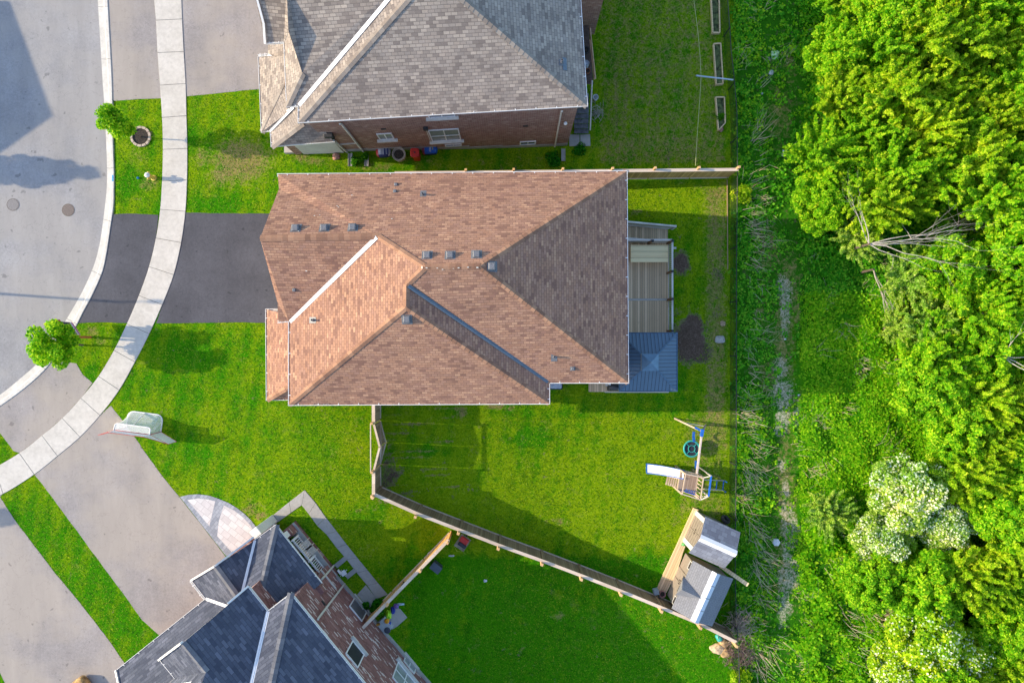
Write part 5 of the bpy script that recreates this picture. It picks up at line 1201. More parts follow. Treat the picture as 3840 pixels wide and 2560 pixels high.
# realty sign
p = W(341,1264); sg = thing("yard_sign", "sign board hanging from an orange wooden post on the grass strip beside the street", "sign", (p.x, p.y, 0)); M_or = plain("orange_post", (.42,.13,.04), .7, .15)
dirv = (W(222,1205,1.95)-W(262,1265,1.95)); dirv.z = 0; dirv.normalize(); nrm = Vector((dirv.y, -dirv.x, 0)); nrm = nrm if nrm.x > 0 else -nrm
obj("post", MB().box((p.x,p.y,1.02), (.10,.10,2.04), math.atan2(dirv.y, dirv.x)), M_or, sg); obj("arm", MB().beam(Vector((p.x,p.y,1.90))-dirv*.12, Vector((p.x,p.y,1.90))+dirv*1.15, .09, .09), M_or, sg)
b0 = Vector((p.x,p.y,0))+dirv*.16; bw_ = .86
bd = obj("board", MB().box(b0+dirv*bw_/2+Vector((0,0,1.30)), (bw_, .02, .95), axes=(dirv, nrm, Vector((0,0,1)))), plain("sign_white", (.70,.68,.72), .5, .03), sg)
def stripe(nm, z0, z1, c, u0=.0, u1=1.0, pr=.013): obj(nm, MB().box(b0+dirv*bw_*(u0+u1)/2+nrm*pr+Vector((0,0,(z0+z1)/2)), (bw_*(u1-u0), .006, z1-z0), axes=(dirv, nrm, Vector((0,0,1)))), plain("sign_"+nm, c, .5, .08, 20), bd)
stripe("pink_strip", .85, .96, (.55,.10,.32)); stripe("grey_strip", .98, 1.08, (.55,.56,.66)); stripe("olive_strip", 1.10, 1.22, (.14,.12,.04)); stripe("photo_panel", 1.24, 1.74, (.035,.035,.07)); stripe("pale_figure", 1.28, 1.62, (.55,.55,.62), .05, .55, .018)
stripe("dark_hair_patch", 1.25, 1.40, (.03,.03,.05), .12, .3, .023)
tx = MB(); rs = random.Random(9)
for k in range(14): tx.box(b0+dirv*bw_*(.07+k*.064)+nrm*.018+Vector((0,0,1.16)), (.03, .006, .06+.02*rs.random()), axes=(dirv, nrm, Vector((0,0,1))))
obj("yellow_lettering", tx, plain("sign_yellow", (.55,.45,.08), .5, .05), bd); tx = MB()
for k in range(12): tx.box(b0+dirv*bw_*(.08+k*.075)+nrm*.018+Vector((0,0,.905)), (.022, .006, .05+.02*rs.random()), axes=(dirv, nrm, Vector((0,0,1))))
obj("dark_lettering", tx, plain("sign_plum", (.16,.01,.06), .5, .05), bd)
# ------------------------------------------------------------------ hockey nets
def netm(name, c=(.62,.68,.64), cell=.045, th=.30):
    m = NM(name, .8, .2); m.col(c); uv = m.co('UV'); sp = m.n("ShaderNodeSeparateXYZ"); m.l(uv, sp.inputs[0]); e = []
    for k in (0, 1): e.append(m.math('LESS_THAN', m.math('FRACT', m.math('DIVIDE', sp.outputs[k], cell)), th))
    m.l(m.math('MAXIMUM', e[0], e[1]), m.b.inputs['Alpha']); return m.mat
M_netting = netm("netting", (.86,.88,.86), .05, .36); M_mesh2 = netm("side_netting", (.82,.82,.82), .06, .7)
def hockey(label, org, ux, z0, with_wing=True, group="street hockey nets"):
    """org: centre of goal line; ux unit vector along goal line; back of net along uy"""
    ux = Vector(ux).normalized(); uy = Vector((-ux.y, ux.x, 0)); o = Vector((org[0], org[1], z0)); t = thing("hockey_net", label, "hockey net", o, group)
    P = lambda x, y, z: o+ux*x+uy*y+Vector((0,0,z))
    w2, h, dp = 1.02, 1.28, .98
    obj("goal_frame", MB().tube([P(-w2,0,0),P(-w2,0,h-.1),P(-w2+.1,0,h),P(w2-.1,0,h),P(w2,0,h-.1),P(w2,0,0)], .026, 8), M_red, t, smooth=True)
    bs = [P(-w2,0,.03)]+[P(-w2+.0+ (1-math.cos(a))*.35, dp-.35+math.sin(a)*.35, .03) for a in [k*math.pi/10 for k in range(6)]]+[P(w2-(1-math.cos(a))*.35, dp-.35+math.sin(a)*.35, .03) for a in [k*math.pi/10 for k in range(5,-1,-1)]]+[P(w2,0,.03)]
    obj("base_frame", MB().tube(bs, .036, 8), M_white, t, smooth=True)
    ts = [P(-w2,0,h)]+[P(-w2+(1-math.cos(a))*.15, .40-.15+math.sin(a)*.15, h-.04) for a in [k*math.pi/6 for k in range(4)]]+[P(w2-(1-math.cos(a))*.15, .40-.15+math.sin(a)*.15, h-.04) for a in [k*math.pi/6 for k in range(3,-1,-1)]]+[P(w2,0,h)]
    obj("top_frame", MB().tube(ts, .034, 8), M_white, t, smooth=True)
    sb = MB(); sb.tube([P(0,.40,h-.04), P(0,.70,h*.55), P(0,dp,.05)], .03, 6); obj("rear_bar", sb, M_white, t)
    nb_ = MB(); N = 18; top = [];bot = []
    for k in range(N+1):
        x = -w2+2*w2*k/N; e = max(0, (abs(x)-(w2-.35))/.35); yb_ = dp-.35+.35*math.sqrt(max(0, 1-e*e)) if e > 0 else dp; yt_ = .40-.25*max(0, (abs(x)-(w2-.15))/.15)**2
        top.append(P(x, yt_, h-.05)); bot.append((P(x, yb_, .05)))
    M_ = 6
    def cur(a, b, f): s = -.13*math.sin(math.pi*f); return a+(b-a)*f+uy*s
    for k in range(N):
        for j in range(M_): nb_.face([cur(top[k],bot[k],j/M_), cur(top[k+1],bot[k+1],j/M_), cur(top[k+1],bot[k+1],(j+1)/M_), cur(top[k],bot[k],(j+1)/M_)])
    for x in (-w2, w2): nb_.face([P(x,0,.03), P(x,0,h), P(x,.2,h-.05), P(x,dp-.35,.05)])
    nb_.face([P(-w2,0,h), P(w2,0,h), P(w2-.03,.38,h-.04), P(-w2+.03,.38,h-.04)])
    obj("netting", nb_, M_netting, t)
    if with_wing:
        for s in (-1, 1):    # fold-out rebounder wings
            bt = MB(); bt2 = MB(); a_, b_ = P(s*w2,0,.02), P(s*(w2+1.0),-.45,.02); bt.tube([a_, b_, b_+Vector((0,0,1.0)), P(s*w2,0,1.22)], .014, 6); bt2.face([a_, b_, b_+Vector((0,0,1.0)), P(s*w2,0,1.22)])
            obj("wing_frame", bt, M_red, t); obj("wing_net", bt2, M_mesh2, t)
        fb_ = MB(); fb_.tube([P(-w2-1.0,-.45,1.0), P(-w2,-.05,1.85), P(w2,-.05,1.85), P(w2+1.0,-.45,1.0)], .015, 6); obj("backstop_frame", fb_, M_red, t)
        f2 = MB(); f2.face([P(-w2,0,1.22), P(w2,0,1.22), P(w2,-.05,1.85), P(-w2,-.05,1.85)]); f2.face([P(-w2,0,1.22), P(-w2,-.05,1.85), P(-w2-1.0,-.45,1.0)]); f2.face([P(w2,0,1.22), P(w2,-.05,1.85), P(w2+1.0,-.45,1.0)]); obj("backstop_net", f2, M_mesh2, t)
    return t
c = W(540,1610); hockey("white hockey net with red frame and white backstop straddling the driveway edge and lawn", (c.x, c.y), (1.0,-.13,0), .02)
c = W(520,2600); hockey("second hockey net cut off by the bottom edge beside the charcoal roofed garage", (c.x-.3, c.y+.35), (-.72,-.58,0), .02, False)
p = W(548,1560); tag(obj("ball", MB().lathe((p.x,p.y,.0), [(.005,-.04),(.04,-.01),(.045,.03),(.03,.06),(.004,.075)], 12), plain("mint_ball", (.08,.60,.35), .5, .05), smooth=True), "mint green ball on the grass behind the hockey net", "ball")
lumpy_bag("garden_waste_bag", "tan and brown lumpy bag at the bottom edge next to the second hockey net", 318,2560,.85,.95,.6, ([plain("kraft", (.46,.28,.11), .85, .6, 3.5)], lambda x, y, z: 0), .6)
lumpy_bag("garden_waste_bag", "small dark blue bag touching the tan bag at the bottom edge", 283,2572,.4,.5,.4, ([M_bn], lambda x, y, z: 0), .6)
# ================================================================== PLAYSET
dk = -0.12; zt = 0.95; gnd = -1.5
ps_ = thing("playset", "wooden playset with white slide, swing beam and blue fittings near the chain fence", "playset", (W(2600,1810,gnd).x, W(2600,1810,gnd).y, gnd))
M_pw = wood("playset_wood", (.42,.31,.22), (.62,.50,.38), .5, gap=1); M_pd = wood("playset_deck", (.22,.15,.11), (.42,.33,.27), .12)
T = [W(2571,1776,zt), W(2638,1790,zt), W(2627,1873,zt), W(2558,1851,zt)]
for p in T: obj("post", MB().box((p.x, p.y, (gnd+zt)/2), (.10,.10,zt-gnd), R(-12)), M_pw, ps_)
mb = MB()
for i in range(4): mb.beam(T[i], T[(i+1)%4], .05, .10)
obj("top_frame", mb, M_pw, ps_); mb = MB()
for i in range(4): a_, b_ = T[i].copy(), T[(i+1)%4].copy(); a_.z = b_.z = dk-.05; mb.beam(a_, b_, .05, .12)
obj("deck_frame", mb, M_pw, ps_)
a_, b_ = T[0].copy(), T[1].copy(); a_.z = b_.z = dk+.75; obj("guard_rail", MB().beam(a_, b_, .05, .08), M_pw, ps_); D = [Vector((p.x, p.y, dk)) for p in T]
obj("platform", MB().quad_box([v-Vector((0,0,.04)) for v in D[::-1]]+D[::-1]), M_pd, ps_, uvdir=(T[1]-T[0]).cross(Vector((0,0,1))))
bl = MB()
def pick(a, b, n, z0, z1):
    for k in range(n): q = a+(b-a)*((k+.5)/n); bl.box((q.x, q.y, (z0+z1)/2), (.07,.025,z1-z0), math.atan2((b-a).y, (b-a).x))
pick(T[1], T[2], 6, dk+.05, dk+.8); pick(T[0], T[1], 7, dk+.05, dk+.8); obj("pickets", bl, M_pw, ps_)
r2 = [W(2667,1784,1.35), W(2657,1860,1.35)]; mb = MB(); mb.beam(r2[0], r2[1], .09, .06); obj("blue_rail", mb, M_blue, ps_)
mb = MB(); mb.beam(T[1], r2[0], .04, .06); mb.beam(T[2], r2[1], .04, .06); 
for q in r2: mb.beam(Vector((q.x+.05, q.y, gnd)), q, .07, .07, up=Vector((1,0,0)))
mb.beam(T[2]+Vector((0,0,-.8)), r2[1], .03, .04); obj("side_frame", mb, M_deckrail, ps_)
# ladder to the east
mb = MB(); l0, l1 = W(2642,1798,dk), W(2716,1801,gnd+.35); m0, m1 = W(2640,1833,dk), W(2712,1837,gnd+.35); mb.beam(l0, l1, .04, .09); mb.beam(m0, m1, .04, .09); obj("ladder_rails", mb, M_deckrail, ps_); rg = MB()
for f in (.28,.62,.97): rg.beam(l0+(l1-l0)*f, m0+(m1-m0)*f, .05, .05)
rg.beam(l1, l1+Vector((0,0,.5)), .05, .05, up=Vector((1,0,0))); rg.beam(m1, m1+Vector((0,0,.5)), .05, .05, up=Vector((1,0,0))); obj("rungs", rg, M_blue, ps_)
mb = MB(); q = W(2586,1847,dk+.5); u = (T[3]-T[2]).normalized(); mb.box(q, (.62,.05,.3), math.atan2(u.y,u.x))
for k in range(6): mb.box(q+u*(-.25+.1*k)+Vector((0,.08,.1)), (.03,.22,.03), math.atan2(u.y,u.x))
obj("climbing_panel", mb, M_blue, ps_)
# slide
A0, A1 = W(2424,1737,gnd+.1), W(2424,1772,gnd+.1); B0, B1 = W(2564,1762,dk+.05), W(2563,1793,dk+.05); N = 14; sl_ = MB(); se = MB()
def sp_(a, b, f): p = a+(b-a)*f; z = gnd+.12+(dk+.07-gnd-.12)*(f**1.6 if f < 1 else 1); return Vector((p.x, p.y, z))
for k in range(N):
    f0, f1 = k/N, (k+1)/N; a, b, c, d = sp_(A0,B0,f0), sp_(A0,B0,f1), sp_(A1,B1,f1), sp_(A1,B1,f0); sl_.face([a,d,c,b]); sl_.face([v-Vector((0,0,.03)) for v in (a,b,c,d)])
    up = Vector((0,0,.07)); se.beam(a+up, b+up, .045, .16, ext=.01); se.beam(d+up, c+up, .045, .16, ext=.01)
se.beam(sp_(A0,B0,0), sp_(A1,B1,0), .05, .06); so_ = obj("slide", sl_, plain("slide_white", (.82,.83,.85), .35, .03), ps_, smooth=True); obj("slide_rails", se, M_blue, so_)
# steps
st = MB(); s0, s1 = W(2502,1799,gnd+.15), W(2552,1812,dk-.1); sv = Vector((0.25,-1,0)).normalized()
for k in range(7):
    p = s0+(s1-s0)*(k/6); st.box(p, (.09,.58,.05), math.atan2(-.25,1))
st.beam(s0+sv*.29, s1+sv*.29, .04, .1); st.beam(s0-sv*.29, s1-sv*.29, .04, .1); obj("steps", st, M_pw, ps_)
# swing beam + A frame
b0_, b1_ = W(2613,1775,zt-.02), W(2632,1620,zt+.05); obj("swing_beam", MB().beam(b0_, b1_, .09, .14), plain("beam_wood", (.60,.49,.42), .8, .15), ps_)
lg0 = W(2530,1568); lg1 = W(2646,1592); lt_ = b1_+Vector((-.04,.08,0)); mb = MB().beam(lg0, lt_, .09, .09, up=Vector((0,1,0))); obj("leg", mb, M_pw, ps_); obj("leg", MB().beam(lg1, lt_+Vector((.08,0,0)), .09, .09, up=Vector((0,1,0))), M_pw, ps_)
obj("cross_brace", MB().beam(lg0+(lt_-lg0)*.35, lg1+(lt_-lg1)*.25, .04, .09), M_deckrail, ps_)
br = MB(); br.box(b1_+Vector((0,-.03,.02)), (.15,.42,.2), R(-10)); br.box(lt_-Vector((.18,-.10,.08)), (.34,.12,.14), R(-30)); obj("bracket", br, M_blue, ps_)
def ropes(par, tops, bots): 
    mb = MB()
    for a, b in zip(tops, bots): mb.tube([a, b], .012, 5)
    obj("rope", mb, M_dark, par)
sc_ = W(2594,1682,-.95); sw = MB(); rr = .47; n = 28
ringp = [sc_+Vector((math.cos(2*math.pi*k/n)*rr, math.sin(2*math.pi*k/n)*rr, 0)) for k in range(n+1)]
so2 = obj("saucer_swing", MB().tube(ringp, .055, 8, cap=False), M_teal, ps_, smooth=True)
obj("saucer_mat", MB().lathe(sc_-Vector((0,0,.05)), [(.45,0),(.45,.02),(.1,.01)], 28), plain("dark_mat", (.03,.035,.05), .7, .4, 20), so2)
sp2 = MB()
for k in range(4): a = R(45+90*k); sp2.beam(sc_+Vector((math.cos(a)*.2, math.sin(a)*.2, .0)), sc_+Vector((math.cos(a)*.46, math.sin(a)*.46, .0)), .035, .03)
sp2.tube([sc_+Vector((math.cos(2*math.pi*k/n)*.2, math.sin(2*math.pi*k/n)*.2, 0)) for k in range(n+1)], .02, 6, cap=False); obj("spokes", sp2, M_teal, so2)
bm0, bm1 = b0_+(b1_-b0_)*.42, b0_+(b1_-b0_)*.72; ropes(so2, [bm0, bm0, bm1, bm1], [sc_+Vector((math.cos(R(a))*.46, math.sin(R(a))*.46, 0)) for a in (-135,-45,135,45)])
s3_ = W(2601,1637,-.75); bs_ = MB(); 
for k in range(8): f = k/7; bs_.box(s3_+Vector((.02*f, (.5-f)*.52, .10*math.cos(math.pi*(f-.5))*-1+.05)), (.15,.09,.035), R(-6))
o3 = obj("belt_swing", bs_, M_blue, ps_); t0 = b0_+(b1_-b0_)*.83; t1 = b0_+(b1_-b0_)*.96; ropes(o3, [t0, t1], [s3_+Vector((0,-.25,.03)), s3_+Vector((0,.25,.03))])
s4_ = W(2611,1741,-.7); g4 = MB(); g4.box(s4_, (.07,.46,.05), R(-4)); g4.box(s4_+Vector((0,-.2,.12)), (.2,.05,.05)); g4.box(s4_+Vector((0,.2,.12)), (.2,.05,.05)); g4.box(s4_+Vector((0,.0,-.14)), (.1,.4,.04)); o4 = obj("glider_swing", g4, M_blue, ps_); ropes(o4, [b0_+(b1_-b0_)*.08, b0_+(b1_-b0_)*.32], [s4_+Vector((0,-.2,.14)), s4_+Vector((0,.2,.14))])
# ================================================================== SHEDS
def shed(label, F0, F1, depth, ez, rz, roofmat, wallmat, ridge_along_depth, z0=-1.42, over=.12, extra=None):
    F0, F1 = Vector((F0.x, F0.y, 0)), Vector((F1.x, F1.y, 0)); u = (F1-F0); wd_ = u.length; u.normalize(); v = Vector((-u.y, u.x, 0)); v = v if v.x > 0 else -v
    t = thing("garden_shed", label, "shed", (F0.x, F0.y, z0))
    P = lambda a, b, z: F0+u*a+v*b+Vector((0,0,z))
    i = .14
    wl_ = [P(i,i,z0), P(wd_-i,i,z0), P(wd_-i,depth-i,z0), P(i,depth-i,z0)]
    mb = MB().prism([p[:2] for p in wl_], z0, ez); 
    if ridge_along_depth:
        m_ = wd_/2
        for b in (i, depth-i): mb.face([P(i,b,ez), P(wd_-i,b,ez), P(m_,b,rz-.05)])
    else:
        m_ = depth/2
        for a in (i, wd_-i): mb.face([P(a,i,ez), P(a,depth-i,ez), P(a,m_,rz-.05)])
    obj("wall", mb, wallmat, t)
    rb = MB(); th = Vector((0,0,.05))
    if ridge_along_depth: q = [[P(0,0,ez),P(0,depth,ez),P(m_,depth,rz),P(m_,0,rz)],[P(m_,0,rz),P(m_,depth,rz),P(wd_,depth,ez),P(wd_,0,ez)]]
    else: q = [[P(0,0,ez),P(wd_,0,ez),P(wd_,m_,rz),P(0,m_,rz)],[P(0,m_,rz),P(wd_,m_,rz),P(wd_,depth,ez),P(0,depth,ez)]]
    for f in q: rb.quad_box([p-th for p in f]+f) if (f[1]-f[0]).cross(f[2]-f[0]).z > 0 else rb.quad_box([p-th for p in f[::-1]]+f[::-1])
    rf_ = obj("roof", rb, roofmat, t)
    return t, P, wd_, m_, rf_, u, v
S1a, S1b = W(2645,1936,.6), W(2584,2072,.6)
t, P, wd_, m_, rf_, u, v = shed("smaller resin shed with slate look roof, white ridge strip and closed tan doors", S1a, S1b, 2.22, .6, 1.30, M_slate, M_tan, True)
def cap2(P, a0, a1, b0, b1, am, z, half, drop, rf_, mat, nm="ridge_strip", along='b', nseg=1):
    for k in range(nseg):
        s0 = b0+(b1-b0)*k/nseg+(.03 if k else 0); s1 = b0+(b1-b0)*(k+1)/nseg
        mb = MB()
        for sgn in (-1, 1):
            if along == 'b': f = [P(am,s0,z+.03), P(am,s1,z+.03), P(am+sgn*half,s1,z+.03-drop), P(am+sgn*half,s0,z+.03-drop)]
            else: f = [P(s0,am,z+.03), P(s1,am,z+.03), P(s1,am+sgn*half,z+.03-drop), P(s0,am+sgn*half,z+.03-drop)]
            mb.face(f)
        obj(nm, mb, mat, rf_)
cap2(P, 0, 0, -.03, 2.25, m_, 1.30, .20, .20*.61, rf_, plain("strip_white", (.80,.80,.82), .5, .03))
dr = MB(); 
for k, (a0, a1) in enumerate(((.42, wd_/2-.01),(wd_/2+.01, wd_-.42))):
    dr = MB().quad_box([P(a0,.13,-1.38),P(a1,.13,-1.38),P(a1,.10,-1.38),P(a0,.10,-1.38),P(a0,.13,.72),P(a1,.13,.72),P(a1,.10,.72),P(a0,.10,.72)])
    d_o = obj("door", dr, M_tan, t); gb2 = MB()
    for zz in (-1.0,-.6,-.2,.2,.55): gb2.beam(P(a0+.02,.093,zz), P(a1-.02,.093,zz), .012, .02)
    obj("panel_lines", gb2, plain("tan_line", (.17,.14,.115), .7, .1), d_o)
    obj("handle", MB().beam(P((a1-.1) if k == 0 else a0+.1,.08,-.3), P((a1-.1) if k == 0 else a0+.1,.08,-.1), .03, .04, up=Vector((1,0,0))), M_dark, d_o)
for (a0, a1) in ((.13,.40),(wd_-.40,wd_-.13)):
    z1 = .66; obj("corner_trim", MB().quad_box([P(a0,.12,-1.40),P(a1,.12,-1.40),P(a1,.08,-1.40),P(a0,.08,-1.40),P(a0,.12,z1),P(a1,.12,z1),P(a1,.08,z1),P(a0,.08,z1)]), M_cream, t)
S2a, S2b = W(2599,2101,.6), W(2519,2280,.6)
t2, P2, wd2, m2, rf2, u2, v2 = shed("larger grey roofed resin shed with double doors, small front gable and lattice windows", S2a, S2b, 2.55, .6, 1.28, M_greyroof, M_tan, False)
cap2(P2, 0, 0, -.02, wd2+.02, m2, 1.28, .26, .26*.53, rf2, plain("strip_grey", (.62,.66,.72), .5, .03), along='a', nseg=4)
# front gable over the doors
ga0, ga1 = wd2*.36, wd2*.74; gm = (ga0+ga1)/2; gtop = 1.22
fg = MB(); fg.face([P2(ga0,-.14,.58), P2(gm,-.14,gtop), P2(gm,1.18,gtop)]); fg.face([P2(gm,-.14,gtop), P2(ga1,-.14,.58), P2(gm,1.18,gtop)])
fg.face([P2(ga0,-.10,.58), P2(ga1,-.10,.58), P2(gm,-.10,gtop-.02)]); obj("front_gable", fg, M_greyroof, rf2)
dk_ = plain("lattice_dark", (.04,.035,.035), .5, .2)
for k, (a0, a1) in enumerate(((wd2*.34, wd2*.53),(wd2*.55, wd2*.74))):
    db = MB().quad_box([P2(a0,.13,-1.38),P2(a1,.13,-1.38),P2(a1,.10,-1.38),P2(a0,.10,-1.38),P2(a0,.13,.56),P2(a1,.13,.56),P2(a1,.10,.56),P2(a0,.10,.56)]); d_o = obj("door", db, M_tan, t2)
    lw = MB(); c = (a0+a1)/2
    for i in range(3):
        for j in range(4): lw.box(P2(c+(i-1)*.13,.095,.02+j*.12), (.10,.012,.09), axes=(u2, v2, Vector((0,0,1))))
    obj("lattice_window", lw, dk_, d_o); obj("handle", MB().beam(P2(a1-.07 if k == 0 else a0+.07,.08,-.35), P2(a1-.07 if k == 0 else a0+.07,.08,-.1), .03, .04, up=Vector((1,0,0))), M_dark, d_o)
for a in (wd2*.14, wd2*.87):
    lw = MB(); 
    for i in range(3):
        for j in range(3): lw.box(P2(a+(i-1)*.13,.125,.05+j*.14), (.10,.03,.11), axes=(u2, v2, Vector((0,0,1))))
    obj("lattice_window", lw, dk_, t2); fr_ = MB()
    for (a0, a1, z0_, z1_) in ((a-.24,a-.20,-.04,.46),(a+.20,a+.24,-.04,.46),(a-.20,a+.20,-.06,-.02),(a-.20,a+.20,.42,.46)): fr_.quad_box([P2(a0,.13,z0_),P2(a1,.13,z0_),P2(a1,.10,z0_),P2(a0,.10,z0_),P2(a0,.13,z1_),P2(a1,.13,z1_),P2(a1,.10,z1_),P2(a0,.10,z1_)])
    obj("window_frame", fr_, M_cream, t2)
# boardwalk
bw = thing("boardwalk", "narrow timber boardwalk along the front of both sheds", "boardwalk", W(2530,2060))
k0, k1, k2 = (W(2599,1902),W(2611,1908)), (W(2534,2046),W(2560,2066)), (W(2478,2166),W(2518,2177))
def quadz(a, b, c, d, z): return MB().prism([p[:2] for p in (a, b, c, d)], z-.12, z)
obj("planks", quadz(k0[0], k0[1]+Vector((.1,0,0)), k1[1], k1[0], -1.36), M_board, bw, uvdir=(W(2457,2217)-W(2599,1902))); obj("planks", quadz(k1[0], k1[1], k2[1]+Vector((.12,0,0)), k2[0], -1.355), M_board, bw, uvdir=(W(2457,2217)-W(2599,1902)))
k3 = (W(2457,2217), W(2497,2218)); obj("planks", quadz(k2[0], k2[1], k3[1], k3[0], -1.36), M_deck, bw, uvdir=(W(2457,2217)-W(2599,1902)))  # shaded end of the walk: shade put into a darker plank colour
tag(obj("plank", MB().beam(W(2700,2120,-.3), W(2805,2192,.15), .22, .05), M_board), "long loose timber plank sticking out over the chain fence between the sheds", "plank")
# tyre
p = W(2715,1942); ty = Vector((.5,.75,.55)).normalized(); tag(obj("tyre", MB().lathe((p.x,p.y,-1.2), [(.17,-.09),(.27,-.1),(.30,-.05),(.30,.05),(.27,.1),(.17,.09),(.15,.04),(.15,-.04),(.17,-.09)], 24, axis=ty), plain("rubber", (.05,.045,.045), .85, .3), smooth=True, origin=p), "old tyre leaning behind the smaller shed", "tyre")
pot("flower_pot", "pink flower pot with dark plant at the end of the boardwalk", "pot", 2485,2228,-1.1,.20,.3, plain("pink_pot", (.50,.24,.22), .7, .4, 14), M_cobble)
p = W(2462,2221,-1.0); tag(obj("stool", MB().box((p.x,p.y,-1.2), (.32,.32,.42), .2), plain("grey_blue", (.30,.36,.40), .6, .1), bevel=.03, origin=p), "small grey blue box stool at the shaded end of the boardwalk", "stool")
p = W(2562,2040); litter("towel", "green and orange scrap on the boardwalk between the shed doors", "litter", 2562,2037,.3,.2, plain("green_scrap", (.15,.50,.15), .7, .3), 12, .08, -1.36)
# ================================================================== LOWER YARD ITEMS
p = W(1638,2118); bx_ = thing("storage_box", "dark grey lidded storage box beside the diagonal orange fence", "box", (p.x,p.y,g(p.x))); a = math.atan2(.774,.634)
M_gb = plain("slate_box", (.06,.075,.10), .5, .1); obj("body", MB().box((p.x,p.y,g(p.x)+.25), (.42,.60,.5), R(52)), M_gb, bx_, bevel=.02); obj("lid", MB().box((p.x,p.y,g(p.x)+.53), (.46,.64,.06), R(52)), plain("slate_lid", (.09,.11,.14), .5, .1), bx_, bevel=.015)
p = W(1622,2090); rock("rock", "grey stone beside the diagonal orange fence gate", "rock", 1612,2077,.16, M_stone, .4, 9)
# wheelbarrow with red load
p = W(1737,2024); z0 = g(p.x); wb = thing("wheelbarrow", "wheelbarrow with a red and dark load parked in the corner where the two fences meet", "wheelbarrow", (p.x,p.y,z0)); dv = Vector((.55,.83,0)); sv = Vector((.83,-.55,0))
q = lambda a, b, z: Vector((p.x,p.y,z0))+dv*a+sv*b+Vector((0,0,z))
obj("tray", MB().quad_box([q(-.28,-.2,.28),q(-.28,.2,.28),q(.30,.2,.28),q(.30,-.2,.28),q(-.42,-.34,.55),q(-.42,.34,.55),q(.42,.34,.55),q(.42,-.34,.55)]), plain("tray_tan", (.30,.25,.17), .8, .3), wb)
obj("load", MB().box(q(.18,0,.62), (.34,.5,.16), math.atan2(dv.y,dv.x)), M_red, wb, bevel=.04); obj("dark_load", MB().box(q(-.12,.05,.60), (.22,.5,.12), math.atan2(dv.y,dv.x)), M_dark, wb, bevel=.03)
obj("handles", MB().tube([q(.3,.2,.3), q(-.5,.26,.45), q(-.62,.0,.50), q(-.5,-.26,.45), q(.3,-.2,.3)], .02, 6), plain("yellow_green", (.40,.45,.03), .5, .1), wb); obj("wheel", MB().lathe(q(.42,0,.2)-sv*.04, [(.18,0),(.2,.04),(.18,.08)], 16, axis=sv), M_dark, wb)
# toys heap
def heap(name, label, cat, px, py, z, parts): 
    p = W(px, py, z); t = thing(name, label, cat, (p.x,p.y,g(p.x)))
    for nm, f, mat in parts: obj(nm, f(p), mat, t, bevel=.02)
M_lime = plain("lime_plastic", (.40,.75,.02), .4, .1); M_orange = plain("orange_plastic", (.75,.33,.01), .4, .08); M_violet = plain("violet_plastic", (.22,.14,.42), .5, .3)
rot5 = R(40)
heap("toy_truck", "blue toy with a round orange top on the slabs by the brick wall", "toy", 1452,2328,-.1, [("bed", lambda p: MB().box((p.x,p.y-.12,g(p.x)+.2), (.30,.34,.28), rot5), plain("royal_blue", (.01,.06,.38), .4, .1)), ("dome", lambda p: MB().lathe((p.x,p.y+.06,g(p.x)+.32), [(.15,0),(.16,.05),(.12,.12),(.02,.14)], 14), M_orange)])
litter("cushion", "lime green crumpled cushion at the foot of the diagonal fence", "cushion", 1458,2301,.34,.55, M_lime, 21, .3); litter("cushion", "dark blue cloth next to the lime cushion", "cloth", 1474,2286,.28,.42, plain("deep_blue", (.02,.04,.30), .6, .2), 22, .28); litter("cushion", "violet and white cloth below the fence post at the slabs", "cloth", 1486,2271,.30,.30, M_violet, 23, .25)
litter("plastic_bag", "pale blue plastic sheet sticking out from under the diagonal fence", "litter", 1503,2263,.42,.14, plain("sky_film", (.50,.66,.78), .4, .1), 24, .15)
rk = MB(); a_, b_ = nwall(1424,2318)+d2*.3, nwall(1408,2348)+d2*.2; rk.tube([a_, b_], .02, 6); rk.tube([a_+Vector((.04,.02,0)), b_+Vector((.05,.01,0))], .02, 6); rk.box(b_, (.2,.12,.12), .4); tag(obj("toy_mower", rk, plain("dark_orange", (.40,.18,.02), .5, .5, 6)), "push toy with two dark bars and an orange end leaning on the brick wall", "toy")
p = nwall(1425,2358)+d2*.35; tag(obj("door_step", MB().box((p.x,p.y,-.30), (.80,.60,.65), math.atan2(d1.y,d1.x)), plain("pale_step", (.42,.47,.48), .7, .05), bevel=.02), "pale blue grey concrete step against the brick wall behind the diagonal fence", "step")
p = W(1457,2352); tag(obj("bin", MB().lathe((p.x,p.y,g(p.x)), [(.15,0),(.19,.4),(.17,.42),(.02,.43)], 14), M_gb, origin=p), "small dark bin next to the pale concrete step", "bin")
p = nwall(1364,2344)+d2*.15; tag(obj("wall_lamp", MB().lathe((p.x,p.y,p.z), [(.05,-.1),(.09,0),(.05,.1),(.01,.12)], 10), M_dark), "small dark lamp on the brick wall just left of the diagonal fence", "lamp")
# white chair in the nook
p = W(1290,2145); ch = thing("garden_chair", "white chair tipped over in the shaded nook between the splash troughs", "chair", (p.x,p.y,g(p.x))); zc_ = g(p.x)
obj("seat", MB().box((p.x,p.y,zc_+.12), (.30,.30,.04), .6), M_white, ch); obj("backrest", MB().box((p.x-.2,p.y+.12,zc_+.28), (.05,.30,.2), .6), M_white, ch)
for sx_, sy_ in ((-1,-1),(1,-1),(1,1),(-1,1)): obj("leg", MB().tube([(p.x+sx_*.16,p.y+sy_*.16,zc_), (p.x+sx_*.14,p.y+sy_*.14,zc_+.22)], .018, 6), M_white, ch)
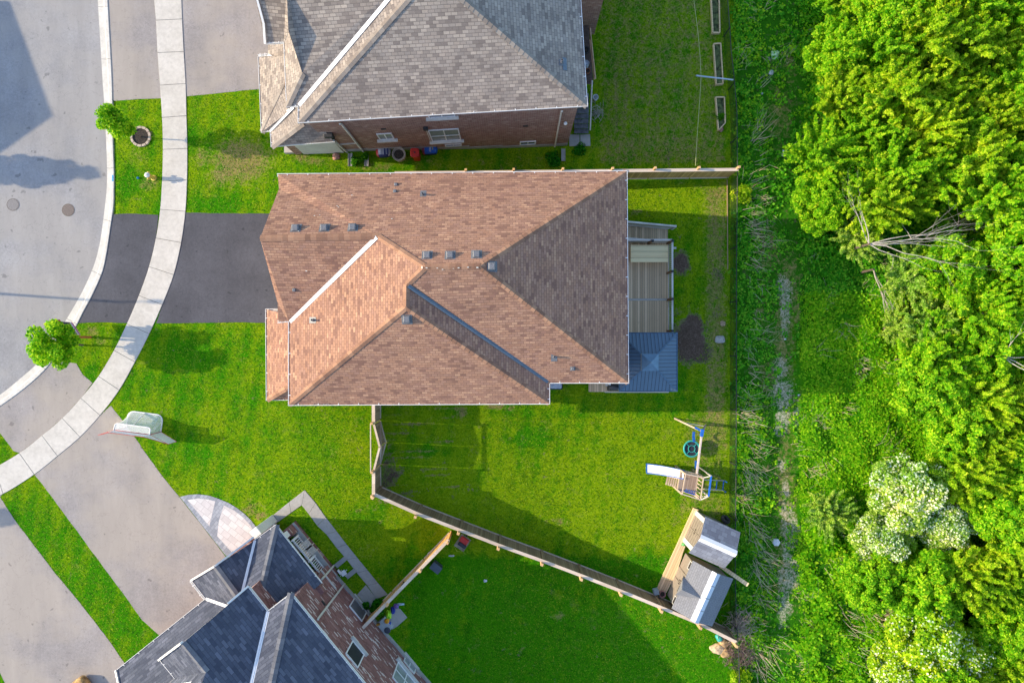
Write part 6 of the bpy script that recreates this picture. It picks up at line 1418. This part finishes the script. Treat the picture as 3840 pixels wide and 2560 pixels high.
# chairs on the porch
def porch_chair(label, px, py):
    p = W(px, py, 1.1); t = thing("porch_chair", label, "chair", (p.x,p.y,.5), "cream chairs on the porch"); an = math.atan2(d1.y,d1.x); M_c = plain("cream_slat", (.66,.55,.44), .7, .15) if "cream_slat" not in bpy.data.materials else bpy.data.materials["cream_slat"]
    s = MB()
    for k in range(5): s.box(Vector((p.x,p.y,.92))+d1*(-.2+.1*k), (.085,.48,.03), an)
    obj("seat", s, M_c, t); b = MB()
    for k in range(5): b.box(Vector((p.x,p.y,1.2))-d2*.24+d1*(-.2+.1*k), (.085,.03,.55), an)
    obj("backrest", b, M_c, t)
    for a_ in (-.2,.2):
        for b_ in (-.2,.2): obj("leg", MB().box(Vector((p.x,p.y,.71))+d1*a_+d2*b_, (.05,.05,.42), an), M_c, t)
porch_chair("cream slatted porch chair nearer the middle of the railing", 1163,2066); porch_chair("cream slatted porch chair left of the other one behind the railing", 1146,2046)
def shrub(name, label, cat, px, py, r, h, mat, n=900, seed=1, z=None, size=.07, group=None):
    p = W(px, py) if z is None else W(px, py, z); z0 = g(p.x) if z is None else z
    rs_ = np.random.RandomState(seed); cen = [(rs_.uniform(-.5,.5)*r, rs_.uniform(-.5,.5)*r, h*rs_.uniform(.3,.7)) for _ in range(9)]
    V, Q = leaf_cloud(rs_, np.array(cen), np.full(9, r*.55), n, size); V = V*np.array([1,1,h/max(r,.01)*.9 if False else 1]); V[:,2] = np.maximum(V[:,2], .01)
    t = thing(name, label, cat, (p.x,p.y,z0), group); o = mesh_np("foliage", V, Q, mat, t); return t
def leaf_cloud(rs_, C, Rr, n, size, up=.45, squash=.85, asp=.5, shell=.55, axes=None):
    w_ = Rr**2; w_ = w_/w_.sum(); k = rs_.choice(len(C), n, p=w_); d = rs_.normal(size=(n,3)); d /= np.linalg.norm(d, axis=1)[:,None]
    rad = Rr[k]*(shell+(1-shell)*rs_.rand(n)**.6); pos = C[k]+d*rad[:,None]*np.array([1,1,squash])
    if axes is not None:   # sprays: leaves strung along a tapering axis
        tt = rs_.uniform(-1, 1, n); pos = C[k]+axes[k]*(Rr[k]*1.7*tt)[:,None]+d*(rad*.55*(1.15-tt)*.6)[:,None]; d = d*.6+axes[k]*.5
    nr = d*.55+rs_.normal(size=(n,3))*.55+np.array([0,0,up]); nr /= np.linalg.norm(nr, axis=1)[:,None]
    tg = rs_.normal(size=(n,3)); tg -= nr*(tg*nr).sum(1)[:,None]; tg /= np.linalg.norm(tg, axis=1)[:,None]; bt = np.cross(nr, tg); s = size*(.6+.8*rs_.rand(n))[:,None]
    a = pos-tg*s; b = pos+bt*s*asp; c = pos+tg*s+nr*s*.15; e = pos-bt*s*asp
    V = np.stack([a,b,c,e], 1).reshape(-1,3); Q = np.arange(4*n).reshape(-1,4); return V, Q
M_l1 = leafm("leaf_green", [(.010,.10,.003),(.035,.21,.005),(.09,.34,.008),(.22,.45,.015)])
M_l2 = leafm("leaf_yellowgreen", [(.09,.27,.004),(.26,.50,.006),(.45,.66,.014),(.70,.80,.06)])
M_l3 = leafm("leaf_deep", [(.004,.07,.004),(.012,.16,.006),(.035,.28,.010),(.09,.36,.015)])
M_l4 = leafm("leaf_olive", [(.10,.28,.01),(.26,.48,.03),(.46,.66,.09),(.66,.78,.22)])
M_l5 = leafm("leaf_bright", [(.05,.25,.004),(.17,.48,.006),(.34,.64,.012),(.60,.78,.04)])
M_bl = leafm("blossom_white", [(.60,.72,.30),(.80,.84,.60),(.90,.90,.84)], .3)
for (x, y, r) in ((1104,2020,.25),(1136,2077,.25),(1172,2118,.3)): shrub("potted_shrub", {1104:"leafy porch plant at the upper end behind the railing",1136:"leafy porch plant halfway along behind the railing",1172:"leafy porch plant at the lower end behind the railing"}[x], "plant", x, y, r, .5, M_l1, 500, x, .55, .05)
shrub("vine", "leafy green vine climbing at the foot of the diagonal fence by the footpath", "plant", 1420,2268,.55,.5, M_l3, 1800, 3, size=.07); shrub("vine", "small green sprig beside the footpath near the grey window", "plant", 1374,2266,.2,.35, M_l3, 500, 4, size=.06)
shrub("weed_clump", "leafy weeds around the first splash trough by the upper house", "plant", 1334,606,.32,.25, M_l1, 700, 5, size=.06); shrub("weed_clump", "leafy weeds around the middle splash trough by the upper house", "plant", 1366,590,.28,.25, M_l1, 600, 6, size=.06)
shrub("weed_clump", "broad leaved weed clump near the back corner trough of the upper house", "plant", 2072,598,.5,.3, M_l3, 900, 7, size=.07); shrub("weed_clump", "green ground plants along the stair pad", "plant", 2170,562,.45,.2, M_l3, 700, 8, size=.06)
shrub("weed_clump", "bright leafy sapling growing through the chain fence below the cedar fence end", "plant", 2768,735,.6,1.0, M_l2, 1500, 9, size=.08); shrub("weed_clump", "bright green bush beside the log pieces at the bottom of the lot", "plant", 2768,2530,.7,.9, M_l2, 1500, 10, size=.08)
shrub("weed_clump", "leafy plants growing in the garden bed by the short end", "plant", 2700,440,.28,.3, M_l1, 500, 11, size=.06)
# log pieces and teal can
M_log = plain("cut_wood", (.62,.40,.18), .8, .4, 6); M_log2 = plain("cut_wood_pale", (.68,.50,.30), .8, .35, 7)
for i, (x, y, r_, sx_, rt, lab) in enumerate(((2710,2404,.26,1.5,-.7,"upper orange log piece by the south fence end"),(2688,2430,.30,1.4,-.1,"left pale log piece with a red streak by the south fence end"),(2718,2446,.28,1.2,-.5,"lower right orange log piece beside the brush pile"))):
    rock("log", lab, "log", x, y, r_, (M_log, M_log2, M_log)[i], .6, 20+i, None, "cut log pieces", sx_, rt)
p = W(2690,2380); tag(obj("watering_can", MB().lathe((p.x-.08,p.y+.1,-1.38), [(.10,0),(.15,.04),(.19,.34),(.15,.42),(.02,.43)], 14, axis=Vector((.5,-.8,.3))), M_teal, smooth=True, origin=p), "teal plastic can lying against the south fence near the log pieces", "can")
def twigs(name, label, px, py, r, n, mat, seed, h=.35, L=.5, kind=None):
    p = W(px, py); rs_ = random.Random(seed); mb = MB(); z0 = g(p.x)
    for _ in range(n):
        a = rs_.uniform(0, 6.28); c = Vector((p.x+rs_.gauss(0,r*.5), p.y+rs_.gauss(0,r*.5), z0+rs_.uniform(.03,h))); d = Vector((math.cos(a), math.sin(a), rs_.uniform(-.3,.5)))*L*rs_.uniform(.4,1); mb.tube([c-d/2, c+Vector((0,0,.03)), c+d/2], [.014,.011,.005], 4, cap=False)
    o = obj(name, mb, mat, origin=(p.x,p.y,z0)); tag(o, label, "brush", kind=kind); return o
twigs("brush_pile", "heap of dry brown twigs at the end of the long south fence", 2768,2440,.9,420, plain("dry_twig", (.24,.16,.13), .9, .4, 9), 3, kind='stuff'); twigs("brush_pile", "pale dry stalks behind the larger shed at the fence corner", 2765,2330,.9,260, plain("pale_twig", (.46,.34,.25), .9, .3, 9), 4, .8, .7, kind='stuff')
twigs("brush_pile", "few fallen twigs below the upper deck handrail", 2238,420,.45,50, M_deadbark, 5, .2, .6, kind='stuff')

# ================================================================== TREES
def tree_proto(name, seed, Rc, Hc, Ht, nclump, nleaf, size, mat, blossom=0, conic=False, trunk=.12, shell=.45, cr=.36, spray=True):
    """crown centred over trunk, radius Rc, crown from Ht-Hc to Ht"""
    rs_ = np.random.RandomState(seed); t = bpy.data.objects.new(name, None); sc.collection.objects.link(t); C = []
    for _ in range(nclump):
        while True:
            q = rs_.uniform(-1, 1, 3)
            if (q**2).sum() < 1 and (q**2).sum() > .12: break
        f = 1-.45*max(0, q[2]) if not conic else 1-.62*(q[2]+1)/2
        C.append((q[0]*Rc*.82*f, q[1]*Rc*.82*f, Ht-Hc/2+q[2]*Hc/2*.85))
    C = np.array(C); Rr = Rc*cr*(.65+.7*rs_.rand(nclump))*(np.where(C[:,2] > Ht-Hc*.25, .8, 1))
    ax_ = C-np.array([0,0,Ht-Hc*.75]); ax_ = ax_/np.linalg.norm(ax_, axis=1)[:,None]+rs_.normal(size=C.shape)*.28+np.array([0,0,.25]); ax_ /= np.linalg.norm(ax_, axis=1)[:,None]
    V, Q = leaf_cloud(rs_, C, Rr, nleaf, size, shell=shell, axes=ax_ if spray else None, up=.7); mesh_np("crown", V, Q, mat, t)
    if blossom:
        k = rs_.rand(nclump) < .75; Cb = C[k]; Rb = Rr[k]*1.03; Cb = np.vstack([Cb+np.array([0,0,.06])]); V, Q = leaf_cloud(rs_, Cb, Rb*1.05, blossom, size*.62, up=.9, shell=.6, asp=.9, axes=ax_[k] if spray else None); mesh_np("blossom", V, Q, M_bl, t)
    mb = MB(); top = Vector((0,0,Ht-Hc*.35)); mb.tube([(0,0,-.1),(rs_.uniform(-.1,.1),rs_.uniform(-.1,.1),(Ht-Hc)*.6),top], [trunk,trunk*.75,trunk*.3], 8, cap=False)
    for i in range(min(nclump, 12)):
        c = Vector(C[i]); s = Vector((0,0,(Ht-Hc)*.7+(c.z-(Ht-Hc)*.7)*.35)); mb.tube([s, s+(c-s)*.5+Vector((0,0,-.1)), c], [trunk*.4,trunk*.25,trunk*.08], 5, cap=False)
    obj("trunk", mb, M_bark, t); return t
def place(t, x, y, label, cat, group=None, s=1.0, rz=0.0, first=False, sz=None, px=None, z=None):
    o = t if first else copy_tree(t); p = W(x, y); o.location = (p.x, p.y, g(p.x)); o.scale = (s, s, sz or s); o.rotation_euler = (0, 0, rz); o['label'] = label; o['category'] = cat
    if group: o['group'] = group
    return o
yt = tree_proto("young_tree", 11, .86, 3.1, 4.3, 34, 5600, .075, M_l5, trunk=.05, conic=False, cr=.34, shell=.5, spray=False); place(yt, 529, 513, "young street tree with slim crown growing from the stone ring", "tree", first=True)
yt2 = tree_proto("young_tree", 12, 1.45, 2.7, 4.1, 46, 9000, .085, M_l5, trunk=.06, cr=.25, shell=.5, spray=False); place(yt2, 311, 1294, "young round street tree by the orange sign post with its crown over the kerb", "tree", first=True)
gp_ = M_l1
offt = tree_proto("young_tree", 13, 1.15, 5.2, 7.3, 44, 10000, .12, M_l1, conic=True, trunk=.09, cr=.42, spray=False); o = place(offt, -541+0, 578, "narrow street tree across the road whose pointed shadow falls on the asphalt", "tree", first=True)
o.location = (-38.6+ -1.0, 10.9, 0); o = copy_tree(offt); o.location = (-43.5,-9.4,0); o['label'] = "tree beyond the left edge whose shadow touches the corner driveway"; o['category'] = "tree"; o.scale = (1.3,1.3,.95)
PR = [tree_proto("leafy_tree", 21, 2.7, 3.6, 6.0, 105, 30000, .11, M_l5, cr=.17, shell=.3), tree_proto("leafy_tree", 22, 2.5, 3.4, 5.5, 90, 26000, .115, M_l2, cr=.18, shell=.3), tree_proto("leafy_tree", 23, 2.8, 3.4, 5.6, 150, 30000, .095, M_l5, cr=.13, shell=.3, spray=False),
      tree_proto("leafy_tree", 24, 2.3, 2.8, 4.6, 80, 22000, .10, M_l4, cr=.18, shell=.3), tree_proto("leafy_tree", 25, 2.5, 3.8, 6.4, 90, 25000, .13, M_l2, cr=.18, shell=.3)]
BLs = [tree_proto("blossom_tree", 31, 2.6, 3.2, 5.2, 105, 25000, .095, M_l4, 7600, cr=.19, shell=.45, spray=False), tree_proto("blossom_tree", 32, 2.4, 3.0, 5.0, 90, 22000, .10, M_l2, 2600, cr=.19, shell=.45, spray=False)]
rs = random.Random(42); used = set()
def put(k, x, y, label, s=1.0, first_pool=PR, group="leafy trees of the thicket", cat="tree"):
    t = first_pool[k]; f = (id(first_pool), k) not in used; used.add((id(first_pool), k)); return place(t, x, y, label, cat, group, s, rs.uniform(0, 6.28), f, s*rs.uniform(.9, 1.1))
KIND = ["bright green leafy tree", "yellow green leafy tree", "mid green fine leaved tree", "pale olive tree", "tall light yellow tree"]
put(0, 3085, 60, "bright green tree at the top left edge of the thicket beside the weeds", .85); put(2, 3060, 260, "mid green tree on the thicket edge just below the top corner one", .8)
put(1, 3075, 430, "yellow green tree on the thicket edge right of the trampled weeds", .75); put(0, 3000, 640, "bright green tree bulging out over the weeds just above the cedar fence line", .85)
put(2, 3010, 790, "green tree at the thicket edge left of the bare dead branches", .75); put(3, 3150, 905, "sparse olive tree leaning over the dark green hollow", .75); put(1, 3310, 760, "yellow green tree just above the dead branches", .8)
put(3, 3310, 1230, "pale shrubby tree with brown twigs on the left edge below the hollow", .6); put(3, 3400, 1450, "pale shrubby tree at the right side of the sunlit meadow", .7)
put(3, 3060, 1900, "olive tree standing forward at the meadow's lower left beside the gravel track", .7)
put(2, 3170, 2110, "green tree between the olive tree and the white blossom", .8)
gridn = 0
for j in range(21):
    for i in range(7):
        x = 3190+i*132+rs.uniform(-36,36)+(0 if j%2 else 60); y = -120+j*132+rs.uniform(-36,36)
        if x < (3300 if y < 1250 else 3220) and 800 < y < 1480: continue
        if x < 3330 and 1480 <= y <= 1620: continue
        if x < 3260 and 1600 < y < 1900: continue
        if x < 3230 and y > 2060: continue
        if 3160 < x < 3520 and 1730 < y < 2040 : continue
        if x > 3230 and y > 2230 and x < 3560 and y < 2480: continue
        if x > 3960: continue
        if 3180 < x < 3600 and 790 < y < 1010: continue
        k = rs.choice([0,0,1,2,4,1] if y < 900 else ([0,3,2,2,1] if y < 1750 else [3,2,2,1])); zone = "upper" if y < 850 else ("middle" if y < 1700 else "lower")
        put(k, x, y, KIND[k]+" crowded among others deep in the "+zone+" part of the thicket", rs.uniform(.80,1.02), group=KIND[k]+"s deep in the "+zone+" thicket")
put(0, 3286, 1798, "tree heavy with white blossom at the middle of the lower thicket", .95, BLs, "blossoming trees"); put(0, 3430, 1905, "white blossom tree just right of the whitest one", .8, BLs, "blossoming trees"); put(0, 3215, 1985, "white blossom tree below and left of the other white ones", .75, BLs, "blossoming trees")
put(1, 3330, 2298, "bright yellow green tree dotted with small white blossom at the bottom", 1.0, BLs, "blossoming trees"); put(1, 3480, 2390, "blossom dotted tree at the bottom edge right of the other", .9, BLs, "blossoming trees"); put(1, 3260, 2420, "blossom dotted tree cut by the bottom edge on its left", .8, BLs, "blossoming trees"); put(1, 3650, 2310, "thinly flowering tree against the dark gap at the right edge", .7, BLs, "blossoming trees")
put(3, 3820, 2000, "pale olive tree at the right edge beside the blossom", .9); put(3, 3760, 2180, "pale olive tree between the blossom and the dark gap", .8)
# dead tree
def dead(name, label, base, dirs, seed, r0=.05, hz=5.2):
    rs_ = random.Random(seed); mb = MB(); b = Vector(base); t = thing(name, label, "dead tree", b)
    def br(p, d, L, r, lev):
        pts = [p]; n = 5; q = p.copy(); dd = d.copy()
        for k in range(n):
            dd = (dd+Vector((rs_.gauss(0,.15), rs_.gauss(0,.15), rs_.gauss(0,.08)))).normalized(); q = q+dd*L/n; pts.append(q.copy())
            if lev > 0 and k >= 1 and rs_.random() < .85:
                s = Vector((rs_.gauss(0,.5), rs_.gauss(0,.5), rs_.gauss(0,.25))); br(q.copy(), (dd+s*.8).normalized(), L*rs_.uniform(.35,.6), r*(1-k/n)*.6, lev-1)
        mb.tube(pts, [r*(1-.85*k/n) for k in range(n+1)], 5, cap=False)
    for d, L in dirs: br(b+Vector((0,0,hz)), Vector(d).normalized(), L, r0, 2)
    mb.tube([b, b+Vector((.1,0,hz*.5)), b+Vector((0,0,hz+.1))], [.09,.08,.06], 8) if False else None; obj("branches", mb, M_deadbark, t); obj("trunk", MB().tube([b, b+Vector((.1,0,hz*.5)), b+Vector((0,0,hz+.1))], [.09,.08,.055], 8), M_bark, t); return t
p = W(3130,950)
dead("dead_tree", "bare pale dead tree fanning long leafless branches to the right", (p.x,p.y,-1.5), [((1,.25,.15),5.4),((1,.42,.2),5.2),((1,.05,.1),5.4),((1,-.2,.1),4.0),((1,.33,.2),5.2),((.9,-.45,.1),3.0),((-.3,1,.1),2.8),((.0,1,.2),2.8),((1,.15,.2),4.6)], 5, .032, 4.0)
p = W(3226,1020); dead("dead_tree", "small leafless branches hanging down into the dark hollow", (p.x,p.y,-2.6), [((.6,-1,-.1),3.2),((.1,-1,.0),2.6),((.4,-1,.1),2.6)], 6, .04, 2.6)
p = W(3560,1330); dead("dead_tree", "grey bare twigs among pale foliage at the right of the thicket", (p.x,p.y,-.6), [((1,-.5,.2),3.0),((1,-.2,.2),3.2),((.8,-.8,.2),2.4),((.2,.8,.3),1.6)], 7, .035, 3.6)
# ================================================================== UNDERGROWTH
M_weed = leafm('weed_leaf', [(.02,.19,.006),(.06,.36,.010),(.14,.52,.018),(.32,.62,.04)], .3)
M_mead = leafm('meadow_sunlit_leaf', [(.05,.26,.004),(.14,.48,.006),(.28,.62,.012),(.50,.74,.03)], .4)
def weeds():
    rs_ = np.random.RandomState(8); PX, PY, SZ, KD = [], [], [], []
    N = 105000; px = rs_.uniform(2745, 3900, N); py = rs_.uniform(-60, 2640, N)
    den = np.where(px < 2850, .31, np.where(px < 3000, .17, np.where((py > 980) & (py < 1960) & (px < 3400), .95, .47))); 
    trk = np.exp(-((px-2942)/46)**4)*(py > 960)*(py < 2390)*(.75+.35*np.sin(py/31.)*np.sin(py/57.+1)); den = den*np.clip(1-1.05*trk, .0, 1)
    bare = np.exp(-((px-2940)/70)**2-((py-420)/190)**2)+np.exp(-((px-2970)/60)**2-((py-1040)/200)**2); den = den*(1-.75*np.clip(bare,0,1))
    cl = (np.sin(px/37.+py/61)+np.sin(px/23.-py/43.+2)+np.sin(py/29.+1)); den = den*np.clip(.75+.28*cl, .1, 1.3)
    den = np.where((px < 2760) & (py > 640) & (py < 1700), den*.3, den)
    keep = rs_.rand(N) < den; px, py = px[keep], py[keep]; n = len(px)
    z = -1.5; X = (px-1920)*(H-z)/F; Y = (1280-py)*(H-z)/F; tall = np.clip((px-2980)/60, 0, 1)+2.2*np.clip((px-3420)/80, 0, 1)
    sc1 = (.09+.15*rs_.rand(n)**1.5)*(1+.2*tall); L = 11
    th = rs_.rand(n, L)*6.283; el = rs_.uniform(.15, 1.1, (n, L)); hgt = rs_.uniform(0, 1, (n, L))*(np.clip(.75+.35*cl[keep], .25, 1.9)*np.where((px > 2985) & (py > 980) & (py < 1960), .5, 1.0))[:, None]*(.14+.42*tall+.14*rs_.rand(n))[:, None]
    dx, dy, dz = np.cos(th)*np.cos(el), np.sin(th)*np.cos(el), np.sin(el)*.6; s = (sc1*np.where((px > 2985) & (py > 980) & (py < 1960), .75, 1.0))[:, None]*(.7+.6*rs_.rand(n, L))
    bx = X[:, None]+dx*.05; by = Y[:, None]+dy*.05; bz = z+hgt
    px_, py_ = -np.sin(th), np.cos(th); wd = s*.26
    a = np.stack([bx, by, bz], -1); c = np.stack([bx+dx*s, by+dy*s, bz+dz*s-.03], -1); m = (a+c)/2+np.stack([0*s, 0*s, s*.12], -1); sd = np.stack([px_*wd, py_*wd, 0*wd], -1)
    V = np.stack([a, m+sd, c, m-sd], 2).reshape(-1, 3); Q = np.arange(len(V)).reshape(-1, 4)
    V = V.reshape(n, L*4, 3); sun_m = (py > 1500) & (rs_.rand(n) < .6) | (py < 620) & (rs_.rand(n) < .35) | (px > 3420) | (px > 2995) & (py > 1100) & (py < 2300) | (px > 2960) & (py > 1800)  # sunlit stretches have the sun put into a brighter leaf colour
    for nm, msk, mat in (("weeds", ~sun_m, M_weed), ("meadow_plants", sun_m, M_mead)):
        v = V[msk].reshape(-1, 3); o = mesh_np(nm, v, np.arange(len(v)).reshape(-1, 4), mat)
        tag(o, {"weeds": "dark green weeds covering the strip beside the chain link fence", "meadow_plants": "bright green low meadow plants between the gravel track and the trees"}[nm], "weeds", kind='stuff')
weeds()
def blades(name, label, cat, spots, mat, seed, wdt=.012):
    rs_ = np.random.RandomState(seed); VV = []
    for (x, y, n, L, ang, spr, rad) in spots:
        p = W(x, y); a = R(ang)+rs_.normal(0, R(spr), n); l = L*rs_.uniform(.45, 1.1, n); bx = p.x+rs_.normal(0, rad, n); by = p.y+rs_.normal(0, rad*1.2, n); z0 = g(p.x)
        dx, dy = np.cos(a), np.sin(a); h = rs_.uniform(.35, .75, n)*l; w_ = wdt*(.7+.8*rs_.rand(n))
        pts = [np.stack([bx+dx*l*f, by+dy*l*f, z0+h*math.sin(min(f*1.9, 1.75)*1.0)], -1) for f in (0, .3, .65, 1)]; sd = np.stack([-dy*w_, dx*w_, 0*w_], -1)
        for k in range(3):
            s0, s1 = sd*(1-k*.3), sd*(1-(k+1)*.3); VV.append(np.stack([pts[k]-s0, pts[k]+s0, pts[k+1]+s1, pts[k+1]-s1], 1).reshape(-1, 3))
    V = np.concatenate(VV); o = mesh_np(name, V, np.arange(len(V)).reshape(-1, 4), mat); tag(o, label, cat, kind='stuff')
M_reed = leafm("dry_reed", [(.44,.33,.22),(.60,.47,.33),(.72,.60,.46),(.52,.46,.38)], .2)
sp = []; rs = random.Random(77)
for (x, y, n, L, a) in ((2800,700,60,1.1,25),(2825,745,60,1.2,-10),(2810,800,90,1.2,-20),(2805,850,110,1.3,-15),(2830,900,80,1.3,-25),(2820,960,50,1.2,-30),(2830,1060,45,1.0,-50),(2815,1240,60,1.0,-40),(2800,1320,50,.9,-70),(2820,1400,60,1.1,-20),
   (2800,1460,60,1.1,-20),(2790,1545,90,1.2,-10),(2795,1600,80,1.1,-15),(2810,1660,60,1.1,-30),(2800,1740,110,1.3,-60),(2810,1790,90,1.2,-55),(2780,1860,60,.9,-20),(2800,1950,70,1.5,-30),(2830,2000,110,1.6,-35),(2845,2080,120,1.5,-40),(2850,2150,90,1.4,-60),
   (2860,2240,50,1.0,-40),(2870,2440,80,1.3,-50),(2840,2500,60,1.2,-50),(2850,470,60,1.3,45),(2830,540,60,1.4,50),(2830,310,40,1.1,60),(2870,20,40,1.0,40),(2850,620,30,1.1,10),
   (3200,2260,150,2.0,-10),(3240,2300,120,2.0,-15),(3210,2420,140,2.0,-30),(3250,2490,120,2.2,-35),(3290,1740,60,1.6,45),(3230,2190,90,1.8,-40),(3280,2330,90,1.6,-5),(3150,2350,50,1.5,-20),(3070,2180,30,1.3,-60)):
    sp.append((x, y, int(n*.22), L*.9, a, 30, .28 if x < 3000 else .5))
blades("dry_grass", "bent tan dry grass blades among the weeds of the wild strip", "dry grass", sp, M_reed, 5)
sp = [(rs.uniform(2770,3330), rs.uniform(0,2550), 9, .8, rs.uniform(-80,80), 30, .25) for _ in range(110)]
blades("dead_stalks", "scattered pale dead stalks lying through the undergrowth", "dry grass", sp, M_reed, 6, .008)
# lawn blades: real tufts give the lawn its grain
M_blade = leafm("grass_blade", [(.006,.065,.001),(.035,.18,.002),(.13,.31,.005),(.34,.44,.03)], .25, .7)
def lawn_blades():
    rs_ = np.random.RandomState(9); N = 330000; px = rs_.uniform(-40, 2745, N); py = rs_.uniform(-40, 2600, N)
    polys = [[c[1] for c in CURB]+[(3000,1800),(3000,-400)]]
    def inside(poly):
        r = np.zeros(N, bool); n = len(poly); j = n-1
        for i in range(n):
            xi, yi = poly[i]; xj, yj = poly[j]
            if yi != yj: r ^= ((yi > py) != (yj > py)) & (px < (xj-xi)*(py-yi)/(yj-yi)+xi)
            j = i
        return r
    pxo, pyo = px.copy(), py.copy(); px = px+rs_.normal(0, 3.2, N); py = py+rs_.normal(0, 3.2, N)
    hard = [[c[0] for c in SW]+[c[1] for c in SW][::-1]]
    for o in bpy.data.objects:
        if o.name.split('.')[0] in ("upper_driveway","upper_driveway_apron","sealed_driveway","sealed_driveway_apron","lower_driveway","lower_driveway_apron","corner_driveway","patio_border","footpath_joints","garden_slabs","stair_pad"):
            vs = [o.matrix_world @ v.co for v in o.data.vertices]; vs = vs[len(vs)//2:]; hard.append([(1920+v.x*F/(H-v.z), 1280-v.y*F/(H-v.z)) for v in vs])
    cl_ = [c[1] for c in CURB]; xk = np.interp(py, [c[1] for c in cl_], [c[0] for c in cl_]); ok = (px > xk+3)
    for h in hard: ok &= ~inside(h)
    for fp in ([(1085,700),(2300,700),(2300,1400),(2030,1400),(2030,1480),(1110,1480)],[(1120,-50),(2130,-50),(2130,530),(1120,560)],[(560,2620),(820,2200),(960,2080),(1100,1980),(1560,2620)]): ok &= ~inside(fp)
    ok &= ~(((pxo-2585)/60)**2+((pyo-1265)/85)**2 < 1) & ~(((pxo-2552)/32)**2+((pyo-985)/36)**2 < 1); px, py = pxo[ok], pyo[ok]; n = len(px); X = (px-1920)*H/F; t = np.clip((X+12.5)/16.5, 0, 1); z = -1.5*t*t*(3-2*t); X = (px-1920)*(H-z)/F; Y = (1280-py)*(H-z)/F
    a = rs_.rand(n)*6.283; l = rs_.uniform(.04,.115,n); w_ = rs_.uniform(.010,.024,n); h = rs_.uniform(.015,.05,n); dx, dy = np.cos(a), np.sin(a)
    A_ = np.stack([X-dy*w_, Y+dx*w_, z+.0], -1); B_ = np.stack([X+dy*w_, Y-dx*w_, z+.0], -1); C_ = np.stack([X+dx*l, Y+dy*l, z+h], -1)
    V = np.stack([A_, B_, C_], 1).reshape(-1, 3); o = mesh_np("grass_blades", V, np.arange(len(V)).reshape(-1, 3), M_blade); tag(o, "short green grass blades covering all the mown lawns", "grass", kind='stuff')
lawn_blades()
# ================================================================== BEYOND THE LEFT EDGE (their shadows fall into the picture)
fh = thing("house_across_street", "house across the road beyond the left edge that throws the gable shadow on the asphalt", "house", (-50,14.6,-.14))
P_, Q_, S_ = Vector((-46.45,14.6,9)), Vector((-42.15,20.87,5.8)), Vector((-45.2,10.2,5.8)); B1_, B2_, B3_ = Vector((-56,21,5.8)), Vector((-56,8.8,5.8)), Vector((-53,14.6,9))
mb = MB(); 
for f in ([P_,Q_,S_][::-1],[P_,Q_,B1_,B3_],[P_,B3_,B2_,S_],[B3_,B1_,B2_],[Q_,S_,B2_,B1_]): mb.face(f)
obj("roof", mb, M_taupe, fh); c = sum((Q_,S_,B1_,B2_), Vector())/4; obj("wall", MB().prism([(c+(v-c)*.96)[:2] for v in (Q_,S_,B2_,B1_)], -.3, 5.75), M_brick, fh)
lp = thing("street_lamp", "street lamp beyond the left edge whose thin shadow crosses the road and the black apron", "street lamp", (-39.6,3.5,0))
lb = Vector((W(455,1133).x-8.0/math.tan(R(SUN_EL))*math.cos(R(SUN_AZ)), W(455,1133).y+8.0/math.tan(R(SUN_EL))*math.sin(R(SUN_AZ)), 0))
lp.location = lb; ORG[lp.name] = lb; obj("pole", MB().tube([lb, lb+Vector((0,0,8))], [.10,.06], 10), M_vent, lp); obj("arm", MB().tube([lb+Vector((0,0,7.9)), lb+Vector((1.6,.05,8.1))], .04, 8), M_vent, lp); obj("lamp_head", MB().box(lb+Vector((1.9,.05,8.1)), (.7,.25,.12)), M_vent, lp, bevel=.03)
